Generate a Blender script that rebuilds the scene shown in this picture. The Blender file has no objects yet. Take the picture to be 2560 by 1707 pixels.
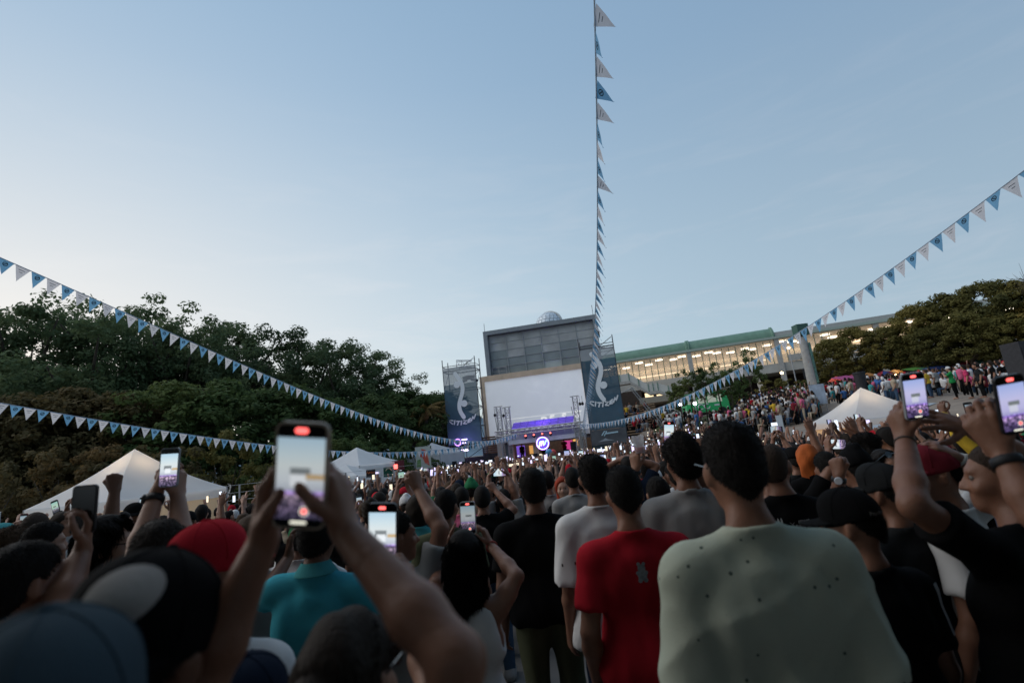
import bpy, bmesh, math, random
import numpy as np
from mathutils import Vector, Matrix
random.seed(11)
RNG = np.random.default_rng(11)
R = math.radians
SC = bpy.context.scene
COL = SC.collection

# ------------------------------------------------------------------ camera
CAM_H = 1.78
TILT, ROLL = R(11.96), R(6.3)
_F = np.array([0, math.cos(TILT), math.sin(TILT)])
_U0 = np.array([0, -math.sin(TILT), math.cos(TILT)])
_R0 = np.array([1.0, 0, 0])
_RT = math.cos(ROLL) * _R0 - math.sin(ROLL) * _U0
_UP = math.sin(ROLL) * _R0 + math.cos(ROLL) * _U0
CAMP = np.array([0, 0, CAM_H])
FPX = 1280.0
cam = bpy.data.cameras.new('camera')
cam.lens = 18; cam.sensor_width = 36; cam.clip_start = 0.05; cam.clip_end = 3000
cam.dof.use_dof = True; cam.dof.focus_distance = 7.0; cam.dof.aperture_fstop = 2.0
camo = bpy.data.objects.new('camera', cam); COL.objects.link(camo)
camo.matrix_world = Matrix(((_RT[0], _UP[0], -_F[0], 0), (_RT[1], _UP[1], -_F[1], 0), (_RT[2], _UP[2], -_F[2], CAM_H), (0, 0, 0, 1)))
SC.camera = camo

# ------------------------------------------------------------------ sky and sun (dusk under thin high cloud, light spread wide from the upper left)
SUN_AZ = R(-50)          # from +Y towards +X
SUN_EL = R(4.0)
world = bpy.data.worlds.new('World'); SC.world = world; world.use_nodes = True
nt = world.node_tree; N = nt.nodes; L = nt.links
for n in list(N): N.remove(n)
def wn(t, **k):
    n = N.new(t)
    for a, v in k.items(): setattr(n, a, v)
    return n
sky = wn('ShaderNodeTexSky', sky_type='NISHITA', sun_disc=False)
sky.sun_elevation = SUN_EL; sky.sun_rotation = SUN_AZ; sky.air_density = 1.0; sky.dust_density = 0.6; sky.ozone_density = 3.0
tc = wn('ShaderNodeTexCoord')
def vmath(op, a=None, b=None):
    n = wn('ShaderNodeVectorMath', operation=op)
    for i, v in enumerate((a, b)):
        if v is None: continue
        if isinstance(v, tuple): n.inputs[i].default_value = v
        else: L.new(v, n.inputs[i])
    return n
def wmath(op, a, b=None, clamp=False):
    n = wn('ShaderNodeMath', operation=op); n.use_clamp = clamp
    for i, v in enumerate((a, b)):
        if v is None: continue
        if isinstance(v, (int, float)): n.inputs[i].default_value = v
        else: L.new(v, n.inputs[i])
    return n.outputs[0]
def wramp(fac, stops):
    n = wn('ShaderNodeValToRGB'); L.new(fac, n.inputs[0]); e = n.color_ramp.elements
    while len(e) < len(stops): e.new(0.5)
    for el, (p, c) in zip(e, stops): el.position = p; el.color = (*c, 1)
    return n.outputs[0]
def wmix(fac, a, b, bt='MIX'):
    n = wn('ShaderNodeMix', data_type='RGBA', blend_type=bt)
    if isinstance(fac, (int, float)): n.inputs[0].default_value = fac
    else: L.new(fac, n.inputs[0])
    for i, v in ((6, a), (7, b)):
        if isinstance(v, tuple): n.inputs[i].default_value = (*v, 1)
        else: L.new(v, n.inputs[i])
    return n.outputs[2]
sep = wn('ShaderNodeSeparateXYZ'); L.new(tc.outputs['Generated'], sep.inputs[0])
elev = sep.outputs[2]
# twilight glow: brightness falls off with the angle from the place where the sun went down
gdir = (math.sin(SUN_AZ), math.cos(SUN_AZ), 0.13)
gl = math.sqrt(sum(c * c for c in gdir)); gdir = tuple(c / gl for c in gdir)
dot = vmath('DOT_PRODUCT', tc.outputs['Generated'], gdir).outputs['Value']
glow = wmath('POWER', wmath('MULTIPLY', wmath('ADD', dot, 1.0), 0.5), 2.2)
base = wramp(elev, [(0.0, (.48, .57, .62)), (0.10, (.475, .575, .635)), (0.32, (.405, .52, .605)), (0.62, (.285, .415, .555)), (1.0, (.21, .345, .51))])
lit = wmix(glow, wmix(1.0, base, (.62, .66, .72), 'MULTIPLY'), wmix(1.0, base, (1.14, 1.12, 1.09), 'MULTIPLY'))
# warm pale haze low over the trees
low = wmath('POWER', wmath('SUBTRACT', 1.0, wmath('ABSOLUTE', elev), True), 1.6)
pale = wmath('MULTIPLY', low, wmath('POWER', wmath('MAXIMUM', dot, 0.0), 4.6), True)
lit = wmix(wmath('MULTIPLY', pale, 1.45, True), lit, (.725, .675, .620))
# thin streaks of cloud
mp = wn('ShaderNodeMapping'); mp.inputs['Scale'].default_value = (1.6, 1.6, 9.0); L.new(tc.outputs['Generated'], mp.inputs[0])
nz = wn('ShaderNodeTexNoise'); nz.inputs['Scale'].default_value = 2.4; nz.inputs['Detail'].default_value = 8; nz.inputs['Roughness'].default_value = .62
nz.inputs['Distortion'].default_value = .5; L.new(mp.outputs[0], nz.inputs[0])
cl = wramp(nz.outputs[0], [(0.50, (0, 0, 0)), (0.74, (1, 1, 1))])
band = wramp(elev, [(0.0, (1, 1, 1)), (0.20, (.75, .75, .75)), (0.42, (.30, .30, .30)), (0.62, (0, 0, 0))])
cf = wmath('MULTIPLY', wmath('MULTIPLY', cl, band), 0.55)
lit = wmix(cf, lit, wmix(glow, (.40, .45, .53), (.74, .72, .70)))
grey = wramp(nz.outputs[0], [(0.30, (1, 1, 1)), (0.46, (0, 0, 0))])
lowb = wramp(elev, [(0.0, (1, 1, 1)), (0.16, (.6, .6, .6)), (0.26, (0, 0, 0))])
lit = wmix(wmath('MULTIPLY', wmath('MULTIPLY', grey, lowb), 0.55), lit, (.44, .50, .57))
b1 = wn('ShaderNodeBackground'); L.new(lit, b1.inputs[0]); b1.inputs[1].default_value = 0.72
b2 = wn('ShaderNodeBackground'); L.new(sky.outputs[0], b2.inputs[0]); b2.inputs[1].default_value = 0.03
ad = wn('ShaderNodeAddShader'); L.new(b1.outputs[0], ad.inputs[0]); L.new(b2.outputs[0], ad.inputs[1])
wo = wn('ShaderNodeOutputWorld'); L.new(ad.outputs[0], wo.inputs[0])
sl = bpy.data.lights.new('sun', 'SUN'); sl.energy = 1.15; sl.angle = R(75); sl.color = (1, .93, .86)
sun = bpy.data.objects.new('sun', sl); COL.objects.link(sun)
sd = Vector((math.sin(R(-92)) * math.cos(R(42)), math.cos(R(-92)) * math.cos(R(42)), math.sin(R(42))))
sun.rotation_euler = sd.to_track_quat('Z', 'Y').to_euler()
SC.view_settings.view_transform = 'Standard'; SC.view_settings.look = 'None'
SC.view_settings.exposure = 0.6; SC.view_settings.gamma = 1.0; SC.view_settings.use_curve_mapping = False
SC.cycles.max_bounces = 8; SC.cycles.diffuse_bounces = 4; SC.cycles.glossy_bounces = 2; SC.cycles.transparent_max_bounces = 12
SC.cycles.use_denoising = True
SC.cycles.sample_clamp_indirect = 4.0

# ------------------------------------------------------------------ places: image measurement -> point of the world at a given depth
def at(px, py, zc):
    return CAMP + zc * (_F + _RT * ((px - 1280) / FPX) + _UP * ((853.5 - py) / FPX))
def proj(p):
    d = np.asarray(p, float) - CAMP
    z = d @ _F
    return 1280 + FPX * (d @ _RT) / z, 853.5 - FPX * (d @ _UP) / z, z
def on_plane(px, py, p0, n):
    d = _F + _RT * ((px - 1280) / FPX) + _UP * ((853.5 - py) / FPX)
    return CAMP + d * (np.dot(np.asarray(p0) - CAMP, n) / np.dot(d, n))
def sstep(t):
    t = np.clip(t, 0, 1); return t * t * (3 - 2 * t)
def zt(x, y):
    x = np.asarray(x, float); y = np.asarray(y, float)
    z = -0.8 * (1 - np.exp(-np.maximum(y, 0) / 15.0))
    xe = np.interp(y, [0, 18, 25, 32, 38, 41, 45, 54], [14.5, 13.2, 12.6, 13.0, 13.0, 12.6, 9.8, 8.0])
    z = z + 1.0 * sstep((x - 5.5) / 6.0) * sstep((y - 24) / 13.0)
    berm = -.06 * np.clip(50 - y, 0, 8) * (1 - sstep((x - 16) / 6.0)) + np.minimum(-1.52 + 0.085 * np.minimum(x, 23) + 0.012 * np.clip(x - 23, 0, 30) + 0.055 * np.clip(y, 0, 56), 4.6)
    z = z + (np.maximum(berm, z) - z) * sstep((x - xe) / 1.7)
    return z
def ground(px, py, z0=4, z1=90):
    a = None
    for zc in np.linspace(z0, z1, 400):
        p = at(px, py, zc)
        if p[2] <= zt(p[0], p[1]): a = p; break
    if a is None: a = at(px, py, z1)
    a[2] = zt(a[0], a[1]); return a

# ------------------------------------------------------------------ tagging and mesh helpers
def tag(o, label=None, cat=None, group=None, kind=None):
    if label: o['label'] = label
    if cat: o['category'] = cat
    if group: o['group'] = group
    if kind: o['kind'] = kind
    return o
def empty(name, loc=(0, 0, 0), rz=0):
    o = bpy.data.objects.new(name, None); COL.objects.link(o)
    o.location = tuple(loc); o.rotation_euler = (0, 0, rz); o.empty_display_size = .1
    return o
def link(name, me, mats, parent=None, loc=None, rot=None):
    o = bpy.data.objects.new(name, me); COL.objects.link(o)
    if mats is not None and not me.materials:
        for m in (mats if isinstance(mats, (list, tuple)) else [mats]): me.materials.append(m)
    if parent is not None: o.parent = parent
    if loc is not None: o.location = tuple(loc)
    if rot is not None: o.rotation_euler = rot
    return o
def np_mesh(name, v, f, smooth=False, mi=None):
    """v (n,3), f (m,k) of one polygon size"""
    me = bpy.data.meshes.new(name)
    v = np.ascontiguousarray(v, np.float32); f = np.ascontiguousarray(f, np.int32)
    me.vertices.add(len(v)); me.vertices.foreach_set('co', v.ravel())
    k = f.shape[1]
    me.loops.add(f.size); me.loops.foreach_set('vertex_index', f.ravel())
    me.polygons.add(len(f)); me.polygons.foreach_set('loop_start', np.arange(0, f.size, k, dtype=np.int32))
    if mi is not None: me.polygons.foreach_set('material_index', np.ascontiguousarray(mi, np.int32))
    me.polygons.foreach_set('use_smooth', np.full(len(f), smooth, bool))
    me.update(calc_edges=True); me.validate()
    return me
class MB:
    """collects boxes, bars, tubes and prisms, links them as one mesh"""
    def __init__(s): s.v = []; s.f = []; s.m = []
    def add(s, vs, fs, m=0):
        b = len(s.v); s.v += [tuple(map(float, p)) for p in vs]; s.f += [tuple(b + i for i in q) for q in fs]; s.m += [m] * len(fs)
        return s
    def box(s, c, d, m=0, ax=None):
        c = np.asarray(c, float); X, Y, Z = ax if ax is not None else np.eye(3)
        X = np.asarray(X) * d[0] / 2; Y = np.asarray(Y) * d[1] / 2; Z = np.asarray(Z) * d[2] / 2
        vs = [c + a * X + b * Y + e * Z for e in (-1, 1) for b in (-1, 1) for a in (-1, 1)]
        return s.add(vs, [(0, 2, 3, 1), (4, 5, 7, 6), (0, 1, 5, 4), (2, 6, 7, 3), (0, 4, 6, 2), (1, 3, 7, 5)], m)
    def bar(s, a, b, r, n=6, m=0, r2=None, cap=True):
        a = np.asarray(a, float); b = np.asarray(b, float); d = b - a; ln = np.linalg.norm(d); d = d / (ln + 1e-9)
        u = np.cross(d, (0, 0, 1) if abs(d[2]) < .9 else (1, 0, 0)); u /= np.linalg.norm(u); w = np.cross(d, u)
        r2 = r if r2 is None else r2
        vs = [a + r * (math.cos(t) * u + math.sin(t) * w) for t in np.arange(n) * 2 * math.pi / n] + [b + r2 * (math.cos(t) * u + math.sin(t) * w) for t in np.arange(n) * 2 * math.pi / n]
        fs = [(i, (i + 1) % n, n + (i + 1) % n, n + i) for i in range(n)]
        if cap: fs += [tuple(range(n))[::-1], tuple(range(n, 2 * n))]
        return s.add(vs, fs, m)
    def tube(s, pts, r, n=6, m=0):
        pts = [np.asarray(p, float) for p in pts]; rs = r if hasattr(r, '__len__') else [r] * len(pts)
        b = len(s.v); vs = []; u = None
        for i, p in enumerate(pts):
            d = pts[min(i + 1, len(pts) - 1)] - pts[max(i - 1, 0)]; d /= np.linalg.norm(d) + 1e-9
            if u is None: u = np.cross(d, (0, 0, 1) if abs(d[2]) < .9 else (1, 0, 0))
            u = u - d * np.dot(u, d); u /= np.linalg.norm(u); w = np.cross(d, u)
            vs += [p + rs[i] * (math.cos(t) * u + math.sin(t) * w) for t in np.arange(n) * 2 * math.pi / n]
        fs = [(j * n + i, j * n + (i + 1) % n, (j + 1) * n + (i + 1) % n, (j + 1) * n + i) for j in range(len(pts) - 1) for i in range(n)]
        fs += [tuple(range(n))[::-1], tuple(range((len(pts) - 1) * n, len(pts) * n))]
        return s.add(vs, fs, m)
    def quad(s, a, b, c, d, m=0): return s.add([a, b, c, d], [(0, 1, 2, 3)], m)
    def slab(s, poly, off, m=0):
        """polygon (3D points) thickened by the vector off"""
        n = len(poly); off = np.asarray(off, float)
        vs = [np.asarray(p, float) for p in poly] + [np.asarray(p, float) + off for p in poly]
        fs = [tuple(range(n))[::-1], tuple(range(n, 2 * n))] + [(i, (i + 1) % n, n + (i + 1) % n, n + i) for i in range(n)]
        return s.add(vs, fs, m)
    def lathe(s, c, prof, n=16, m=0, ax=None):
        c = np.asarray(c, float); X, Y, Z = [np.asarray(a, float) for a in (ax if ax is not None else np.eye(3))]
        vs = [c + r * (math.cos(t) * X + math.sin(t) * Y) + z * Z for r, z in prof for t in np.arange(n) * 2 * math.pi / n]
        fs = [(j * n + i, j * n + (i + 1) % n, (j + 1) * n + (i + 1) % n, (j + 1) * n + i) for j in range(len(prof) - 1) for i in range(n)]
        return s.add(vs, fs, m)
    def mesh(s, name, smooth=False):
        me = bpy.data.meshes.new(name); me.from_pydata(s.v, [], s.f)
        if any(s.m): me.polygons.foreach_set('material_index', s.m)
        if smooth: me.polygons.foreach_set('use_smooth', [True] * len(me.polygons))
        me.update(); return me
    def build(s, name, mats, parent=None, smooth=False, loc=None, fix=True):
        me = s.mesh(name, smooth)
        if fix:
            bm = bmesh.new(); bm.from_mesh(me); bmesh.ops.recalc_face_normals(bm, faces=bm.faces[:]); bm.to_mesh(me); bm.free()
        return link(name, me, mats, parent, loc)

# ------------------------------------------------------------------ materials
MATS = {}
def mat(name, col, rough=.8, var=.12, scale=8, bump=0, bscale=60, metal=0, emit=None, es=0, trans=0, alpha=1, spec=.3, coord='Object', detail=4):
    if name in MATS: return MATS[name]
    m = bpy.data.materials.new(name); m.use_nodes = True; t = m.node_tree; b = t.nodes['Principled BSDF']
    b.inputs['Roughness'].default_value = rough; b.inputs['Metallic'].default_value = metal
    b.inputs['Specular IOR Level'].default_value = spec
    c = t.nodes.new('ShaderNodeTexCoord')
    if var > 0:
        n = t.nodes.new('ShaderNodeTexNoise'); n.inputs['Scale'].default_value = scale; n.inputs['Detail'].default_value = detail
        t.links.new(c.outputs[coord], n.inputs[0])
        r = t.nodes.new('ShaderNodeValToRGB'); e = r.color_ramp.elements
        e[0].position = .3; e[1].position = .7
        e[0].color = (*[max(0, x * (1 - var)) for x in col], 1); e[1].color = (*[min(1, x * (1 + var)) for x in col], 1)
        t.links.new(n.outputs[0], r.inputs[0]); t.links.new(r.outputs[0], b.inputs['Base Color'])
    else: b.inputs['Base Color'].default_value = (*col, 1)
    if bump:
        n2 = t.nodes.new('ShaderNodeTexNoise'); n2.inputs['Scale'].default_value = bscale; n2.inputs['Detail'].default_value = 3
        t.links.new(c.outputs[coord], n2.inputs[0])
        bp = t.nodes.new('ShaderNodeBump'); bp.inputs['Strength'].default_value = bump; bp.inputs['Distance'].default_value = .01
        t.links.new(n2.outputs[0], bp.inputs['Height']); t.links.new(bp.outputs[0], b.inputs['Normal'])
    if emit: b.inputs['Emission Color'].default_value = (*emit, 1); b.inputs['Emission Strength'].default_value = es
    if trans or alpha < 1:
        out = t.nodes['Material Output']; sh = b.outputs[0]
        if trans:
            tr = t.nodes.new('ShaderNodeBsdfTranslucent')
            if var > 0: t.links.new(r.outputs[0], tr.inputs[0])
            else: tr.inputs[0].default_value = (*col, 1)
            mx = t.nodes.new('ShaderNodeMixShader'); mx.inputs[0].default_value = trans
            t.links.new(sh, mx.inputs[1]); t.links.new(tr.outputs[0], mx.inputs[2]); sh = mx.outputs[0]
        if alpha < 1:
            tp = t.nodes.new('ShaderNodeBsdfTransparent'); mx = t.nodes.new('ShaderNodeMixShader'); mx.inputs[0].default_value = alpha
            t.links.new(tp.outputs[0], mx.inputs[1]); t.links.new(sh, mx.inputs[2]); sh = mx.outputs[0]
        t.links.new(sh, out.inputs[0])
    MATS[name] = m; return m
def text_mesh(txt, size, extrude=.002, bold=0, shear=0, align='CENTER'):
    cu = bpy.data.curves.new('lettering', 'FONT'); cu.body = txt; cu.size = size; cu.extrude = extrude; cu.offset = bold; cu.shear = shear
    cu.align_x = align; cu.align_y = 'CENTER'; cu.resolution_u = 3
    o = bpy.data.objects.new('lettering', cu); COL.objects.link(o)
    dg = bpy.context.evaluated_depsgraph_get(); me = bpy.data.meshes.new_from_object(o.evaluated_get(dg))
    bpy.data.objects.remove(o); bpy.data.curves.remove(cu); me.name = 'lettering'; return me
def frame_matrix(o, X, Y, Z):
    return Matrix(((X[0], Y[0], Z[0], o[0]), (X[1], Y[1], Z[1], o[1]), (X[2], Y[2], Z[2], o[2]), (0, 0, 0, 1)))
def nrm(v):
    v = np.asarray(v, float); return v / (np.linalg.norm(v) + 1e-12)
# ================================================================== materials of the place
M_CONC = mat('concrete', (.36, .35, .33), .9, .15, 3, .15, 40)
M_PAVE = mat('plaza_paving', (.15, .14, .13), .9, .25, 1.2, .2, 30)
M_STEEL = mat('galvanised_steel', (.40, .40, .41), .5, .1, 6, metal=.6)
M_DSTEEL = mat('dark_steel', (.09, .09, .095), .6, .1, 6, metal=.4)
M_BLACK = mat('black_plastic', (.02, .02, .022), .55, .1, 10)
M_WOOD = mat('brown_timber', (.22, .13, .07), .8, .25, 5)
M_BRICK = mat('brown_brick', (.17, .105, .075), .9, .25, 5)
M_DBRICK = mat('dark_brick', (.055, .042, .036), .9, .25, 5)

# ------------------------------------------------------------------ ground: one sheet out to the horizon
xs = np.unique(np.concatenate([np.linspace(-1400, -80, 14), np.linspace(-80, 90, 120), np.linspace(90, 1400, 14)]))
ys = np.unique(np.concatenate([np.linspace(-300, -10, 8), np.linspace(-10, 100, 90), np.linspace(100, 2200, 18)]))
gx, gy = np.meshgrid(xs, ys, indexing='ij'); gz = zt(gx, gy)
gi = np.arange(gx.size).reshape(gx.shape)
gf = np.stack([gi[:-1, :-1], gi[1:, :-1], gi[1:, 1:], gi[:-1, 1:]], -1).reshape(-1, 4)
gm = bpy.data.materials.new('ground'); gm.use_nodes = True
_t = gm.node_tree; _b = _t.nodes['Principled BSDF']; _b.inputs['Roughness'].default_value = .9
_c = _t.nodes.new('ShaderNodeTexCoord'); _s = _t.nodes.new('ShaderNodeSeparateXYZ'); _t.links.new(_c.outputs['Object'], _s.inputs[0])
_n = _t.nodes.new('ShaderNodeTexNoise'); _n.inputs['Scale'].default_value = .9; _n.inputs['Detail'].default_value = 6; _t.links.new(_c.outputs['Object'], _n.inputs[0])
def _ramp(t, src, stops):
    r = t.nodes.new('ShaderNodeValToRGB'); e = r.color_ramp.elements
    while len(e) < len(stops): e.new(.5)
    for el, (p, c) in zip(e, stops): el.position = p; el.color = (*c, 1)
    t.links.new(src, r.inputs[0]); return r.outputs[0]
_pl = _ramp(_t, _n.outputs[0], [(.3, (.12, .11, .10)), (.7, (.20, .185, .17))])
_sd = _ramp(_t, _n.outputs[0], [(.3, (.17, .135, .105)), (.7, (.26, .21, .165))])
_m = _t.nodes.new('ShaderNodeMapRange'); _m.inputs[1].default_value = .6; _m.inputs[2].default_value = 1.3; _t.links.new(_s.outputs[2], _m.inputs[0])
_x = _t.nodes.new('ShaderNodeMix'); _x.data_type = 'RGBA'; _t.links.new(_m.outputs[0], _x.inputs[0]); _t.links.new(_pl, _x.inputs[6]); _t.links.new(_sd, _x.inputs[7])
_t.links.new(_x.outputs[2], _b.inputs['Base Color'])
tag(link('ground', np_mesh('ground', np.stack([gx, gy, gz], -1).reshape(-1, 3), gf, True), gm), kind='structure')

# far mountain behind the trees, the haze of distance put into its blue
hv = []; hn = 60
for i in range(hn):
    a = R(-75 + 110 * i / (hn - 1)); d = 1500
    h = 110 + 50 * math.sin(i * .37) + 30 * math.sin(i * .9 + 1) + 12 * math.sin(i * 2.3)
    if i > 34: h *= max(.35, 1 - (i - 34) * .06)
    for k, (rr, hh) in enumerate(((-260, -3), (-110, .5), (0, 1), (200, -3))):
        hv.append(((d + rr) * math.sin(a), (d + rr) * math.cos(a), h * hh if hh > 0 else hh))
hf = [(i * 4 + k, i * 4 + k + 1, (i + 1) * 4 + k + 1, (i + 1) * 4 + k) for i in range(hn - 1) for k in range(3)]
tag(link('hills', np_mesh('hills', np.array(hv), np.array(hf), True), mat('hazed_hill', (.16, .22, .27), 1, .2, .02)), kind='structure')

# ------------------------------------------------------------------ facade frame (everything at the stage stands square to it)
FA = R(11)
FU = np.array([math.cos(FA), -math.sin(FA), 0]); FN = np.array([-math.sin(FA), -math.cos(FA), 0]); FZ = np.array([0, 0, 1.0])
FP = at(1345, 1070, 58); FP = np.array([FP[0], FP[1], 0])
AX = (FU, FN, FZ)
def fp(u, z, off=0): return FP + FU * u + FN * off + FZ * z
def fbox(mb, u0, u1, z0, z1, o0, o1, m=0): return mb.box(fp((u0 + u1) / 2, (z0 + z1) / 2, (o0 + o1) / 2), (u1 - u0, o1 - o0, z1 - z0), m, AX)
GZ = -0.78
def rel(part, root):
    if part.parent is root: part.location = tuple(-np.array(root.location))
    return part
def P(mb, name, mats, root, smooth=False):
    """part of a root Empty whose vertices are in world coordinates"""
    o = mb.build(name, mats, root, smooth)
    if root is not None and root.parent is None: o.location = tuple(-np.array(root.location))
    return o

# ---- planetarium building
root = empty('planetarium', fp(0, GZ, -6)); tag(root, 'grey planetarium building with glazed upper storeys and a white outdoor screen wall behind the stage', 'building')
M_GF = mat('grey_cladding', (.22, .245, .26), .6, .08, 2)
M_GW = mat('weathered_panel', (.36, .37, .355), .55, .22, .7, coord='Object', detail=6)
M_GG = mat('smoked_glass', (.20, .225, .22), .2, .2, .5, spec=.6)
M_BEI = mat('beige_stone', (.60, .46, .32), .85, .12, 1.5)
M_WHT = mat('white_render', (.62, .64, .66), .85, .06, .8)
b = MB(); fbox(b, -5.0, 7.95, 10.6, 15.75, -11, -.62); fbox(b, -5.95, 6.05, GZ, 10.0, -11, -.45); P(b, 'wall', M_GF, root)
b = MB(); fbox(b, -5.3, 8.15, 15.5, 16.0, -11.2, .1); fbox(b, -5.3, -4.82, 10.62, 15.498, -.6, .1); fbox(b, 7.78, 8.15, 10.62, 15.498, -.6, .1); P(b, 'upper_frame', M_GF, root)
b = MB(); fbox(b, -6.22, 6.25, 9.99, 10.6, -.6, .25); fbox(b, -6.22, -5.7, GZ, 9.988, -.6, .25); fbox(b, 5.75, 6.25, GZ, 9.988, -.6, .25); P(b, 'stone_surround', M_BEI, root)
cols, rows = 6, 5
w = (7.76 + 4.8) / cols; h = (15.48 - 10.64) / rows
for r in range(rows):
    for c in range(cols):
        if r == 0 and c == 0: continue
        g = r <= 1
        b = MB(); dz = .02 * random.random(); fbox(b, -4.8 + c * w + .025, -4.8 + (c + 1) * w - .025, 10.64 + r * h + .03, 10.64 + (r + 1) * h - .03, -.6, -.50 - dz - (.04 if g else 0))
        mm = M_GG if (g or (r == 2 and c % 2 == 0)) else M_GW
        if r == 0 and c == 3: mm = mat('pale_glass', (.36, .40, .40), .25, .15, .5)
        P(b, 'glass_panel' if mm is not M_GW else 'facade_panel', mm, root)
b = MB()
for c in range(1, cols): fbox(b, -4.8 + c * w - .03, -4.8 + c * w + .03, 10.64, 15.48, -.6, -.44)
for r in range(1, rows): fbox(b, -4.8, 7.76, 10.64 + r * h - .025, 10.64 + r * h + .025, -.6, -.46)
P(b, 'mullions', mat('grey_mullion', (.34, .36, .36), .6, .05), root)
b = MB(); 
for uu in (-4.7, -3.9, -3.0): b.bar(fp(uu, 10.6, -.35), fp(uu, 11.5, -.35), .03)
b.bar(fp(-4.7, 11.5, -.35), fp(-3.0, 11.5, -.35), .03); b.bar(fp(-4.7, 11.05, -.35), fp(-3.0, 11.05, -.35), .02); P(b, 'balcony_rail', M_STEEL, root)
# projection screen with a faint projected picture
sm = bpy.data.materials.new('screen_wall'); sm.use_nodes = True; t = sm.node_tree; bb = t.nodes['Principled BSDF']; bb.inputs['Roughness'].default_value = .9
c_ = t.nodes.new('ShaderNodeTexCoord'); n_ = t.nodes.new('ShaderNodeTexNoise'); n_.inputs['Scale'].default_value = .55; n_.inputs['Detail'].default_value = 5; n_.inputs['Distortion'].default_value = 1.5
t.links.new(c_.outputs['Object'], n_.inputs[0]); bb.inputs['Base Color'].default_value = (.70, .72, .73, 1)
e_ = _ramp(t, n_.outputs[0], [(.46, (.125, .132, .138)), (.53, (.138, .145, .15)), (.58, (.13, .138, .144)), (.72, (.165, .172, .178))])
t.links.new(e_, bb.inputs['Emission Color']); bb.inputs['Emission Strength'].default_value = 1.0
b = MB(); fbox(b, -5.69, 5.74, 3.3, 9.98, -.4, .08); scr = P(b, 'projection_screen', sm, root)
PROJ = mat('projected_light', (.7, .72, .74), .9, 0, emit=(.85, .84, .76), es=.42)
b = MB(); fbox(b, -3.6, 5.2, 5.28, 5.33, .084, .088); P(b, 'projected_line', PROJ, scr).location = (0, 0, 0)
def letter(me, name, m, parent, o, X, Y, root_loc):
    ob = link(name, me, m, parent); Z = np.cross(X, Y)
    ob.matrix_basis = Matrix.Translation(Vector(tuple(-np.asarray(root_loc)))) @ frame_matrix(o, X, Y, Z); return ob
letter(text_mesh('D', 1.05, .004, .05, .25), 'projected_lettering', PROJ, scr, fp(.7, 4.7, .09), FU, FZ, (0, 0, 0))
letter(text_mesh('E', 1.05, .004, .05, .25), 'projected_lettering', PROJ, scr, fp(1.6, 4.76, .09), FU, FZ, (0, 0, 0))
letter(text_mesh('S', 1.05, .004, .05, .25), 'projected_lettering', PROJ, scr, fp(3.0, 4.82, .09), FU, FZ, (0, 0, 0))
letter(text_mesh('G', 1.05, .004, .05, .25), 'projected_lettering', PROJ, scr, fp(4.5, 4.95, .09), FU, FZ, (0, 0, 0))
for k_, ch_ in enumerate('LA VILLA'):
    if ch_ != ' ': letter(text_mesh(ch_, .42, .004, 0, .2), 'projected_lettering', PROJ, scr, fp(-2.6 + .28 * k_, 4.75, .09), FU, FZ, (0, 0, 0))
# lower wall under the screen
b = MB(); fbox(b, -5.69, 5.74, 2.72, 3.29, -.4, .10); P(b, 'lower_wall', M_WHT, root)
# roof dome: latitude rows of bright panes, with a curved shutter rib
DC = fp(2.35, 16.38, -4.0); DR = 1.75
dome = MB(); prof = [(DR * math.cos(a), DR * math.sin(a)) for a in np.linspace(-.4, math.pi / 2 - .02, 9)]
dome.lathe(DC, prof, 22); dm = P(dome, 'dome', mat('dome_seam', (.25, .29, .33), .5, .05), root, True)
M_PANE = mat('dome_pane', (.62, .68, .74), .25, .18, 2.5, spec=.6)
pm = MB()
for i in range(7):
    a0, a1 = np.linspace(-.1, math.pi / 2 - .05, 8)[[i, i + 1]]
    nn = max(6, int(22 * math.cos(a0)))
    for k in range(nn):
        t0, t1 = 2 * math.pi * (k + .06 + .5 * (i % 2)) / nn, 2 * math.pi * (k + .94 + .5 * (i % 2)) / nn
        q = lambda aa, tt: DC + (DR + .03) * np.array([math.cos(aa) * math.cos(tt), math.cos(aa) * math.sin(tt), math.sin(aa)])
        pm.quad(q(a0 + .015, t0), q(a0 + .015, t1), q(a1 - .015, t1), q(a1 - .015, t0))
po = P(pm, 'pane', M_PANE, dm); po['kind'] = 'stuff'; po.location = (0, 0, 0)
rb = MB()
pts = [DC + (DR + .1) * (math.cos(a) * nrm(FU * .9 + FN * .45) + math.sin(a) * FZ) for a in np.linspace(-.15, 2.05, 18)]
for a0, a1 in zip(pts[:-1], pts[1:]): rb.box((a0 + a1) / 2, (.26, np.linalg.norm(a1 - a0) * 1.08, .12), 0, (nrm(np.cross(a1 - a0, (a0 + a1) / 2 - DC)), nrm(a1 - a0), nrm((a0 + a1) / 2 - DC)))
P(rb, 'shutter_rib', mat('dome_rib', (.55, .56, .55), .6, .05), dm).location = (0, 0, 0)
for uu, hh in ((-5.2, 17.1), (7.9, 17.3)):
    b = MB(); b.bar(fp(uu, 16, -.5), fp(uu, hh, -.5), .03, 5); P(b, 'lightning_rod', M_DSTEEL, root)

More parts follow.
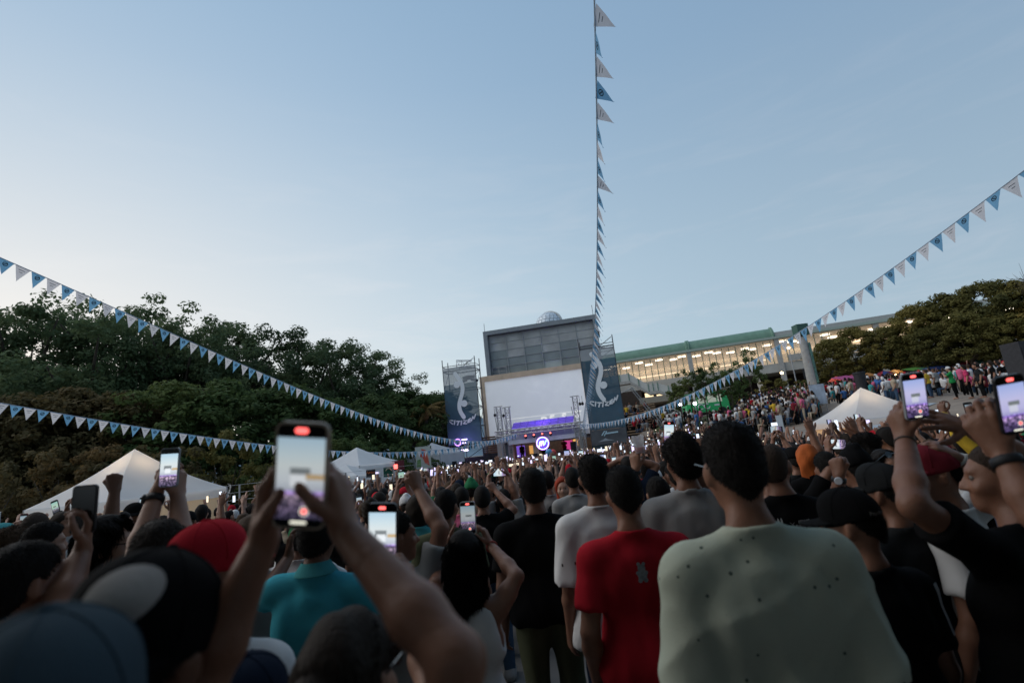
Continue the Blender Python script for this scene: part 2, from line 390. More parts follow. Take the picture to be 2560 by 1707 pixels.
# ---- stage
root = empty('stage', fp(2, GZ, 11)); tag(root, 'outdoor concert stage with lattice truss portal and purple lit canopy below the screen', 'stage')
b = MB(); fbox(b, -3.2, 6.6, GZ, .62, 2.0, 10.6); P(b, 'platform', M_BLACK, root)
b = MB(); fbox(b, -1.3, 5.6, 2.33, 2.72, 4.0, 10.2); P(b, 'fascia', M_WHT, root)
b = MB()
for k in range(9): fbox(b, -1.25 + k * .75, -.53 + k * .75, 2.73, 3.55, 9.0, 9.06)
P(b, 'panel_row', M_WHT, root)
def truss(mb, a, bb, w, up, seg, r=.035):
    a = np.asarray(a, float); bb = np.asarray(bb, float); d = nrm(bb - a); up = nrm(up - d * np.dot(up, d)); sd_ = np.cross(d, up)
    L_ = np.linalg.norm(bb - a); n = max(2, int(L_ / seg))
    cs = [(s1 * up + s2 * sd_) * w / 2 for s1, s2 in ((1, 1), (1, -1), (-1, -1), (-1, 1))]
    for c in cs: mb.bar(a + c, bb + c, r, 5)
    for k in range(n):
        p, q = a + d * L_ * k / n, a + d * L_ * (k + 1) / n
        for i in range(4):
            c, e = cs[i], cs[(i + 1) % 4]
            mb.bar(p + c, (q + e) if k % 2 == 0 else p + e, r * .55, 4) if k % 2 == 0 else mb.bar(p + e, q + c, r * .55, 4)
            mb.bar(p + c, p + e, r * .5, 4)
M_TR = mat('truss_aluminium', (.50, .49, .47), .45, .08, 6, metal=.5)
b = MB(); truss(b, fp(-2.4, 3.45, 10.4), fp(5.9, 3.45, 10.4), .46, FZ, .52, .05); P(b, 'beam_truss', M_TR, root)
for uu in (-2.1, -1.25, 5.25, 5.75):
    b = MB(); truss(b, fp(uu, GZ, 10.4 if uu != -1.25 else 9.6), fp(uu, 3.2, 10.4 if uu != -1.25 else 9.6), .38, FU, .45, .04); P(b, 'post_truss', M_TR, root)
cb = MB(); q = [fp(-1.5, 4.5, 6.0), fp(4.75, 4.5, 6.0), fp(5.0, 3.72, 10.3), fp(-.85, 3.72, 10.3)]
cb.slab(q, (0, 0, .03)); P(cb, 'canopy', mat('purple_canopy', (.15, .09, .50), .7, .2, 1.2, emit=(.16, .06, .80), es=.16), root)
b = MB()
for k in range(1, 8): b.bar(q[0] + (q[1] - q[0]) * k / 8 + FZ * .04, q[3] + (q[2] - q[3]) * k / 8 + FZ * .04, .02, 4)
for k in range(1, 4): b.bar(q[0] + (q[3] - q[0]) * k / 4 + FZ * .04, q[1] + (q[2] - q[1]) * k / 4 + FZ * .04, .02, 4)
P(b, 'canopy_ribs', mat('canopy_rib', (.09, .06, .30), .7, .1), root)
# recess behind the players
b = MB(); fbox(b, -2.6, 5.9, .62, 2.3, 2.1, 2.3); P(b, 'back_wall', M_WOOD, root)
for uu, ww in ((-2.5, .3), (.85, .55), (5.2, .5)):
    b = MB(); fbox(b, uu, uu + ww, .62, 2.33, 9.0, 9.5); P(b, 'column', M_BEI, root)
for (u0, u1, z0, z1, c, s_) in ((2.9, 3.9, 1.2, 2.2, (.55, .05, .22), .55), (4.0, 4.9, 1.5, 2.25, (.9, .45, .12), .55), (-.8, .1, 1.2, 2.1, (.75, .36, .10), .5), (2.9, 4.6, .9, 1.15, (.55, .45, .65), .7), (-2.2, -1.3, 1.0, 2.2, (.20, .10, .62), .5)):
    b = MB(); fbox(b, u0, u1, z0, z1, 2.4, 2.5); P(b, 'backdrop_screen', mat('backdrop_%d' % int(u0 * 10), c, .8, .5, 3, emit=c, es=s_), root)
b = MB(); fbox(b, 3.0, 4.5, .62, 1.25, 8.6, 9.3); P(b, 'desk', mat('stage_desk', (.10, .05, .06), .6), root)
b = MB(); fbox(b, -1.05, .5, .62, .80, 8.8, 9.3); P(b, 'led_strip', mat('orange_led', (.7, .2, .05), .6, emit=(1, .25, .06), es=1.1), root)
b = MB(); fbox(b, .55, 1.2, .62, 1.3, 9.5, 9.9); P(b, 'monitor', M_BLACK, root)
b = MB(); fbox(b, 4.4, 5.0, .95, 2.0, 9.3, 9.7); P(b, 'monitor', M_BLACK, root)
# neon sign
root = empty('neon_sign', fp(2.05, 2.14, 11)); tag(root, 'round purple neon sign with zigzag letters glowing at the stage front', 'neon sign')
NE1 = mat('neon_violet', (.5, .3, .9), .5, 0, emit=(.55, .26, 1.0), es=1.5); NE2 = mat('neon_cyan', (.4, .9, .95), .5, 0, emit=(.45, .92, 1.0), es=1.35)
tp = [fp(2.05 + .56 * math.cos(a), 2.14 + .56 * math.sin(a), 11) for a in np.linspace(0, 2 * math.pi, 37)]
b = MB(); b.tube(tp, .05, 6); P(b, 'ring', NE1, root, True)
b = MB(); b.tube([p + (fp(2.05, 2.14, 11) - p) * .07 + FN * .03 for p in tp], .022, 5); P(b, 'inner_ring', NE2, root, True)
zz = [(-.36, -.3), (-.2, .2), (-.08, .2), (-.14, -.22), (.02, .22), (.1, .22), (.08, -.2), (.2, -.1), (.28, .2), (.36, .22), (.38, .1)]
b = MB(); b.tube([fp(2.05 + x, 2.14 + z, 11.05) for x, z in zz], .032, 5); P(b, 'letters', NE2, root)
b = MB(); b.tube([fp(2.05 + x - .05, 2.14 + z - .03, 11.0) for x, z in zz[:7]], .03, 5); b.tube([fp(2.05 - .28 + .1 * k, 2.14 - .25, 11.02) + FZ * z for k in (0, 1) for z in (0, .3)], .025, 5); P(b, 'shadow_letters', NE1, root)
b = MB(); b.lathe(fp(2.05, 2.14, 10.9), [(0, 0), (.56, 0), (.56, .05), (0, .05)], 28, 0, (FU, FZ, FN)); P(b, 'backing', mat('neon_back', (.12, .06, .3), .5, 0, emit=(.16, .06, .62), es=.32), root)
for nm_, p_, c_, e_ in (('neon_glow', fp(2.05, 2.14, 11.6), (.45, .25, 1), 25), ('canopy_glow', fp(1.8, 4.95, 8.0), (.30, .12, 1), 70), ('tower_glow', fp(-5.6, 2.5, 11.2), (.6, .35, 1), 60)):
    l_ = bpy.data.lights.new(nm_, 'POINT'); l_.energy = e_; l_.color = c_; l_.shadow_soft_size = .25
    o_ = bpy.data.objects.new(nm_, l_); o_.location = tuple(p_); COL.objects.link(o_)
# moving head lights
for k, uu in enumerate((.47, 1.25, 2.05, 2.81)):
    o = fp(uu, 2.98, 10.55); root = empty('stage_light', o); nth = ('first', 'second', 'third', 'fourth')[k]
    tag(root, '%s from the left of four red lit stage lights hung under the truss beam' % nth, 'stage light', 'stage lights under the truss')
    b = MB(); b.lathe(o + FZ * -.14, [(0, -.14), (.09, -.12), (.12, 0), (.09, .12), (0, .14)], 10); P(b, 'head', M_BLACK, root, True)
    b = MB(); b.lathe(o + FZ * .0 + FN * .05, [(0, .0), (.085, .01), (.085, .03), (0, .05)], 10, 0, (FU, FZ, FN)); P(b, 'lens', mat('red_lamp', (.8, .1, .1), .4, 0, emit=(1, .16, .12), es=2.2), root)
    b = MB(); b.bar(o + FZ * .02 - FU * .13, o - FZ * .15 - FU * .13, .02, 4); b.bar(o + FZ * .02 + FU * .13, o - FZ * .15 + FU * .13, .02, 4); b.bar(o + FZ * .02 - FU * .13, o + FZ * .02 + FU * .13, .02, 4); b.bar(o + FZ * .02, o + FZ * .22, .025, 4); P(b, 'yoke', M_DSTEEL, root)
# slender lighting masts each with a hanging speaker
for k, (uu, oo, ztop, lab) in enumerate(((-2.15, 9.8, 6.05, 'outer left slender lighting mast with a black pendant before the screen'), (-1.3, 9.8, 5.9, 'inner left slender lighting mast with a black pendant before the screen'), (5.35, 10.0, 6.1, 'tall right slender lighting mast with black pendants before the screen'))):
    root = empty('lighting_mast', fp(uu, GZ, oo)); tag(root, lab, 'mast', 'lighting masts beside the stage')
    b = MB(); truss(b, fp(uu, GZ, oo - .5), fp(uu, ztop, oo - .5), .42, FU, .5, .035); P(b, 'mast', M_TR, root)
    b = MB(); b.bar(fp(uu - .45, ztop + .05, oo - .5), fp(uu + .4, ztop + .05, oo - .5), .05, 5); P(b, 'cross_arm', M_TR, root)
    for s_ in ((-.42,) if k < 2 else (.42, .66)):
        b = MB(); b.lathe(fp(uu + s_, ztop - .75, oo - .5), [(0, -.16), (.11, -.1), (.13, .05), (.07, .16), (0, .18)], 10); b.bar(fp(uu + s_, ztop - .6, oo - .5), fp(uu + s_, ztop, oo - .5), .015, 4); P(b, 'pendant', M_BLACK, root)
    b = MB(); b.tube([fp(uu - .42, ztop - .9, oo - .45), fp(uu - .3, ztop - 2, oo - .4), fp(uu - .4, ztop - 3.5, oo - .42), fp(uu - .45, 2.6, oo - .4)], .025, 4); P(b, 'cable', M_BLACK, root)

# ---- scaffold banner towers
M_SCRIM = mat('banner_scrim', (.060, .115, .160), .9, .2, .45, alpha=.90)
M_SCRIMP = mat('pale_scrim', (.40, .42, .44), .9, .1, .7, alpha=.55)
M_LOGO = mat('banner_white', (.78, .80, .82), .9, .02)
def ribbon(mb, pts, w, off):
    pts = [np.array(p, float) for p in pts]
    Lf, Rt = [], []
    for i, p in enumerate(pts):
        d = nrm(pts[min(i + 1, len(pts) - 1)] - pts[max(i - 1, 0)]); nn = np.array([-d[1], d[0]])
        Lf.append(p + nn * w / 2); Rt.append(p - nn * w / 2)
    for i in range(len(pts) - 1): mb.quad(fp(*Lf[i], off), fp(*Lf[i + 1], off), fp(*Rt[i + 1], off), fp(*Rt[i], off))
    for e in (0, -1):
        c = pts[e]; vs = [fp(c[0] + w / 2 * math.cos(a), c[1] + w / 2 * math.sin(a), off + .001) for a in np.linspace(0, 2 * math.pi, 14, endpoint=False)]
        mb.add(vs, [tuple(range(14))])
def disc(mb, u, z, r, off): mb.add([fp(u + r * math.cos(a), z + r * math.sin(a), off) for a in np.linspace(0, 2 * math.pi, 20, endpoint=False)], [tuple(range(20))])
GLY = {  # letters of the banner drawn as slanted strokes
 'C': [[(.9, 1), (.1, .9), (0, .45)], [(.05, .42), (.8, .1)]], 'I': [[(.35, 1), (.1, 0)]], 'T': [[(0, .95), (1, 1)], [(.55, .95), (.3, 0)]],
 'Z': [[(.1, 1), (1, .9), (.1, .3)], [(.05, .2), (.95, 0)]], 'E': [[(.9, .95), (.1, .75)], [(.9, .5), (.05, .45)], [(.9, .05), (.0, .15)]], 'N': [[(0, 0), (.35, .95)], [(.35, .9), (.7, .1)], [(.7, .1), (1.05, 1.05)]]}
def tower(u0, u1, ztop, off, depth, lab, zban, logo_u, ltop, lbot, txt_u0, txt_u1, txt_z, flip, pale):
    root = empty('scaffold_tower', fp((u0 + u1) / 2, GZ, off)); tag(root, lab, 'scaffold tower', 'banner towers beside the stage')
    o2 = off - depth
    for uu, oo in ((u0, off), (u1, off), (u0, o2), (u1, o2)):
        b = MB(); b.bar(fp(uu, GZ, oo), fp(uu, ztop + .7, oo), .045, 5); P(b, 'pole', M_DSTEEL, root)
    lv = np.arange(GZ + 1.6, ztop + .1, 1.85)
    for z_ in list(lv) + [ztop, ztop - .45]:
        b = MB()
        for (ua, oa, ub, ob) in ((u0, off, u1, off), (u0, o2, u1, o2), (u0, off, u0, o2), (u1, off, u1, o2)): b.bar(fp(ua, z_, oa), fp(ub, z_, ob), .032, 4)
        P(b, 'ledger', M_DSTEEL, root)
    for k, (za, zb) in enumerate(zip(lv[:-1], lv[1:])):
        b = MB(); s_ = k % 2
        b.bar(fp((u0, u1)[s_], za, o2 - .04), fp((u1, u0)[s_], zb, o2 - .04), .028, 4); b.bar(fp(u1, za, (off, o2)[s_]), fp(u1, zb, (o2, off)[s_]), .028, 4); b.bar(fp(u0, za, (off, o2)[s_]), fp(u0, zb, (o2, off)[s_]), .028, 4)
        P(b, 'brace', M_DSTEEL, root)
    b = MB(); b.bar(fp((u0 + u1) / 2, ztop - .4, off), fp(u1 - .1, ztop + .5, off), .03, 4); b.bar(fp(u1, ztop - .5, off), fp((u0 + u1) / 2, ztop, o2), .03, 4); b.bar(fp(u0, ztop - .45, off), fp((u0 + u1) / 2, ztop - .5, o2), .03, 4); P(b, 'top_brace', M_DSTEEL, root)
    # slightly billowing banner cloth
    nx, nz_ = 10, 22; f_ = off + .08
    vs = [fp(u0 + .02 + (u1 - u0 - .04) * i / nx, zban[0] + (zban[1] - zban[0]) * j / nz_, f_ + .03 * math.sin(i * 1.1 + j * .5) * math.sin(j * .37)) for j in range(nz_ + 1) for i in range(nx + 1)]
    ban = link('banner', np_mesh('banner', np.array(vs), np.array([(j * (nx + 1) + i, j * (nx + 1) + i + 1, (j + 1) * (nx + 1) + i + 1, (j + 1) * (nx + 1) + i) for j in range(nz_) for i in range(nx)]), True), M_SCRIM, root)
    ban.location = tuple(-np.array(root.location))
    if pale:
        b = MB(); b.slab([fp(u0 + .02, pale[0], f_), fp(u1 - .02, pale[0], f_), fp(u1 - .02, pale[1], f_), fp(u0 + .02, pale[1], f_)], FN * .01); P(b, 'pale_mesh', M_SCRIMP, root)
    sg = -1 if flip else 1
    zz_ = np.linspace(ltop, lbot, 26); tt = np.linspace(0, 1, 26)
    pts = [(logo_u + sg * (-.30 * math.sin((t_ * 2.0 - .0) * math.pi) * .0 + .42 * math.sin((t_ - .04) * 2 * math.pi * .98) * (.9) + .55 * (t_ - .5)), z_) for t_, z_ in zip(tt, zz_)]
    b = MB(); ribbon(b, pts, .40, f_ + .05); k1, k2 = pts[6], pts[18]
    disc(b, k1[0] - sg * .50, k1[1] - .05, .33, f_ + .052); disc(b, k2[0] + sg * .50, k2[1] + .1, .33, f_ + .052)
    P(b, 'emblem', M_LOGO, root)
    word = 'CITIZEN'; adv = [1.0, .55, 1.0, .55, 1.0, .9, 1.1]; tot = sum(adv); x = 0
    b = MB(); sc = (txt_u1 - txt_u0) / tot
    for ch, a_ in zip(word, adv):
        uc = (x + a_ / 2) / tot - .5; lift = 1.5 * uc * uc; slope = 3.0 * uc * .28
        for st in GLY[ch]:
            pp = [(txt_u0 + (x + px_ * a_ * .8 + pz_ * .12) * sc, txt_z + lift + pz_ * .36 + px_ * a_ * sc * slope) for px_, pz_ in st]
            ribbon(b, pp, .115, f_ + .05)
        x += a_
    P(b, 'lettering', M_LOGO, root)
    return root, f_
tl, f_ = tower(-7.26, -3.9, 10.6, 10.0, 1.7, 'left scaffold tower with dark banner of a white wave emblem', (2.9, 8.75), -5.6, 9.75, 5.45, -6.95, -4.25, 4.75, False, (8.76, 10.45))
b = MB(); truss(b, fp(-6.1, 10.9, 9.0), fp(-4.6, 10.75, 8.6), .7, FZ, .4, .03); P(b, 'roof_frame', M_STEEL, tl)
b = MB(); fbox(b, -7.2, -3.2, GZ, 1.6, 10.1, 10.14); P(b, 'skirt', M_BLACK, tl)
b = MB(); fbox(b, -3.88, -2.6, GZ, 1.75, 9.6, 9.64); P(b, 'skirt', M_BLACK, tl)
# crumpled cloth hung at the banner top
b = MB()
for k in range(5): b.box(fp(-5.3 + .28 * k, 9.2 - .12 * abs(k - 2) + .25 * (k % 2), 9.7), (.7, .12, .26), 0, (nrm(FU + FZ * (.3 - .15 * k)), FN, nrm(FZ - FU * (.3 - .15 * k))))
P(b, 'rolled_cloth', mat('dark_cloth', (.05, .05, .055), .9, .2), tl)
trw, f2 = tower(6.54, 9.62, 10.3, 12.0, 1.7, 'right scaffold tower with dark banner crossed by the hanging flag string', (2.75, 8.9), 7.95, 9.45, 5.3, 6.85, 9.35, 4.7, False, (8.92, 9.9))
b = MB(); fbox(b, 6.56, 9.6, 1.45, 2.72, 12.06, 12.1); P(b, 'sponsor_panel', mat('sponsor_panel', (.10, .105, .115), .8, .3, .8), trw)
b = MB(); ribbon(b, [(7.5, 2.25), (7.75, 2.55), (7.95, 2.55), (7.7, 2.2)], .09, 12.12); b.quad(fp(7.85, 2.3, 12.12), fp(8.9, 2.34, 12.12), fp(8.9, 2.46, 12.12), fp(7.85, 2.42, 12.12)); P(b, 'sponsor_mark', mat('sponsor_blue', (.45, .62, .70), .8, .05), trw)
b = MB(); b.add([fp(7.1, 1.72, 12.12), fp(8.5, 1.74, 12.12), fp(8.0, 1.84, 12.12), fp(7.75, 1.98, 12.12), fp(7.5, 1.84, 12.12)], [(0, 1, 2, 3, 4)]); P(b, 'car_print', mat('sponsor_car', (.33, .36, .39), .8, .05), trw)
b = MB(); fbox(b, 6.5, 9.7, GZ, 1.44, 12.0, 12.06); P(b, 'skirt', mat('teal_skirt', (.03, .05, .06), .9), trw)
# glowing sign at the foot of the left tower
root = empty('sponsor_neon', fp(-5.7, 2.2, 11.2)); tag(root, 'glowing violet ring and white light bar sign at the foot of the left banner tower', 'neon sign')
b = MB(); b.tube([fp(-5.95 + .3 * math.cos(a), 3.1 + .3 * math.sin(a), 11.2) for a in np.linspace(0, 2 * math.pi, 22)], .05, 5); P(b, 'ring', NE1, root)
b = MB(); fbox(b, -6.05, -4.95, 2.22, 2.38, 11.15, 11.22); P(b, 'light_bar', mat('white_bar', (.8, .75, .9), .5, 0, emit=(.85, .72, 1.0), es=2.2), root)
b = MB(); fbox(b, -5.55, -5.0, 3.22, 3.34, 11.15, 11.2); fbox(b, -5.5, -5.05, 2.92, 3.04, 11.15, 11.2); P(b, 'lettering', mat('violet_bar', (.6, .5, .9), .5, 0, emit=(.6, .5, 1.0), es=2.0), root)
b = MB(); b.bar(fp(-5.9, GZ, 11.1), fp(-5.9, 2.75, 11.1), .04, 5); b.bar(fp(-5.2, GZ, 11.1), fp(-5.2, 3.4, 11.1), .04, 5); P(b, 'stand', M_DSTEEL, root)
# timber slatted side screen between left tower and building
root = empty('timber_screen', fp(-3.4, GZ, 6)); tag(root, 'brown slatted timber screen between the left tower and the stage', 'screen')
for k in range(15):
    b = MB(); fbox(b, -4.9, -2.95, .2 + k * .22, .2 + k * .22 + .17, 6.0, 6.05); P(b, 'slat', M_WOOD, root)
b = MB(); b.bar(fp(-2.9, GZ, 6.1), fp(-2.9, 4.1, 6.1), .06, 5); b.bar(fp(-4.9, GZ, 6.1), fp(-4.9, 3.5, 6.1), .06, 5); P(b, 'post', M_DSTEEL, root)
# round balloons over the front rows
for (px, py, zc, r_, c_, lab) in ((1372, 1130, 43, .29, (.12, .35, .60), 'blue round balloon floating over the crowd at the stage front'), (1383, 1130.5, 43.4, .27, (.62, .08, .07), 'red round balloon right beside the blue balloon')):
    p = at(px, py, zc); root = empty('balloon', p); tag(root, lab, 'balloon')
    b = MB(); b.lathe((0, 0, 0), [(0, -r_ * 1.08), (r_ * .45, -r_ * .9), (r_ * .85, -r_ * .45), (r_, .05), (r_ * .85, r_ * .52), (r_ * .5, r_ * .86), (0, r_)], 16); b.build('skin', mat('balloon_%d' % int(px), c_, .35, .05), root, True)
    b = MB(); b.bar((0, 0, -r_ * 1.15), (0, 0, -r_ * 1.05), .03, 6); b.build('knot', mat('balloon_%d' % int(px), c_), root)
# ================================================================== station on the right
SA = math.atan2(12.4, 39.3)
SU = np.array([math.cos(SA), -math.sin(SA), 0]); SN = np.array([-math.sin(SA), -math.cos(SA), 0]); SAX = (SU, SN, FZ)
SP = np.array([17.6, 87.4, 0])
def sp(u, z, o=0): return SP + SU * u + SN * o + FZ * z
def sbox(mb, u0, u1, z0, z1, o0, o1, m=0): return mb.box(sp((u0 + u1) / 2, (z0 + z1) / 2, (o0 + o1) / 2), (u1 - u0, o1 - o0, z1 - z0), m, SAX)
M_GREEN = mat('green_roof_sheet', (.135, .235, .175), .55, .12, 1.2, bump=.2, bscale=6)
M_GRND = mat('green_frame', (.10, .20, .15), .6, .1)
root = empty('station', sp(20, 2, 0)); tag(root, 'elevated station with green barrel roof and a long lit glass front on the right', 'station building')
for (u0, u1) in ((-6, 11.6), (11.9, 24.6)):
    b = MB(); prof = []
    for i, a in enumerate(np.linspace(-.25, math.pi * .62, 12)): prof.append((1.9 * math.cos(a) - 1.3, 1.55 * math.sin(a) + 14.85))
    n = max(4, int((u1 - u0) / .9))
    for i in range(n):
        ua, ub = u0 + (u1 - u0) * i / n, u0 + (u1 - u0) * (i + 1) / n + .01
        for (o0, z0), (o1, z1) in zip(prof[:-1], prof[1:]): b.quad(sp(ua, z0, o0), sp(ub, z0, o0), sp(ub, z1, o1), sp(ua, z1, o1))
    P(b, 'barrel_roof', M_GREEN, root)
    b = MB()
    for ue in (u0, u1):
        for (o0, z0), (o1, z1) in zip(prof[:-1], prof[1:]): b.bar(sp(ue, z0, o0 + .06), sp(ue, z1, o1 + .06), .22, 6)
    P(b, 'roof_rib', M_GREEN, root)
b = MB(); sbox(b, -6, 70, 14.35, 14.72, -10, 1.1); P(b, 'eaves', mat('pale_green_eaves', (.30, .36, .32), .7, .1), root)
b = MB(); sbox(b, 24.7, 70, 14.72, 15.35, -9, .6); sbox(b, 24.7, 70, 15.352, 15.75, -9, -1.5); P(b, 'flat_roof', mat('grey_roof', (.34, .35, .34), .8, .1), root)
M_LITW = mat('lit_interior', (.72, .62, .48), .8, .25, .35, emit=(1.0, .76, .54), es=.13)  # wall, like the ceiling, glows in place of lamplight indoors
b = MB(); sbox(b, -6, 70, 10.5, 14.3, -7.3, -7.0); P(b, 'interior_wall', M_LITW, root)
b = MB(); sbox(b, -6, 70, 14.2, 14.34, -7, .2); P(b, 'ceiling', mat('station_ceiling', (.55, .48, .40), .8, .1, emit=(1.0, .75, .52), es=.10), root)
M_LMP = mat('station_lamp', (1, .9, .75), .5, 0, emit=(1.0, .90, .74), es=2.6)
random.seed(4)
for k in range(34):
    uu = -5 + k * 1.9 + random.uniform(-.4, .4); oo = random.choice((-1.2, -3.2, -5.2))
    b = MB(); sbox(b, uu, uu + 1.25, 13.95, 14.08, oo, oo + .5); P(b, 'ceiling_lamp', M_LMP, root)
b = MB(); sbox(b, -6, 70, 13.0, 13.12, -6.9, -6.8); sbox(b, -6, 24, 12.1, 12.2, -6.9, -6.8); P(b, 'light_rail', mat('warm_rail', (1, .8, .6), .5, 0, emit=(1, .80, .55), es=1.2), root)
b = MB()
for k in range(38): sbox(b, -5.9 + k * 1.03, -5.9 + k * 1.03 + .10, 10.6, 14.34, .05, .18)
sbox(b, -6, 34, 12.2, 12.27, .05, .16)
P(b, 'mullions', M_GRND, root)
gls = mat('station_glass', (.80, .76, .66), .1, .0, alpha=.18, spec=.5)
for k in range(37):
    b = MB(); u0 = -5.8 + k * 1.03; b.slab([sp(u0, 10.62, .1), sp(u0 + .93, 10.62, .1), sp(u0 + .93, 14.33, .1), sp(u0, 14.33, .1)], SN * .01); P(b, 'pane', gls, root)
for uu in (11.4, 24.5, 38, 52):
    b = MB(); sbox(b, uu, uu + .7, 1.5, 14.34, .2, .9); P(b, 'column', M_CONC, root)
b = MB(); sbox(b, -6, 70, 9.2, 10.55, -8, .6); P(b, 'platform_slab', mat('pale_concrete', (.40, .385, .35), .85, .12, .8), root)
b = MB(); sbox(b, -6, 10, 1.5, 9.19, -8, -4); sbox(b, 10, 70, 2.0, 9.19, -10, -7.5); P(b, 'undercroft', M_DBRICK, root)
b = MB(); sbox(b, 26, 60, 10.6, 11.6, .62, .8); P(b, 'parapet', M_CONC, root)
b = MB(); sbox(b, 27.5, 33, 7.6, 9.15, .62, .8); sbox(b, 33.05, 46, 6.2, 9.15, -1, -.8); P(b, 'gap_shade', M_BLACK, root)  # black sheets stand in for the shaded gap under the station
# outside stair coming down to the right, in front of the glass
root = empty('station_stair', sp(2, 3, 6)); tag(root, 'pale concrete stair with green baluster posts going down in front of the lit station', 'stairway')
prof = [(-5, 10.3), (2.2, 10.45), (4.9, 8.3), (6.3, 8.35), (10.8, 6.2)]
def sf(u, z, o): return sp(u, z, o)
for (ua, za), (ub, zb) in zip(prof[:-1], prof[1:]):
    b = MB(); b.slab([sp(ua, za - .45, 5), sp(ub, zb - .45, 5), sp(ub, zb, 5), sp(ua, za, 5)], SN * 2.2); P(b, 'flight', M_CONC, root)
    b = MB(); b.slab([sp(ua, za, 7.0), sp(ub, zb, 7.0), sp(ub, zb + 1.15, 7.0), sp(ua, za + 1.15, 7.0)], SN * .1); P(b, 'parapet', mat('pale_panel', (.52, .52, .49), .8, .06), root)
    for k in range(max(2, int((ub - ua) / 1.4))):
        t_ = k / max(2, int((ub - ua) / 1.4)); uu = ua + (ub - ua) * t_; z_ = za + (zb - za) * t_
        b = MB(); b.bar(sp(uu, z_, 7.16), sp(uu, z_ + 1.3, 7.16), .06, 4); P(b, 'baluster', M_GRND, root)
# lower terrace slab with a lit kiosk
root = empty('terrace', sp(6, 2, 8)); tag(root, 'concrete terrace with small lit counters under the station stair', 'terrace')
b = MB(); sbox(b, 3.4, 17, 6.5, 7.4, 2, 9); P(b, 'slab', mat('terrace_concrete', (.30, .27, .22), .9, .15), root)
b = MB(); sbox(b, -6, 3.3, 1.5, 9.2, 1.5, 2.2); sbox(b, -1, 17, 1.0, 6.48, .8, 1.4); P(b, 'brick_wall', M_DBRICK, root)
for uu in (4.0, 10.5): 
    b = MB(); sbox(b, uu, uu + .6, 1.0, 6.48, 7.6, 8.2); P(b, 'column', M_BEI, root)
for uu, ww in ((3.9, 1.3), (5.7, 1.1)):
    b = MB(); sbox(b, uu, uu + ww, 7.5, 8.5, 2.5, 2.6); P(b, 'lit_counter', mat('lit_counter', (.8, .6, .4), .6, .3, 2, emit=(1, .72, .42), es=.9), root)
# wide brick steps where people sit
root = empty('brick_steps', at(1600, 1085, 50)); tag(root, 'wide brown brick steps with people seated beside the right tower', 'steps')
S0 = at(1590, 1095, 49); S0[2] = zt(S0[0], S0[1])
for k in range(12):
    b = MB(); c0_ = S0 - FU * .55 - FN * (k * .52) + FZ * (k * .262 - .35)
    b.box(c0_ + FZ * .30, (6.2, .56, .10), 0, AX); P(b, 'step', mat('step_tread', (.34, .235, .15), .8, .25, 4), root)
    b = MB(); b.box(c0_ - FN * .20 - FZ * .25, (6.1, .16, 1.0), 0, AX); P(b, 'riser', M_DBRICK, root)
# aluminium rails standing over the steps
root = empty('stage_rail', at(1600, 1080, 47)); tag(root, 'tilted aluminium twin rail leaning over the brick steps', 'rail')
b = MB(); p0, p1, p2 = at(1553, 982, 47), at(1576, 971, 47), at(1660, 1078, 47); off_ = np.array([.12, 0, .1])
b.bar(p0, p1, .05, 5); b.bar(p1, p2, .05, 5); P(b, 'front_rail', M_TR, root)
b = MB(); b.bar(p1 + off_, p2 + off_ * 2, .05, 5); b.bar(p2, [p2[0], p2[1], zt(p2[0], p2[1])], .05, 5); P(b, 'back_rail', M_TR, root)

# concrete pylon with a green cap
cb_ = ground(2047, 985, 40, 60); ct_ = at(1998, 812, 50); cb_ = np.array([ct_[0], ct_[1], zt(ct_[0], ct_[1])])
root = empty('pylon', cb_); tag(root, 'tall slim concrete pylon with dark green cap in front of the station', 'pylon')
b = MB(); b.lathe((0, 0, 0), [(.46, -.2), (.44, 2), (.36, ct_[2] - cb_[2] - 1.4), (.36, ct_[2] - cb_[2] - 1.2)], 14); b.build('shaft', M_CONC, root, True)
b = MB(); b.box((0, 0, ct_[2] - cb_[2] - .55), (1.1, 1.0, 1.1)); b.build('cap', mat('dark_green_cap', (.05, .11, .09), .7), root)
b = MB(); b.box((.30, -.42, (ct_[2] - cb_[2]) * .45), (.2, .05, 4.5)); b.build('sign_strip', mat('green_strip', (.10, .20, .17), .7, .4, 6), root)

# lawn
M_LAWN = mat('lawn', (.055, .072, .022), 1, .3, 2.5, .4, 60)
lp = [(11.3, 45.2), (13.6, 42.6), (17.5, 41.2), (21.5, 42.8), (23.2, 46.0), (21.0, 50.2), (16.5, 51.8), (12.6, 50.2)]
lc = np.mean(lp, 0); lv = []; nr = 40
for rr in np.linspace(0, 1, 9):
    for a in np.linspace(0, 1, nr, endpoint=False):
        i = int(a * 8) % 8; f = a * 8 - int(a * 8); p = np.array(lp[i]) * (1 - f) + np.array(lp[(i + 1) % 8]) * f
        q = lc + (p - lc) * rr; lv.append((q[0], q[1], float(zt(q[0], q[1])) + .30 * math.sqrt(max(0, 1 - rr ** 4)) + .012))
lf = [(j * nr + i, j * nr + (i + 1) % nr, (j + 1) * nr + (i + 1) % nr, (j + 1) * nr + i) for j in range(8) for i in range(nr)]
tag(link('lawn', np_mesh('lawn', np.array(lv), np.array(lf), True), M_LAWN), kind='structure')
b = MB()
for i in range(4):
    a_, c_ = np.array(lp[i]), np.array(lp[i + 1]); a3 = [*a_, float(zt(*a_)) + .12]; c3 = [*c_, float(zt(*c_)) + .12]
    d_ = nrm(np.array(c3) - a3); b.box((np.array(a3) + c3) / 2, (np.linalg.norm(np.array(c3) - a3) + .2, .35, .5), 0, (d_, np.cross(FZ, d_), FZ))
tag(b.build('kerb', M_CONC), kind='structure')
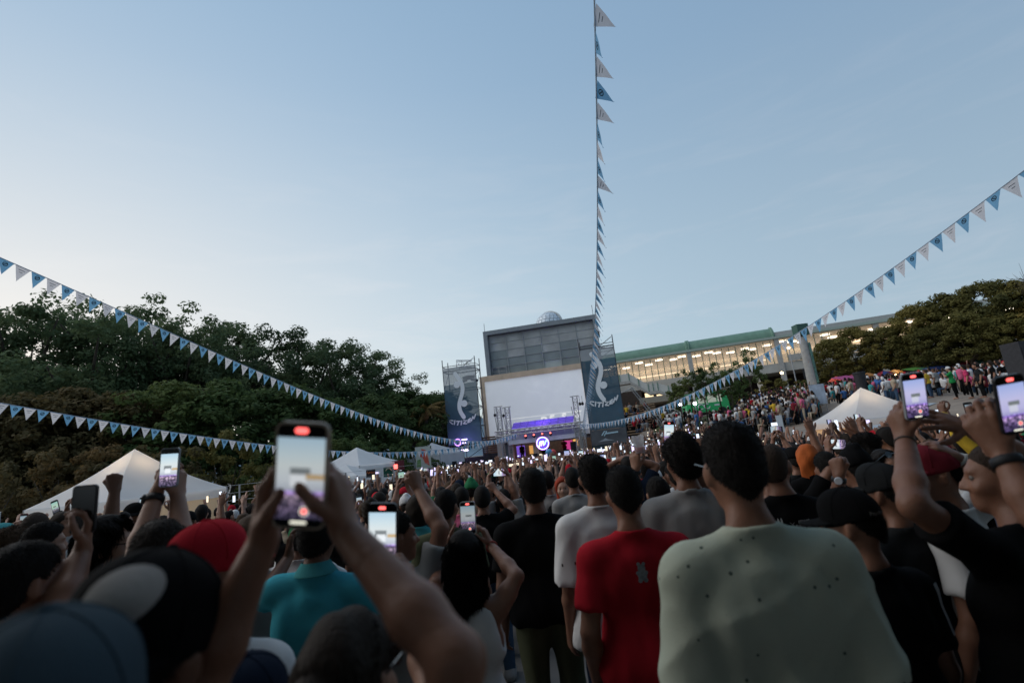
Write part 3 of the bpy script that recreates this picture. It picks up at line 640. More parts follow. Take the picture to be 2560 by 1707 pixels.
# paved strip beside the right tent
pv = []
for t_ in np.linspace(0, 1, 14):
    for s_ in (-1.1, 1.1):
        x_, y_ = 12.2 + 9.5 * t_ + s_ * .15, 25.2 + 3.0 * t_ + s_; pv.append((x_, y_, float(zt(x_, y_)) + .03))
tag(link('path', np_mesh('path', np.array(pv), np.array([(2 * i, 2 * i + 1, 2 * i + 3, 2 * i + 2) for i in range(13)]), True), mat('blue_grey_path', (.30, .34, .37), .8, .1, 2)), kind='structure')

# ------------------------------------------------------------------ green bus, car, lamps
def wheel(mb, c, r, w, ax): mb.lathe(c, [(0, -w / 2), (r, -w / 2), (r, w / 2), (0, w / 2)], 14, 0, ax)
bp_ = at(1768, 1040, 53.5); bp_[2] = float(zt(bp_[0], bp_[1])); yaw = -.05
bx = np.array([math.cos(yaw), math.sin(yaw), 0]); by = np.array([-math.sin(yaw), math.cos(yaw), 0])
root = empty('green_bus', bp_, yaw); tag(root, 'small green bus with lit windows parked behind the lawn', 'bus')
M_BUS = mat('bus_green', (.03, .42, .13), .35, .05, 2, spec=.5)
b = MB(); b.box((0, 0, .85), (4.3, 1.9, .9)); b.box((0, 0, 2.28), (4.1, 1.86, .22)); 
for x_ in (-2.05, -1.0, 0, 1.0, 1.55): b.box((x_, 0, 1.75), (.10, 1.86, .9))
b.slab([(1.6, -.93, 1.3), (2.15, -.93, 1.3), (1.95, -.93, 2.2), (1.5, -.93, 2.3)], (0, 1.86, 0)); b.build('body', M_BUS, root)
for x0, x1 in ((-2.0, -1.06), (-.94, -.06), (.06, .94), (1.06, 1.5)):
    b = MB(); b.box(((x0 + x1) / 2, -.9, 1.74), (x1 - x0, .03, .86)); b.build('window', mat('bus_window', (.3, .34, .30), .15, .2, emit=(.75, .8, .62), es=.18), root)
for x_ in (-1.4, 1.4):
    b = MB(); wheel(b, (x_, -.9, .38), .38, .22, ((1, 0, 0), (0, 0, 1), (0, -1, 0))); b.build('wheel', M_BLACK, root)
b = MB(); b.tube([(-.7 + .3 * math.cos(a), -.97, .95 + .25 * math.sin(a)) for a in np.linspace(0, 5.2, 14)], .05, 4); b.tube([(-.1 + .28 * math.cos(a), -.97, .95 + .25 * math.sin(a)) for a in np.linspace(1, 6.2, 14)], .05, 4); b.build('emblem', M_WHT, root)
b = MB(); b.box((.9, -.96, 1.0), (.5, .02, .16)); b.build('plate', M_WHT, root)
cp_ = at(1672, 1058, 54); cp_[2] = float(zt(cp_[0], cp_[1])); root = empty('parked_car', cp_); tag(root, 'white car with glowing lights parked left of the green bus', 'car')
b = MB(); b.slab([(-2.1, -.85, .35), (2.1, -.85, .35), (2.1, -.85, .8), (1.2, -.85, .95), (.6, -.85, 1.45), (-1.0, -.85, 1.5), (-1.9, -.85, .95), (-2.1, -.85, .8)], (0, 1.7, 0)); b.build('body', mat('car_white', (.55, .53, .50), .35, .05, spec=.5), root)
b = MB(); b.slab([(1.05, -.87, .97), (.55, -.87, 1.38), (-.9, -.87, 1.42), (-1.6, -.87, .97)], (0, .02, 0)); b.build('window', mat('dark_glass', (.03, .035, .04), .1, 0, spec=.6), root)
for x_ in (-1.3, 1.3):
    b = MB(); wheel(b, (x_, -.82, .33), .33, .2, ((1, 0, 0), (0, 0, 1), (0, -1, 0))); b.build('wheel', M_BLACK, root)
M_HL = mat('lamp_warm', (1, .8, .5), .5, 0, emit=(1, .74, .40), es=6); M_WL = mat('lamp_white', (1, 1, 1), .5, 0, emit=(.95, .95, 1), es=7)
for y_ in (-.6, .6):
    b = MB(); b.lathe((2.1, y_, .68), [(0, -.05), (.1, 0), (0, .05)], 8, 0, ((0, 1, 0), (0, 0, 1), (1, 0, 0))); b.build('headlight', M_HL, root)
for k, (px, py, zc, hh, mm, lab) in enumerate(((1972, 872, 62, 5.2, M_HL, 'slim warm street lamp left of the concrete pylon'), (1738, 1012, 50, 3.0, M_WL, 'bright white lamp post left of the green bus'), (1702, 1014, 52, 2.8, M_WL, 'white lamp post over the parked white car'), (1955, 935, 56, 2.6, M_HL, 'short warm globe lamp among bushes right of the station steps'), (1932, 995, 42, 1.6, M_HL, 'low warm lamp in the seated crowd on the slope'))):
    p = at(px, py, zc); g_ = float(zt(p[0], p[1])); g_ = max(g_, p[2] - hh)
    root = empty('street_lamp', (p[0], p[1], g_)); tag(root, lab, 'street lamp')
    H_ = p[2] - g_
    b = MB(); b.bar((0, 0, 0), (0, 0, H_), .07, 6, 0, .05); b.build('post', M_STEEL, root)
    b = MB(); b.lathe((0, 0, H_ + .12), [(0, -.16), (.14, -.08), (.17, .02), (.1, .13), (0, .16)], 10); b.build('lamp_head', mm, root, True)

# ------------------------------------------------------------------ white canopy tents
M_TENT = mat('white_canopy', (.82, .83, .84), .75, .04, 1.5, trans=.5); M_TIN = mat('cream_wall', (.62, .50, .36), .8, .08, 1, trans=.4, emit=(1, .74, .45), es=.06)
def tent(lab, c, f, he, ha, lit=None, walls=(), es=0, name='canopy_tent', hw=None):
    """c centre, f corner towards the camera (x, y), he eave height, ha apex height"""
    c = np.array(c, float); d = np.array(f, float) - c; g = float(zt(*c)); q = np.array([[0, -1], [1, 0]])
    cs = [c + d, c + q @ d, c - d, c - q @ d]
    base = np.array([c[0], c[1], g]); root = empty(name, base); tag(root, lab, 'tent', 'white canopy tents')
    C3 = [np.array([p[0], p[1], g + he]) for p in cs]; A3 = np.array([c[0], c[1], g + ha])
    # roof: four slightly sagging panels
    b = MB()
    for i in range(4):
        p0, p1 = C3[i], C3[(i + 1) % 4]; n = 8
        rows = []
        for j in range(n + 1):
            t_ = j / n; rows.append([p0 * (1 - s_) * (1 - t_) + p1 * s_ * (1 - t_) + A3 * t_ - FZ * (.26 * math.sin(math.pi * min(1, t_ * 1.02)) * (ha - he) * .28 + .05 * math.sin(math.pi * s_) * (1 - t_)) + FZ * .016 * math.sin(s_ * 23 + t_ * 9) * math.sin(math.pi * s_) * (1 - t_) for s_ in np.linspace(0, 1, n + 1)])
        base_i = len(b.v); vs = [p for r in rows for p in r]
        b.add(vs, [(j * (n + 1) + k, j * (n + 1) + k + 1, (j + 1) * (n + 1) + k + 1, (j + 1) * (n + 1) + k) for j in range(n) for k in range(n)])
    P(b, 'canopy', M_TENT, root, True)
    b = MB()
    for i in range(4):
        p0, p1 = C3[i], C3[(i + 1) % 4]; o = nrm(((p0 + p1) / 2 - base) * [1, 1, 0]) * .02
        for s_ in range(6):
            a0, a1 = p0 + (p1 - p0) * s_ / 6 + o, p0 + (p1 - p0) * (s_ + 1) / 6 + o
            b.quad(a0, a1, a1 - FZ * (.22 + .015 * ((s_ + 1) % 2)), a0 - FZ * (.22 + .015 * (s_ % 2)))
    P(b, 'valance', M_TENT, root)
    for p in C3:
        b = MB(); b.bar([p[0], p[1], float(zt(p[0], p[1]))], p, .028, 6); P(b, 'leg', M_STEEL, root)
    for i in walls:
        p0, p1 = C3[i], C3[(i + 1) % 4]; o = nrm(((p0 + p1) / 2 - base) * [1, 1, 0]) * -.03
        b = MB(); n = 8
        for s_ in range(n):
            a0, a1 = p0 + (p1 - p0) * s_ / n + o, p0 + (p1 - p0) * (s_ + 1) / n + o; w0, w1 = .03 * math.sin(s_ * 2.1), .03 * math.sin((s_ + 1) * 2.1)
            b.quad(a0 - FZ * .05, a1 - FZ * .05, a1 - FZ * (he - .05) + o * w1 * 30, a0 - FZ * (he - .05) + o * w0 * 30)
        P(b, 'side_wall', lit if lit else M_TENT, root, True)
    if es:
        l_ = bpy.data.lights.new('tent_lamp', 'POINT'); l_.energy = es; l_.color = (1, .70, .40); l_.shadow_soft_size = .2
        lo = bpy.data.objects.new('tent_lamp', l_); lo.location = tuple(A3 - FZ * .7); COL.objects.link(lo)
        b = MB(); b.lathe(A3 - FZ * .7, [(0, -.06), (.05, 0), (0, .06)], 8); P(b, 'bulb', M_HL, root)
    return root
tent('large white canopy tent with lit cream walls at left under the lower flag string', (-9.85, 13.1), (-8.95, 11.25), 2.12, 3.32, M_TIN, (1, 2), 7)
tent('white peaked tent right of the big raised phone at mid left', (-8.76, 27.4), (-8.0, 25.3), 2.55, 3.5, None, (1, 2))
tent('lower white tent tucked in front of the mid left peaked tent', (-8.1, 25.6 - 1.9), (-7.2, 22.4), 2.1, 2.62, None, ())
tent('small white tent at the left tower foot behind the posters', (-7.6, 43.5), (-6.6, 41.0), 3.0, 3.9, None, (0, 1, 2, 3))
tent('white canopy tent with glowing orange wall on the right before the slope', (12.35, 18.75), (10.95, 17.4), 2.12, 3.22, mat('orange_wall', (.75, .50, .28), .8, .06, 1, trans=.3, emit=(1, .55, .25), es=.16), (3,), 7)
tent('white tent roof cut by the right edge of the picture', (15.9, 12.6), (14.6, 11.8), 2.6, 3.6, None, (3, 0))
# posters and signs among the crowd at left
def board(name, cat, lab, px, py, zc, w, h, m, yaw=0, stick=True, tilt=0):
    p = at(px, py, zc); root = empty(name, (p[0], p[1], float(zt(p[0], p[1]))), yaw); tag(root, lab, cat); z_ = p[2] - root.location[2]
    b = MB(); b.box((0, 0, z_), (w, .03, h), 0, (np.array([math.cos(tilt), 0, math.sin(tilt)]), np.array([0, 1, 0]), np.array([-math.sin(tilt), 0, math.cos(tilt)]))); pn = b.build('panel', m, root)
    if stick:
        b = MB(); b.bar((0, .03, 0), (0, .03, z_ - h / 2 + .05), .02, 5); b.build('pole', M_WOOD, root)
    return root, z_
rt, z_ = board('crowd_sign', 'sign', 'black hand held sign with orange script above the left crowd', 927, 1183, 20, .36, .30, mat('sign_black', (.015, .015, .018), .7, .1))
b = MB(); O_ = mat('orange_paint', (.75, .22, .08), .7, .05)
for k, ch in enumerate(((0, 0, .03, .09, .06, 0), (.0, .05, .03, .0, .05, .06), (0, 0, .02, .06, .05, .02), (0, .06, .03, 0, .05, .05), (0, 0, .0, .08, .03, 0), (.0, .05, .04, .01, .05, .04))):
    x0 = -.15 + k * .052; b.tube([(x0 + ch[0], -.022, z_ + ch[1]), (x0 + ch[2], -.022, z_ + ch[3]), (x0 + ch[4], -.022, z_ + ch[5])], .008, 4)
b.build('script', O_, rt)
rt, z_ = board('poster_banner', 'banner', 'tall white poster with a red figure beside the small tent', 1058, 1143, 36, 1.1, 1.5, mat('poster_white', (.6, .58, .5), .8, .05), .5)
b = MB(); b.slab([(-.1, -.03, z_ + .6), (.2, -.03, z_ + .5), (.35, -.03, z_ - .1), (.42, -.03, z_ - .6), (.1, -.03, z_ - .4), (-.05, -.03, z_), (-.3, -.03, z_ + .1), (-.1, -.03, z_ + .3)], (0, -.01, 0)); b.build('figure', mat('poster_red', (.7, .13, .08), .8, .1), rt)
b = MB(); b.slab([(-.5, -.03, z_ - .6), (-.2, -.03, z_ - .62), (-.2, -.03, z_ - .1), (-.45, -.03, z_ - .15)], (0, -.01, 0)); b.build('print', mat('poster_green', (.2, .32, .12), .8, .2), rt)
rt, z_ = board('green_banner', 'banner', 'green banner with a pale crest at the back left of the crowd', 972, 1176, 27, .56, .62, mat('banner_green', (.02, .11, .075), .8, .1))
b = MB(); b.tube([(.16 * math.cos(a), -.03, z_ - .06 + .18 * math.sin(a)) for a in np.linspace(.3, 2.8, 12)], .03, 4); b.box((0, -.03, z_ + .2), (.2, .02, .05)); b.build('crest', mat('crest', (.55, .55, .42), .8), rt)
rt, z_ = board('red_light_box', 'light', 'small glowing red light box at the back left of the crowd', 989, 1166, 27, .2, .22, mat('red_box', (.8, .1, .08), .5, 0, emit=(1, .12, .10), es=2.6))
b = MB(); b.box((0, .06, z_ + .05), (.9, .06, .5)); b.build('backing', mat('maroon', (.10, .02, .03), .8), rt)
root = empty('speaker_stack', at(1128, 1150, 42)); p = at(1128, 1148, 42); root.location = (p[0], p[1], float(zt(p[0], p[1]))); tag(root, 'black loudspeaker cabinets beside the left tower skirt', 'loudspeaker')
for k, (x_, h_) in enumerate(((-.9, 1.9), (.0, 2.2), (1.0, 2.1))):
    b = MB(); b.box((x_, 0, h_ / 2), (.8, .6, h_)); b.build('cabinet', M_BLACK, root)
    b = MB(); b.lathe((x_, -.31, h_ * .7), [(0, 0), (.26, .0), (.28, .03)], 12, 0, ((1, 0, 0), (0, 0, 1), (0, -1, 0))); b.build('cone', M_DSTEEL, root)
# mesh fence by the left tent
p = at(600, 1195, 17); root = empty('mesh_fence', (p[0], p[1], float(zt(p[0], p[1])))); tag(root, 'thin steel mesh fence behind the large left tent', 'fence')
for k in range(6):
    b = MB(); b.bar((k * 1.6 - 2, k * .7, 0), (k * 1.6 - 2, k * .7, 2.2), .03, 5); b.build('post', M_STEEL, root)
b = MB()
for z_ in np.linspace(.2, 2.2, 9): b.bar((-2, 0, z_), (6, 3.5, z_), .006, 3)
b.build('wire', M_STEEL, root)
# dark round kiosk column, speaker column at the right edge
for (px, py0, py1, zc, r_, sq, lab, nm_) in ((2146, 930, 985, 33, .33, 0, 'dark round wrapped column between the pylon and the market umbrellas', 'dark_column'), (2552, 855, 985, 22, .55, 1, 'tall black speaker column at the right edge under the trees', 'speaker_column')):
    t_ = at(px, py0, zc); g_ = float(zt(t_[0], t_[1])); root = empty(nm_, (t_[0], t_[1], g_)); tag(root, lab, 'column'); H_ = t_[2] - g_
    b = MB()
    if sq: b.box((0, 0, H_ / 2), (r_ * 2, r_ * 1.6, H_)); 
    else: b.lathe((0, 0, 0), [(r_ * .8, 0), (r_ * .85, H_ * .6), (r_ * 1.05, H_ - .12), (r_ * 1.12, H_ - .1), (r_ * 1.1, H_), (0, H_)], 16)
    b.build('shaft', mat('dark_wrap', (.03, .03, .034), .7, .2), root)
    b = MB()
    if sq: 
        for k in range(3): b.box((0, -r_ * .81, H_ * (.25 + .27 * k)), (r_ * 1.8, .03, H_ * .22))
    else: b.lathe((0, 0, 0), [(r_ * .9, H_ * .3), (r_ * .95, H_ * .36), (r_ * .9, H_ * .42)], 16)
    b.build('grille' if sq else 'band', M_BLACK, root)

# ------------------------------------------------------------------ market umbrellas and canopies on the right
def umbrella(px, py, zc, r_, cols, lab, glow=0):
    t_ = at(px, py, zc); g_ = float(zt(t_[0], t_[1])); root = empty('market_umbrella', (t_[0], t_[1], g_)); tag(root, lab, 'umbrella', 'market umbrellas under the right hand trees')
    H_ = max(2.1, t_[2] - g_); b = MB(); b.bar((0, 0, 0), (0, 0, H_), .025, 6); b.build('pole', M_STEEL, root)
    n = 8
    for k in range(n):
        a0, a1 = 2 * math.pi * k / n, 2 * math.pi * (k + 1) / n; b = MB()
        pr = [(0, H_), (r_ * .5, H_ - .17 * r_), (r_, H_ - .5 * r_)]
        for (ra, za), (rb_, zb) in zip(pr[:-1], pr[1:]): b.quad((ra * math.cos(a0), ra * math.sin(a0), za), (rb_ * math.cos(a0), rb_ * math.sin(a0), zb), (rb_ * math.cos(a1), rb_ * math.sin(a1), zb), (ra * math.cos(a1), ra * math.sin(a1), za))
        c = cols[k % len(cols)]; b.build('panel', mat('umb_%d_%d_%d' % tuple(int(x * 99) for x in c), c, .7, .05, trans=.3), root)
    if glow:
        b = MB(); b.lathe((0, 0, H_ - .6 * r_), [(0, -.1), (.14, 0), (0, .1)], 8); b.build('bulb', M_HL, root)
        l_ = bpy.data.lights.new('stall_lamp', 'POINT'); l_.energy = glow; l_.color = (1, .72, .4); l_.shadow_soft_size = .1
        o_ = bpy.data.objects.new('stall_lamp', l_); o_.location = (t_[0], t_[1], g_ + H_ - .8 * r_); COL.objects.link(o_)
RD, BL, OR, GN, PK, TL_, YL = (.26, .025, .03), (.03, .06, .20), (.42, .19, .06), (.10, .26, .05), (.30, .06, .09), (.015, .15, .12), (.36, .32, .07)
umbrella(2212, 941, 47, .95, [RD, BL], 'red and blue striped market umbrella at the head of the stalls')
umbrella(2172, 948, 47, .75, [OR], 'small orange umbrella left of the red and blue striped umbrella')
umbrella(2240, 944, 47, .75, [OR, (.7, .38, .14)], 'glowing orange umbrella right of the red and blue striped umbrella', 25)
umbrella(2372, 916, 47, .95, [PK], 'rose pink peaked market umbrella above the raised phone hand')
umbrella(2092, 950, 47, .8, [(.5, .1, .08)], 'little red lit umbrella left of the dark round column', 18)
umbrella(2130, 945, 47, .8, [RD, PK], 'small red and pink umbrella beside the dark round column')
def stall(px, py, zc, w, d, col, lab, tilt=.1):
    t_ = at(px, py, zc); g_ = float(zt(t_[0], t_[1])); root = empty('market_stall', (t_[0], t_[1], g_), .15); tag(root, lab, 'market stall', 'market stalls under the right hand trees'); H_ = max(2.0, t_[2] - g_)
    b = MB(); b.slab([(-w / 2, -d / 2, H_ - .35), (w / 2, -d / 2, H_ - .35 + tilt), (w / 2, d / 2, H_ + .1), (-w / 2, d / 2, H_ + .1 - tilt)], (0, 0, .03)); b.slab([(-w / 2, -d / 2, H_ - .36), (w / 2, -d / 2, H_ - .36 + tilt), (w / 2, -d / 2, H_ - .55 + tilt), (-w / 2, -d / 2, H_ - .55)], (0, -.02, 0)); b.build('awning', mat('awn_%d_%d_%d' % tuple(int(x * 99) for x in col), col, .7, .08, trans=.25), root)
    for x_ in (-w / 2, w / 2):
        for y_ in (-d / 2, d / 2):
            b = MB(); b.bar((x_, y_, 0), (x_, y_, H_ - .3), .03, 5); b.build('leg', M_STEEL, root)
    b = MB(); b.box((0, 0, .8), (w * .9, d * .6, .06)); b.box((0, 0, .4), (w * .86, d * .5, .74)); b.build('counter', M_WOOD, root)
    b = MB()
    for k in range(7): b.box((-w * .36 + k * w * .12, random.uniform(-.15, .15), .92), (.16, .2, .18 + .1 * random.random()))
    b.build('goods', mat('goods_%d' % int(px), (random.uniform(.1, .5), random.uniform(.1, .4), random.uniform(.05, .3)), .7, .5, 9), root)
stall(2290, 925, 46, 1.5, 1.4, GN, 'market stall with bright green awning under the right trees')
stall(2322, 922, 46, 2.2, 1.6, BL, 'market stall with long blue awning right of the green one')
stall(2438, 905, 46, 1.6, 1.4, TL_, 'market stall with tilted teal awning under the right trees', .35)
stall(2405, 912, 46, 1.4, 1.4, RD, 'market stall with dark red awning left of the teal one')
stall(2455, 922, 46, 1.7, 1.3, YL, 'low market stall with yellow awning behind the standing people')
stall(2115, 958, 46, 1.6, 1.3, (.45, .1, .25), 'pink market stall hung with toys left of the dark round column')
# handrail and white signboard on the slope
p0, p1 = ground(1815, 1068, 20, 60), ground(2020, 1010, 20, 60)
p0 = at(1815, 1060, 34); p1 = at(2060, 985, 34)
for p in (p0, p1): p[2] = float(zt(p[0], p[1]))
root = empty('handrail', p0); tag(root, 'long thin steel handrail crossing the slope of seated people', 'handrail')
for k in range(6):
    q_ = p0 + (p1 - p0) * k / 5; q_[2] = float(zt(q_[0], q_[1])); b = MB(); b.bar(q_, q_ + FZ * 1.05, .025, 5); P(b, 'post', M_STEEL, root)
b = MB()
for hh in (1.05, .6): b.tube([np.array([*(p0 + (p1 - p0) * t_)[:2], float(zt(*(p0 + (p1 - p0) * t_)[:2])) + hh]) for t_ in np.linspace(0, 1, 9)], .02, 5)
P(b, 'rail', M_STEEL, root)
board('white_board', 'sign', 'narrow white board standing at the end of the slope handrail', 1950, 1058, 30, .35, .95, M_WHT)
rt, z_ = board('feather_banner', 'banner', 'pale blue and pink banner hung between posts on the slope', 2045, 985, 34, 1.0, 1.3, mat('pale_banner', (.45, .50, .58), .8, .3, 2))

# ------------------------------------------------------------------ trees
def leaf_mat(name, a, b_, c_):
    m = bpy.data.materials.new(name); m.use_nodes = True; t = m.node_tree; pb = t.nodes['Principled BSDF']; pb.inputs['Roughness'].default_value = .75; pb.inputs['Specular IOR Level'].default_value = .15
    g = t.nodes.new('ShaderNodeTexCoord'); n = t.nodes.new('ShaderNodeTexNoise'); n.inputs['Scale'].default_value = .42; n.inputs['Detail'].default_value = 5
    oi = t.nodes.new('ShaderNodeObjectInfo'); ad_ = t.nodes.new('ShaderNodeVectorMath'); ad_.operation = 'ADD'
    t.links.new(g.outputs['Object'], ad_.inputs[0]); t.links.new(oi.outputs['Location'], ad_.inputs[1]); t.links.new(ad_.outputs[0], n.inputs[0])
    r = _ramp(t, n.outputs[0], [(.32, a), (.52, b_), (.70, c_)]); t.links.new(r, pb.inputs['Base Color'])
    tr = t.nodes.new('ShaderNodeBsdfTranslucent'); t.links.new(r, tr.inputs[0]); mx = t.nodes.new('ShaderNodeMixShader'); mx.inputs[0].default_value = .42
    t.links.new(pb.outputs[0], mx.inputs[1]); t.links.new(tr.outputs[0], mx.inputs[2]); t.links.new(mx.outputs[0], t.nodes['Material Output'].inputs[0]); return m
LEAF_G = leaf_mat('dark_green_leaf', (.058, .088, .044), (.095, .138, .066), (.15, .19, .088))
LEAF_M = leaf_mat('green_leaf', (.050, .080, .032), (.092, .135, .045), (.18, .19, .058))
LEAF_O = leaf_mat('rusty_leaf', (.072, .068, .032), (.13, .098, .042), (.23, .125, .048))
LEAF_Y = leaf_mat('olive_leaf', (.085, .085, .030), (.17, .15, .045), (.30, .22, .062))
M_BARK = mat('bark', (.07, .055, .042), .95, .3, 8, .4, 30)
def leaves(cent, rad, per, size, rng, flat=.6, aspect=.55):
    """leaf quads scattered in clumps"""
    n = len(cent); N_ = n * per
    d = rng.normal(size=(N_, 3)); d /= np.linalg.norm(d, axis=1)[:, None]
    rr = rng.uniform(.25, 1, N_) ** .5
    c = np.repeat(cent, per, 0); r = np.repeat(rad, per)
    p = c + d * (r * rr)[:, None] * np.array([1, 1, flat])
    nn = d * 1.0 + rng.normal(size=(N_, 3)) * .45 + np.array([0, -.0, .55]); nn /= np.linalg.norm(nn, axis=1)[:, None]
    a = np.cross(nn, rng.normal(size=(N_, 3))); a /= np.linalg.norm(a, axis=1)[:, None]; b = np.cross(nn, a)
    s = size * rng.uniform(.6, 1.4, N_)[:, None]
    v = np.stack([p - a * s, p + b * s * aspect, p + a * s, p - b * s * aspect], 1).reshape(-1, 3)
    return v, np.arange(N_ * 4).reshape(-1, 4)
def tree_proto(kind, seed):
    """unit tree: height 1; returns crown mesh and trunk mesh"""
    rng = np.random.default_rng(seed); C_, R_ = [], []; tb = MB()
    if kind == 'airy':      # wide layered crown on forked limbs, thin at the top
        tb.tube([(0, 0, -.02), (.01, 0, .2), (.0, .01, .38)], [.028, .022, .018], 7)
        for k in range(11):
            a = 2 * math.pi * k / 11 + rng.uniform(-.2, .2); r = rng.uniform(.10, .34); z = rng.uniform(.62, .97) - .25 * r
            e = np.array([r * math.cos(a), r * math.sin(a), z]); m_ = np.array([e[0] * .45, e[1] * .45, .36 + (z - .36) * .6])
            tb.tube([(0, .0, .33 + .01 * k), m_, e], [.013, .008, .003], 5)
            for j in range(9):
                q = e + rng.normal(size=3) * np.array([.085, .085, .04]); C_.append(q); R_.append(rng.uniform(.036, .072))
            for j in range(4): C_.append(m_ + rng.normal(size=3) * np.array([.07, .07, .05])); R_.append(rng.uniform(.03, .06))
            if k % 2: 
                for j in range(3): C_.append(np.array([r * 1.1 * math.cos(a + .3), r * 1.1 * math.sin(a + .3), .45 + .1 * j]) + rng.normal(size=3) * .04); R_.append(.06)
        per, size = 100, .0088
    elif kind == 'dense':
        tb.tube([(0, 0, -.02), (.01, .01, .2), (0, 0, .4)], [.032, .026, .02], 7)
        for k in range(105):
            a = rng.uniform(0, 2 * math.pi); u = rng.uniform(-.75, 1); rr = math.sqrt(1 - u * u) * rng.uniform(.55, 1)
            C_.append(np.array([.36 * rr * math.cos(a), .36 * rr * math.sin(a), .57 + .37 * u * (.9 + .1 * rng.random())])); R_.append(rng.uniform(.05, .10))
        for k in range(7):
            a = k * .9; tb.tube([(0, 0, .25 + .02 * k), (.12 * math.cos(a), .12 * math.sin(a), .45), (.25 * math.cos(a), .25 * math.sin(a), .62)], [.013, .008, .003], 5)
        per, size = 120, .0145
    elif kind == 'bushy':   # foliage to the ground
        tb.tube([(0, 0, -.02), (.01, 0, .3)], [.03, .015], 6)
        for k in range(7):
            a = k * .9; tb.tube([(0, 0, .1), (.15 * math.cos(a), .15 * math.sin(a), .35), (.28 * math.cos(a), .28 * math.sin(a), .6)], [.012, .007, .003], 4)
        for k in range(95):
            a = rng.uniform(0, 2 * math.pi); r = rng.uniform(.1, .5) ** .8; z = rng.uniform(.06, .95) * math.sqrt(max(.05, 1 - (r / .62) ** 2))
            C_.append(np.array([r * math.cos(a), r * math.sin(a), z])); R_.append(rng.uniform(.05, .10))
        per, size = 80, .021
    else:                   # feathery young trees on a thin stem
        tb.tube([(0, 0, -.02), (.008, .0, .4), (.02, .01, .85)], [.011, .009, .004], 6)
        for k in range(30):
            a = rng.uniform(0, 2 * math.pi); r = rng.uniform(.02, .24); z = .97 - .5 * r - rng.uniform(0, .42)
            C_.append(np.array([r * math.cos(a), r * math.sin(a), z])); R_.append(rng.uniform(.04, .075))
            if k % 3 == 0: tb.tube([(0.01, 0, z - .1), C_[-1]], [.004, .0015], 4)
        per, size = 85, .014
    v, f = leaves(np.array(C_), np.array(R_), per, size, rng, .65 if kind != 'thin' else .9)
    return np_mesh('crown', v, f), tb.mesh('trunk', True)
PROTO = {k: [tree_proto(k, s + 31 * i) for i in range(n)] for k, s, n in (('airy', 3, 3), ('dense', 5, 3), ('bushy', 7, 2), ('thin', 9, 2))}
_tc = {}
def tree(kind, px, py, zc, lab, leaf, group, wide=1.0, name='tree', dz=0, gz=None):
    p = at(px, py, zc); g = float(zt(p[0], p[1])) if gz is None else gz
    k = _tc.get(kind, 0); _tc[kind] = k + 1; cr, tk = PROTO[kind][k % len(PROTO[kind])]; H_ = p[2] - g
    root = empty(name, (p[0], p[1], g), random.uniform(0, 6.28)); tag(root, lab, 'tree' if name != 'bush' else 'bush', group)
    root.scale = (H_ * wide, H_ * wide, H_)
    o = link('crown', cr, None, root); 
    if not cr.materials: cr.materials.append(leaf)
    o.material_slots[0].link = 'OBJECT'; o.material_slots[0].material = leaf
    link('trunk', tk, M_BARK, root)
    return root
random.seed(21)
GB = 'tall trees along the left skyline'
for (px, py, zc, lab, wd) in ((-70, 800, 42, 'tall dark green tree cut by the left edge of the picture', 1.0), (75, 766, 43, 'tall dark green tree second along the left skyline', 1.05), (225, 805, 41, 'broad dark tree dipping below its neighbours on the left skyline', 1.1),
    (352, 750, 47, 'tallest airy tree on the left skyline with wispy top', .9), (455, 800, 46, 'airy tree just right of the tallest one on the left skyline', .95), (560, 798, 50, 'feathery dark tree in the middle of the left skyline', .95), (655, 828, 52, 'feathery tree where the left skyline starts to drop', 1.0), (765, 848, 54, 'dark tree above the upper flag string on the falling skyline', 1.0), (850, 868, 53, 'dark airy tree low on the falling skyline', .95), (905, 880, 56, 'last tall dark tree at the end of the left skyline', .9), (985, 935, 58, 'small dark tree tucked at the skyline end', .9), (145, 790, 47, 'dark tree seen between two taller trees at far left', 1.1), (500, 850, 55, 'dark tree behind the skyline row left of centre', 1.2)):
    tree('airy', px, py, zc, lab, LEAF_G, GB, wd)
GF = 'lower trees in front on the left'
for (px, py, zc, lab, lf_, wd) in ((-60, 985, 30, 'rusty brown tree at the left edge below the skyline', LEAF_O, 1.15), (75, 967, 31, 'rusty brown tree above the lower flag string at far left', LEAF_O, 1.1), (196, 962, 32, 'rusty orange topped tree left of the round green trees', LEAF_O, 1.1), (300, 970, 33, 'rusty tree touching the round green trees', LEAF_O, 1.1),
    (425, 943, 34, 'round green tree with yellowish top above the big phone', LEAF_M, 1.15), (585, 938, 36, 'largest round green tree in the left middle', LEAF_M, 1.2), (715, 950, 38, 'round green tree right of the largest round green one', LEAF_M, 1.15), (815, 985, 40, 'green tree between the two flag strings', LEAF_M, 1.2), (917, 980, 44, 'green tree left of the palms', LEAF_M, 1.2), (1010, 965, 52, 'green tree behind the palms', LEAF_M, 1.2), (1085, 968, 56, 'green tree right behind the left banner tower', LEAF_M, 1.2)):
    tree('dense', px, py, zc, lab, lf_, GF, wd)
GU = 'bushy understorey at left'
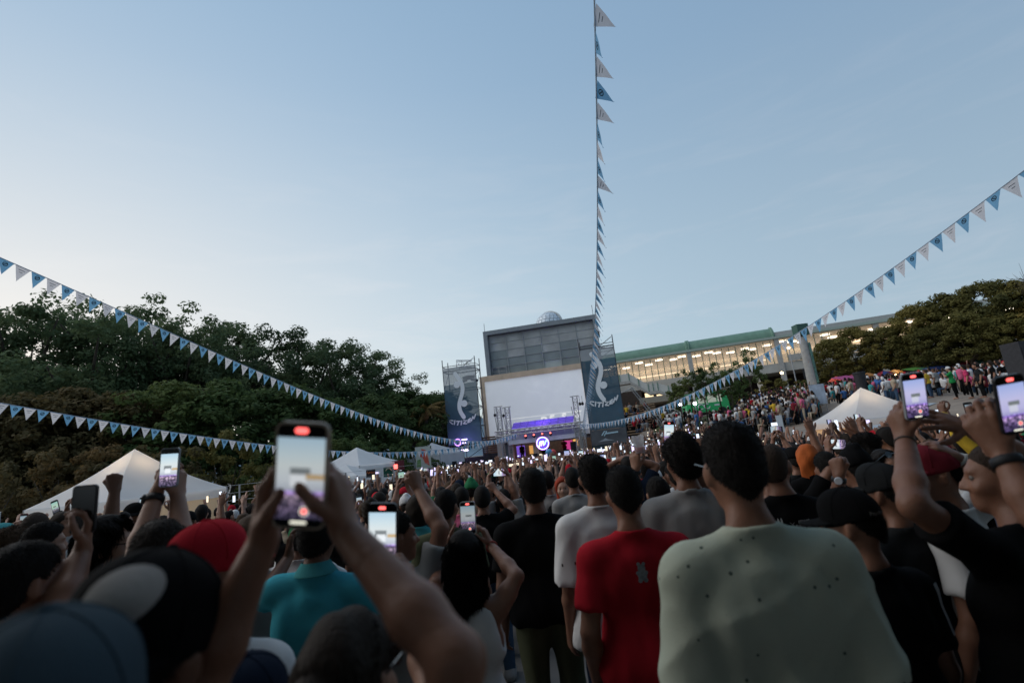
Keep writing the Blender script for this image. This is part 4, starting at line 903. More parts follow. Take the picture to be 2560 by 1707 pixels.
for (px, py, zc, lab, lf_, wd) in ((-40, 1120, 22, 'dark olive bush at far left behind the crowd', LEAF_O, .8), (60, 1090, 25, 'rusty bush left of the large tent', LEAF_O, .85), (185, 1080, 25, 'rusty bush over the left slope of the large tent', LEAF_O, .85), (310, 1075, 26, 'rusty bush behind the peak of the large tent', LEAF_O, .85), (430, 1080, 26, 'brown bush right of the large tent peak', LEAF_O, .85),
    (560, 1052, 28, 'bush with orange tips left of the big raised phone', LEAF_Y, .8), (660, 1075, 30, 'green bush behind the big raised phone', LEAF_M, .9), (770, 1060, 31, 'dark green bush right of the big raised phone', LEAF_M, .9), (860, 1065, 33, 'dark green bush behind the mid left peaked tent', LEAF_M, .95), (945, 1065, 36, 'dark green bush right of the mid left peaked tent', LEAF_M, .95), (1030, 1075, 40, 'dark bush under the palms', LEAF_M, .9), (1085, 1085, 45, 'dark bush at the left tower foot', LEAF_M, .9)):
    tree('bushy', px, py, zc, lab, lf_, GU, wd, 'bush')
GR = 'trees on the right behind the market'
for (px, py, zc, lab, wd) in ((2058, 860, 47, 'olive tree directly right of the concrete pylon', .9), (2125, 826, 46, 'rounded olive tree second from the pylon', .95), (2200, 828, 45, 'greyish olive tree third from the pylon', .95), (2262, 775, 45, 'tall olive tree where the right tree line steps up', .9), (2345, 742, 44, 'tall yellowish olive tree above the raised phone', .95), (2440, 706, 42, 'tallest olive tree of the right hand group', .95), (2530, 712, 40, 'dark olive tree near the right edge', .95), (2610, 720, 38, 'dark olive tree cut by the right edge', .95), (2390, 790, 40, 'olive tree in front of the tall right hand ones', 1.05), (2500, 800, 38, 'dark olive tree above the standing people', 1.0), (2300, 830, 42, 'low olive tree over the market umbrellas', 1.0)):
    tree('dense', px, py - 14, zc + 6, lab, LEAF_Y, GR, wd * 1.12)
GM = 'slender young trees on the lawn'
for (px, py, zc, lab, wd) in ((1712, 920, 47, 'slender tree at the left end of the lawn', 1.15), (1745, 915, 45, 'slender feathery tree second on the lawn', 1.2), (1782, 902, 47, 'slender feathery tree in the middle of the lawn', 1.25), (1815, 925, 45, 'slender tree over the green bus', 1.2), (1858, 870, 48, 'tallest slender tree at the right of the lawn', .95), (1690, 960, 46, 'short slender tree nearest the steps', 1.3), (1840, 950, 47, 'low slender tree right of the green bus', 1.3)):
    tree('thin', px, py, zc, lab, LEAF_M, GM, wd)
for (px, py, zc, lab, wd) in ((1835, 968, 57, 'dark rounded bush behind the green bus', 1.3), (1885, 972, 56, 'dark rounded bush right of the green bus', 1.3), (1925, 938, 55, 'rusty shrub below the short globe lamp', 1.2), (1975, 935, 54, 'rusty shrub left of the pylon foot', 1.3), (2010, 940, 53, 'shrub at the pylon foot', 1.2)):
    tree('bushy', px, py, zc, lab, LEAF_Y if 'rusty' in lab else LEAF_M, 'bushes before the station', wd, 'bush')
# pale stair walls going up to the station
root = empty('stair_wall', at(1890, 1000, 57)); tag(root, 'pale concrete stair wall rising to the station right of the bushes', 'wall')
for (x0, y0, x1, y1, zc, h_, nm_) in ((1862, 1012, 1922, 978, 57, 1.3, 'lower_wall'), (1915, 978, 1890, 930, 60, 1.6, 'upper_wall')):
    p0, p1 = at(x0, y0, zc), at(x1, y1, zc + 2); b = MB(); b.slab([p0, p1, p1 - FZ * h_, p0 - FZ * h_], (0, .3, 0)); P(b, nm_, mat('pale_concrete', (.40, .385, .35)), root)
# bare twiggy tree at the right edge
p = at(2556, 676, 44); g = float(zt(p[0], p[1])); root = empty('bare_tree', (p[0], p[1], g)); tag(root, 'bare twiggy tree rising over the right edge tree tops', 'tree'); H_ = p[2] - g
b = MB(); b.tube([(0, 0, 0), (.1, 0, H_ * .7), (.0, 0, H_ * .85)], [.2, .1, .06], 6); b.build('trunk', M_BARK, root)
b = MB()
for k in range(46):
    a = random.uniform(0, 6.28); s_ = random.uniform(.3, 1.5); z0_ = H_ * random.uniform(.74, .9); b.tube([(0, 0, z0_), (s_ * .5 * math.cos(a), s_ * .5 * math.sin(a), z0_ + s_ * .35), (s_ * math.cos(a), s_ * math.sin(a), z0_ + s_ * random.uniform(.5, 1.1))], [.03, .016, .006], 4)
b.build('twigs', M_BARK, root)['kind'] = 'stuff'
# palms by the left tower
for (px, py, zc, lab) in ((1062, 1008, 50, 'palm with drooping golden fronds left of the banner tower'), (1100, 1005, 52, 'second golden palm touching the left banner tower')):
    p = at(px, py, zc); g = float(zt(p[0], p[1])); root = empty('palm_tree', (p[0], p[1], g)); tag(root, lab, 'palm tree', 'palms beside the left tower'); H_ = p[2] - g - .6
    b = MB(); b.tube([(0, 0, 0), (.08, 0, H_ * .5), (0, 0, H_)], [.22, .17, .15], 8); b.build('trunk', M_BARK, root, True)
    for k in range(17):
        a = 2.4 * k; up_ = .9 - .075 * k; Ln = 2.5; b = MB(); pr = None
        mid = [np.array([math.cos(a) * Ln * s_ * .9, math.sin(a) * Ln * s_ * .9, H_ + up_ * Ln * s_ * .8 - 1.3 * s_ * s_]) for s_ in np.linspace(0, 1, 12)]
        side = np.array([-math.sin(a), math.cos(a), 0])
        for j in range(1, 12):
            for sg in (-1, 1):
                l_ = .62 * math.sin(math.pi * min(1, .12 + j / 12)); d_ = nrm(mid[j] - mid[j - 1])
                t2 = mid[j] + side * sg * l_ * .6 - FZ * l_ * .55 + d_ * l_ * .5; b.add([mid[j - 1], mid[j], t2], [(0, 1, 2)])
        b.tube(mid, .02, 3)
        b.build('frond', mat('palm_frond', (.15, .10, .03), .8, .35, 2, trans=.3), root, fix=False)
    b = MB(); b.lathe((0, 0, H_ - .1), [(.05, -1.1), (.28, -.8), (.3, -.3), (.15, 0)], 8); b.build('skirt', mat('dry_fronds', (.20, .10, .045), .9, .3, 6), root)

# ------------------------------------------------------------------ flag strings
FW = .36
def flag_mat(name, base, kind):
    m = mat(name, base, .8, .06, 6, trans=.48); t = m.node_tree
    c = [n for n in t.nodes if n.type == 'TEX_COORD'][0]; s_ = t.nodes.new('ShaderNodeSeparateXYZ'); t.links.new(c.outputs['Object'], s_.inputs[0])
    def M_(op, a, b_=None):
        n = t.nodes.new('ShaderNodeMath'); n.operation = op
        for i, v in enumerate((a, b_)):
            if v is None: continue
            if isinstance(v, (int, float)): n.inputs[i].default_value = v
            else: t.links.new(v, n.inputs[i])
        return n.outputs[0]
    x, z = s_.outputs[0], s_.outputs[2]
    if kind == 'ring':
        dz = M_('ADD', z, .29 * FW); r2 = M_('ADD', M_('MULTIPLY', x, x), M_('MULTIPLY', dz, dz)); r_ = M_('SQRT', r2)
        out = M_('LESS_THAN', r_, .165 * FW)
        diag = M_('ABSOLUTE', M_('ADD', M_('MULTIPLY', x, .7), M_('MULTIPLY', dz, .9)))
        inn = M_('MULTIPLY', M_('LESS_THAN', r_, .115 * FW), M_('GREATER_THAN', diag, .035 * FW)); mask = M_('SUBTRACT', out, M_('MULTIPLY', inn, .75))
    else:
        ax_ = M_('ABSOLUTE', x)
        l1 = M_('MULTIPLY', M_('LESS_THAN', ax_, .2 * FW), M_('LESS_THAN', M_('ABSOLUTE', M_('ADD', z, .24 * FW)), .018 * FW))
        l2 = M_('MULTIPLY', M_('LESS_THAN', ax_, .11 * FW), M_('LESS_THAN', M_('ABSOLUTE', M_('ADD', z, .40 * FW)), .018 * FW)); mask = M_('ADD', l1, l2)
    pb = t.nodes['Principled BSDF']; src = pb.inputs['Base Color'].links[0].from_socket
    mx = t.nodes.new('ShaderNodeMix'); mx.data_type = 'RGBA'; t.links.new(mask, mx.inputs[0]); t.links.new(src, mx.inputs[6]); mx.inputs[7].default_value = (.02, .04, .06, 1)
    t.links.new(mx.outputs[2], pb.inputs['Base Color'])
    for n in t.nodes:
        if n.type == 'BSDF_TRANSLUCENT': t.links.new(mx.outputs[2], n.inputs[0])
    return m
M_FB = flag_mat('flag_blue', (.19, .42, .64), 'ring'); M_FW_ = flag_mat('flag_white', (.72, .71, .74), 'text')
def flag_mesh(curl):
    v, f = [], []; n = 5
    for j in range(n + 1):
        t_ = j / n; wd = FW * .47 * (1 - t_); y = curl * FW * t_ * t_ * (1 + .3 * math.sin(5 * t_))
        v += [(-wd, y, -1.12 * FW * t_), (wd, y + .04 * FW * math.sin(curl * 9 + t_ * 4) * t_, -1.12 * FW * t_)]
    f = [(2 * j, 2 * j + 1, 2 * j + 3, 2 * j + 2) for j in range(n)]
    return f, v
FM = {}
for c_ in ('b', 'w'):
    FM[c_] = []
    for cu in (-.22, -.08, .1, .25):
        f, v = flag_mesh(cu); me = np_mesh('flag', np.array(v), np.array(f), True); me.materials.append(M_FB if c_ == 'b' else M_FW_); FM[c_].append(me)
def bunting(lab, A, B, pts, deg, blow=0, wind=0, ext=0):
    A = np.array(A); B = np.array(B); d2 = nrm((B - A) * [1, 1, 0]); n2 = np.cross(d2, FZ)
    ss, zz_ = [], []
    for px, py in pts:
        q = on_plane(px, py, A, n2); ss.append((q - A) @ d2); zz_.append(q[2])
    cf = np.polyfit(ss, zz_, deg); s1 = max(ss) + ext; s0 = min(ss)
    S = np.linspace(s0, s1, 400); C3 = A[None] * [1, 1, 0] + d2[None] * S[:, None]; C3[:, 2] = np.polyval(cf, S)
    if ext: 
        k = S > max(ss); z1 = np.polyval(cf, max(ss)); sl = np.polyval(np.polyder(cf), max(ss)); C3[k, 2] = z1 + sl * (S[k] - max(ss))
    arc = np.concatenate([[0], np.cumsum(np.linalg.norm(np.diff(C3, axis=0), axis=1))])
    root = empty('flag_string', C3[0]); tag(root, lab, 'bunting', 'pennant strings meeting at the stage')
    b = MB(); b.tube(C3[::4], .012, 4); P(b, 'cord', mat('cord_white', (.4, .5, .62), .8), root)
    n = int(arc[-1] / FW)
    for k in range(n):
        a_ = (k + .5) * FW; p = np.array([np.interp(a_, arc, C3[:, i]) for i in range(3)]); q = np.array([np.interp(a_ + .1, arc, C3[:, i]) for i in range(3)])
        X = nrm(q - p); dn = -FZ; tilt = blow + random.gauss(0, .10) if not wind else .82 - .50 * min(1, max(0, (k / n - .3) / .6)) + random.gauss(0, .025); sd_ = np.array([wind, .0, 0]) if wind else n2 * (1 if random.random() < .5 else 1)
        h = nrm(dn * math.cos(tilt) + nrm(sd_) * math.sin(tilt)); h = nrm(h - X * (h @ X) * (.55 if not wind else .0) + X * random.gauss(0, .06)); Y = nrm(np.cross(-h, X)); 
        Xo = nrm(np.cross(Y, -h)); Xo = X if wind == 0 else X
        o = link('flag', random.choice(FM['b' if k % 2 else 'w'][0:4] if not wind else FM['b' if k % 2 else 'w'][2:3]), None, root)
        o.matrix_basis = frame_matrix(p - C3[0] - FZ * .0, X, Y, -h)
    return root
SE = at(1293, 1084, 46); SR = at(1449, 1060, 46)
random.seed(5)
bunting('long flag string rising to the right edge of the picture', SR, at(2560, 415, 10.0), [(1449, 1060), (1500, 1059), (1590, 1037), (1680, 1006), (1770, 965), (1874, 907), (1996, 826), (2138, 740), (2285, 637), (2430, 530), (2560, 417)], 3, .1, 0, 2)
bunting('upper flag string coming down from the left edge to the stage', SE, at(0, 642, 13.0), [(1293, 1084), (1217, 1101), (1150, 1101), (1099, 1093), (935, 1046), (776, 981), (622, 920), (468, 850), (309, 782), (159, 714), (0, 642)], 4, .05, 0, 2)
bunting('lower flag string sagging from the left edge to the stage', SE, at(0, 1006, 16.5), [(1293, 1084), (1217, 1103), (1158, 1117), (1060, 1128), (900, 1128), (816, 1126), (692, 1114), (468, 1086), (164, 1037), (0, 1006)], 4, .05, 0, 2)
bunting('vertical flag string passing overhead straight up from the stage', SR, at(1485, 0, 7.4), [(1449, 1057), (1464, 1007), (1478, 914), (1484, 832), (1489, 782), (1492, 642), (1494.5, 494), (1493, 398), (1491.8, 278), (1488, 69), (1485.5, 0)], 4, .62, 1, 3)

# unseen trees added behind the viewpoint to shade the near figures
for k, (x, y, kd, H_) in enumerate(((-6.5, -5.4, 'dense', 14), (.2, -5.2, 'dense', 14.5), (7, -5.4, 'dense', 14), (13.5, -4.4, 'dense', 13), (-13, -4.4, 'dense', 13), (19, -5, 'dense', 12), (-4, -11, 'airy', 17), (3, -11, 'airy', 18), (10, -11, 'airy', 17), (-11, -11, 'airy', 17), (17, -11, 'airy', 17))):
    cr, tk = PROTO[kd][k % 3]; root = empty('tree', (x, y, float(zt(x, y))), k * 1.3); tag(root, '%s unseen shade tree added behind the viewpoint, %s in its row' % ('broad' if kd == 'dense' else 'tall airy', ('first', 'second', 'third', 'fourth', 'fifth', 'sixth', 'seventh', 'eighth', 'ninth', 'tenth', 'last')[k]), 'tree', 'unseen trees added for shade behind the viewpoint'); root.scale = (H_ * 1.3, H_ * 1.3, H_)
    o = link('crown', cr, None, root); o.material_slots[0].link = 'OBJECT'; o.material_slots[0].material = LEAF_M; link('trunk', tk, M_BARK, root)

# ================================================================== people: bodies grown from blended limbs (a distance field turned into one surface)
def A3(*v): return np.array(v, float)
def s_rc(p, a, b, r1, r2):
    ba = b - a; pa = p - a; h = np.clip((pa @ ba) / (ba @ ba + 1e-12), 0, 1)
    return np.sqrt(np.maximum(((pa - h[:, None] * ba) ** 2).sum(1), 0)) - (r1 + (r2 - r1) * h)
def s_el(p, c, r, M=None):
    q = p - c
    if M is not None: q = q @ M          # columns of M = axes
    k0 = np.sqrt(((q / r) ** 2).sum(1)) + 1e-9; k1 = np.sqrt(((q / (r * r)) ** 2).sum(1)) + 1e-9
    return k0 * (k0 - 1) / k1
def smin(a, b, k):
    h = np.maximum(k - np.abs(a - b), 0) / k
    return np.minimum(a, b) - h * h * k * .25
def smax(a, b, k): return -smin(-a, -b, k)
class Field:
    def __init__(s): s.items = []
    def rc(s, a, b, r1, r2, k=.03): s.items.append(('rc', np.asarray(a, float), np.asarray(b, float), r1, r2, k)); return s
    def el(s, c, r, k=.03, M=None, cut=False): s.items.append(('el', np.asarray(c, float), np.asarray(r, float), M, cut, k)); return s
    def plane(s, n, d, k=.01): s.items.append(('pl', nrm(n), d, k)); return s      # keep n.p < d
    def fn(s, f): s.items.append(('fn', f)); return s
    def __call__(s, p):
        d = np.full(len(p), 9.0)
        for it in s.items:
            if it[0] == 'rc': d = smin(d, s_rc(p, it[1], it[2], it[3], it[4]), it[5])
            elif it[0] == 'el':
                e = s_el(p, it[1], it[2], it[3]); d = smax(d, -e, it[5]) if it[4] else smin(d, e, it[5])
            elif it[0] == 'pl': d = smax(d, p @ it[1] - it[2], it[3])
            else: d = it[1](p, d)
        return d
    def bounds(s, pad=.04):
        lo = np.full(3, 9.0); hi = -lo
        for it in s.items:
            if it[0] == 'rc':
                r = max(it[3], it[4])
                for q in (it[1], it[2]): lo = np.minimum(lo, q - r); hi = np.maximum(hi, q + r)
            elif it[0] == 'el' and not it[4]: r = max(it[2]); lo = np.minimum(lo, it[1] - (r if it[3] is not None else it[2])); hi = np.maximum(hi, it[1] + (r if it[3] is not None else it[2]))
        return lo - pad, hi + pad
def surface(fld, res, lo=None, hi=None):
    if lo is None: lo, hi = fld.bounds()
    B = 8; bs = res * B; nb = np.ceil((hi - lo) / bs).astype(int) + 1
    cx = [lo[i] + (np.arange(nb[i]) + .5) * bs for i in range(3)]
    C = np.stack(np.meshgrid(*cx, indexing='ij'), -1).reshape(-1, 3); dc = fld(C)
    keep = np.abs(dc) < bs * 1.25
    F = np.repeat(np.repeat(np.repeat(np.where(dc < 0, -1., 1.).reshape(nb), B, 0), B, 1), B, 2).astype(np.float32)
    if not keep.any(): return np.zeros((0, 3)), np.zeros((0, 4), int)
    ki = np.array(np.unravel_index(np.nonzero(keep)[0], nb)).T
    o = np.stack(np.meshgrid(*[np.arange(B)] * 3, indexing='ij'), -1).reshape(-1, 3)
    idx = (ki[:, None] * B + o[None]).reshape(-1, 3)
    F[idx[:, 0], idx[:, 1], idx[:, 2]] = fld(lo + idx * res)
    S = F < 0
    cnt = sum(S[i:S.shape[0] - 1 + i, j:S.shape[1] - 1 + j, k:S.shape[2] - 1 + k].astype(np.int8) for i in (0, 1) for j in (0, 1) for k in (0, 1))
    act = np.argwhere((cnt > 0) & (cnt < 8)); ids = np.full(cnt.shape, -1, np.int32); ids[act[:, 0], act[:, 1], act[:, 2]] = np.arange(len(act))
    crn = np.array([(i, j, k) for i in (0, 1) for j in (0, 1) for k in (0, 1)])
    val = np.stack([F[act[:, 0] + c[0], act[:, 1] + c[1], act[:, 2] + c[2]] for c in crn], 1)
    acc = np.zeros((len(act), 3)); w = np.zeros(len(act))
    for a in range(8):
        for b in range(a + 1, 8):
            if np.abs(crn[a] - crn[b]).sum() != 1: continue
            va, vb = val[:, a], val[:, b]; m = (va < 0) != (vb < 0); t = np.where(m, va / np.where(m, va - vb, 1), 0)
            acc += np.where(m[:, None], crn[a] + t[:, None] * (crn[b] - crn[a]), 0); w += m
    V = lo + (act + acc / np.maximum(w, 1)[:, None]) * res
    fs = []
    for ax in range(3):
        s0 = np.take(S, range(S.shape[ax] - 1), ax); s1 = np.take(S, range(1, S.shape[ax]), ax)
        e = np.argwhere(s0 != s1); u, v = (ax + 1) % 3, (ax + 2) % 3
        e = e[(e[:, u] > 0) & (e[:, v] > 0) & (e[:, u] < cnt.shape[u]) & (e[:, v] < cnt.shape[v])]
        def cid(du, dv):
            q = e.copy(); q[:, u] -= du; q[:, v] -= dv; return ids[q[:, 0], q[:, 1], q[:, 2]]
        q = np.stack([cid(1, 1), cid(0, 1), cid(0, 0), cid(1, 0)], 1)
        fl = ~S[e[:, 0], e[:, 1], e[:, 2]]; q[fl] = q[fl][:, ::-1]; fs.append(q)
    Fq = np.concatenate(fs); Fq = Fq[(Fq >= 0).all(1)]
    return V, Fq
def relax(V, F, n=1, f=.5):
    for _ in range(n):
        s = np.zeros_like(V); c = np.zeros(len(V))
        for a in range(4):
            for b in (1, 3): np.add.at(s, F[:, a], V[F[:, (a + b) % 4]]); np.add.at(c, F[:, a], 1)
        V = V * (1 - f) + f * s / np.maximum(c, 1)[:, None]
    return V

# ------------------------------------------------------------------ skeleton
def ik(S, W, l1, l2, pole):
    d = W - S; L_ = np.linalg.norm(d)
    if L_ > (l1 + l2) * .995: W = S + d * ((l1 + l2) * .995 / L_); d = W - S; L_ = np.linalg.norm(d)
    a = (l1 * l1 - l2 * l2 + L_ * L_) / (2 * L_); h = math.sqrt(max(l1 * l1 - a * a, 0)); u = d / L_
    pl = np.asarray(pole, float); pl = pl - u * (pl @ u); pl = nrm(pl)
    return S + u * a + pl * h, W
def rotz(v, a): c, s = math.cos(a), math.sin(a); return np.array([c * v[0] - s * v[1], s * v[0] + c * v[1], v[2]])
FINGER = {'open': ((8, 10, 6), 1.2), 'fist': ((80, 95, 55), .25), 'phone': ((30, 48, 30), .5), 'cup': ((28, 45, 30), .7), 'relax': ((22, 28, 18), .6), 'pinch': ((35, 30, 15), .8), 'splay': ((2, 14, 10), 1.7), 'tap': ((14, 30, 20), .9)}
def hand_field(fl, w, d, n, side, kind, s, fat=1.0, finer=None):
    """w wrist, d towards the fingers, n the way the palm faces, side = towards the thumb"""
    d = nrm(d); n = nrm(n - d * (n @ d)); t = np.cross(d, n); t = t * (1 if t @ side > 0 else -1)
    cur, spr = FINGER[kind]
    kn = [w + s * (d * a + t * b) for a, b in ((.086, .031), (.092, .010), (.088, -.011), (.078, -.030))]
    for i, k_ in enumerate(kn):
        fl.rc(w + s * (d * .012 + t * (.016, .006, -.005, -.015)[i]), k_, s * .0165 * fat, s * .0115 * fat, .014 * s)
    fl.rc(w + s * (d * .03 + t * .012 + n * .006), w + s * (d * .075 + t * .0), s * .017, s * .012, .015 * s)
    for i, k_ in enumerate(kn):
        ln = (.074, .082, .076, .060)[i] * s; p = k_; ang = 0; sp_ = (.12, .03, -.05, -.14)[i] * spr
        for j, (fr, c) in enumerate(zip((.46, .30, .24), cur)):
            ang += R(c + (3 * i if kind == 'phone' else 0)); dd = nrm(d * math.cos(ang) + n * math.sin(ang) + t * sp_ * math.cos(ang))
            q = p + dd * ln * fr; fl.rc(p, q, s * (.0095 - .0008 * j) * fat, s * (.0088 - .0008 * j) * fat, .006 * s); p = q
    b0 = w + s * (d * .022 + t * .024)
    if kind == 'fist': pts = (b0, w + s * (d * .06 + t * .045 + n * .02), w + s * (d * .085 + t * .025 + n * .045), w + s * (d * .085 + t * .0 + n * .05))
    elif kind in ('phone', 'cup', 'tap'): pts = (b0, w + s * (d * .052 + t * .050 + n * .022), w + s * (d * .082 + t * .055 + n * .040), w + s * (d * .108 + t * .046 + n * .048))
    elif kind == 'pinch': pts = (b0, w + s * (d * .055 + t * .048 + n * .02), w + s * (d * .085 + t * .045 + n * .045), w + s * (d * .112 + t * .032 + n * .06))
    else: pts = (b0, w + s * (d * .052 + t * .055 + n * .012), w + s * (d * .078 + t * .076 + n * .018), w + s * (d * .102 + t * .086 + n * .02))
    for j in range(3): fl.rc(pts[j], pts[j + 1], s * (.0145, .0115, .0098)[j] * fat, s * (.0115, .0098, .0085)[j] * fat, .008 * s)
def skeleton(H, fem=False, wide=1.0, lean=(0, 0), hyaw=0, hpitch=0, htilt=0, arms=None, yaw=0):
    s = H / 1.75; K = {'s': s, 'fem': fem, 'wide': wide}
    J = lambda x, y, z: A3(x * s, y * s, z * s) + A3(lean[0] * s * max(0, z - .9) / .7, lean[1] * s * max(0, z - .9) / .7, 0)
    sw = (.163 if fem else .188) * wide
    K['J'] = J; K['sh'] = [J(-sw, -.012, 1.374), J(sw, -.012, 1.374)]
    K['neck'] = J(0, -.02, 1.46); K['head'] = J(0, .028, 1.632)
    K['Mh'] = np.array(Matrix.Rotation(hyaw, 3, 'Z') @ Matrix.Rotation(htilt, 3, 'Y') @ Matrix.Rotation(hpitch, 3, 'X'))
    K['elbow'] = [None, None]; K['wrist'] = [None, None]; K['hand'] = [None, None]
    l1, l2 = .292 * s, .258 * s
    for i, sg in ((0, -1), (1, 1)):
        a = (arms or {}).get('LR'[i], {})
        S = K['sh'][i]
        if 'wrist' in a and a.get('abs'): W = np.asarray(a['wrist'], float)
        elif 'wrist' in a: W = J(*a['wrist'])
        else: W = S + s * A3(sg * .055, .06, -.535)
        if 'elbow' in a: E_ = np.asarray(a['elbow'], float); 
        else: E_, W = ik(S, W, l1, l2, a.get('pole', (sg * .5, -.5, -.6) if 'wrist' in a else (sg * .25, -1, -.3)))
        if W[2] > K['sh'][i][2] + .05 * s: # a raised arm lifts its shoulder
            K['sh'][i] = S + A3(-sg * .012, .01, .035) * s
        K['elbow'][i] = E_; K['wrist'][i] = W
        d = a.get('d'); d = nrm(W - E_) if d is None else nrm(d)
        n = a.get('n'); n = A3(-sg * .8, .2, 0) if n is None else np.asarray(n, float)
        K['hand'][i] = (d, n, a.get('side', (0, 1, 0) if 'wrist' not in a else (0, -.6, .1)), a.get('kind', 'relax'), a.get('hs', 1.0))
    return K
def f_torso(f, K, g=0.0, waist=0.0):
    J, s, w = K['J'], K['s'], K['wide']; fm = K['fem']; k = .075 * s
    cw = (.085 if fm else .105) * w
    cq = cw * .85; gq = min(g, .014); f.rc(J(-cq, -.01, 1.350), J(cq, -.01, 1.350), (.072 + gq) * s, (.072 + gq) * s, k)
    f.rc(J(-cw * .85, .005, 1.25), J(cw * .85, .005, 1.25), (.098 + g) * s, (.098 + g) * s, k)
    ww = (.045 if fm else .070) * w + waist
    f.rc(J(-ww, .0, 1.07), J(ww, .0, 1.07), (.088 + g) * s, (.088 + g) * s, k)
    f.rc(J(-.075 * w, -.01, .95), J(.075 * w, -.01, .95), (.108 + g) * s, (.108 + g) * s, k)
    return f
def f_arm(f, K, i, g=0, upto=1.0, k=.035):
    s, w = K['s'], (K['wide'] + 1) / 2 * (.88 if K['fem'] else 1); S, E_, W = K['sh'][i], K['elbow'][i], K['wrist'][i]
    ctr = A3(0, 0, 0) + K['J'](0, 0, 1.40); q = S + (ctr - S) * .35
    f.rc(q, S, (.058 + g) * s, (.052 * w + g) * s, .05 * s)
    m = S + (E_ - S) * .45
    f.rc(S, m, (.052 * w + g) * s, (.049 * w + g) * s, k * s); f.rc(m, E_, (.049 * w + g) * s, (.040 * w + g) * s, k * s)
    if upto > 0:
        m2 = E_ + (W - E_) * .30
        f.rc(E_, m2, (.040 * w + g) * s, (.044 * w + g) * s, .02 * s); f.rc(m2, W, (.044 * w + g) * s, (.027 * w + g) * s, .02 * s)
def f_head(f, K, ear=True):
    s, c, M = K['s'], K['head'], K['Mh']; P_ = lambda x, y, z: c + M @ A3(x, y, z) * s
    J = K['J']; nr = .049 if K['fem'] else .054 * (K['wide'] + 1) / 2
    f.rc(J(0, -.012, 1.40), P_(0, -.018, -.055), (nr - .002) * s, nr * s, .03 * s)
    for sg in (-1, 1): f.rc(J(sg * .028, -.03, 1.485), K['sh'][0 if sg < 0 else 1] + A3(-sg * .05, -.005, -.02) * s, .022 * s, .030 * s, .05 * s)
    f.el(P_(0, -.008, .018), A3(.0755, .0965, .104) * s, .03 * s, M)
    f.el(P_(0, .035, -.050), A3(.056, .058, .072) * s, .035 * s, M)
    f.rc(P_(-.012, .072, -.098), P_(.012, .072, -.098), .020 * s, .020 * s, .03 * s)
    f.rc(P_(0, .088, .012), P_(0, .113, -.030), .010 * s, .0145 * s, .012 * s)
    f.rc(P_(-.014, .098, -.034), P_(.014, .098, -.034), .010 * s, .010 * s, .008 * s)
    f.rc(P_(-.034, .080, .028), P_(.034, .080, .028), .014 * s, .014 * s, .016 * s)
    for sg in (-1, 1):
        f.el(P_(sg * .033, .098, .006), A3(.017, .016, .011) * s, .01 * s, M, True)
        f.el(P_(sg * .046, .062, -.03), A3(.022, .03, .022) * s, .025 * s, M)
        if ear:
            Me = M @ np.array(Matrix.Rotation(sg * -.35, 3, 'Z'))
            f.el(P_(sg * .081, -.008, -.006), A3(.0085, .022, .034) * s, .006 * s, Me); f.el(P_(sg * .077, -.002, -.03), A3(.009, .012, .014) * s, .008 * s, Me)
    f.rc(P_(-.018, .090, -.064), P_(.018, .090, -.064), .0085 * s, .0085 * s, .008 * s); f.rc(P_(-.014, .089, -.078), P_(.014, .089, -.078), .0085 * s, .0085 * s, .008 * s)
def f_legs(f, K, g=0, foot=True):
    J, s, w = K['J'], K['s'], K['wide']
    for sg in (-1, 1):
        f.rc(J(sg * .088 * w, -.01, .93), J(sg * .105, .01, .50), (.088 * w + g) * s, (.056 + g) * s, .04 * s)
        f.rc(J(sg * .105, -.005, .50), J(sg * .112, -.02, .09), (.058 + g) * s, (.038 + g) * s, .03 * s)
        if foot: f.rc(J(sg * .112, -.03, .05), J(sg * .135, .13, .035), .045 * s, .036 * s, .03 * s)
def body_mesh(K, res, hres=None, hands=True, fat=1.0, feet=True):
    """skin: one surface from head to foot, hands with five fingers"""
    s = K['s']; f = Field(); f_torso(f, K, -.012); f_head(f, K)
    for i in (0, 1): f_arm(f, K, i)
    f_legs(f, K, -.006)
    if hands and hres is None:
        for i in (0, 1): d, n, sd_, kd, hs = K['hand'][i]; hand_field(f, K['wrist'][i], d, n, np.asarray(sd_, float), kd, s * hs, fat)
        return surface(f, res)
    V, F = surface(f, res); vs, fs = [V], [F]; nv = len(V)
    for i in (0, 1):
        d, n, sd_, kd, hs = K['hand'][i]; W, E_ = K['wrist'][i], K['elbow'][i]; h = Field(); u = nrm(W - E_)
        w = (K['wide'] + 1) / 2 * (.88 if K['fem'] else 1)
        h.rc(W - u * .09 * s, W, .0345 * w * s, .027 * w * s, .02 * s)
        hand_field(h, W, d, n, np.asarray(sd_, float), kd, s * hs, fat)
        lo, hi = h.bounds(.02); v, q = surface(h, hres, lo, hi)
        vs.append(v); fs.append(q + nv); nv += len(v)
    return np.concatenate(vs), np.concatenate(fs)
def folds(K, amp, seed, freq=1.0):
    rg = np.random.default_rng(seed); s = K['s']
    ws = [(nrm(rg.normal(size=3) * A3(1, .5, .22) + A3(.4, 0, 0)), rg.uniform(18, 52) * freq, rg.uniform(0, 6.28), rg.uniform(.4, 1)) for _ in range(7)]
    def fn(p, d):
        q = p / s + .03 * np.sin(p[:, [1, 2, 0]] * 13 / s + 1.3)
        a = sum(w_ * (1 - np.abs(np.sin((q @ k_) * fr * .5 + ph))) ** 2 for k_, fr, ph, w_ in ws)
        return d - amp * s * (a - 1.4) * .45 * np.clip(1.25 - (p[:, 2] / s - .9) * 1.7, .25, 1.2)
    return fn
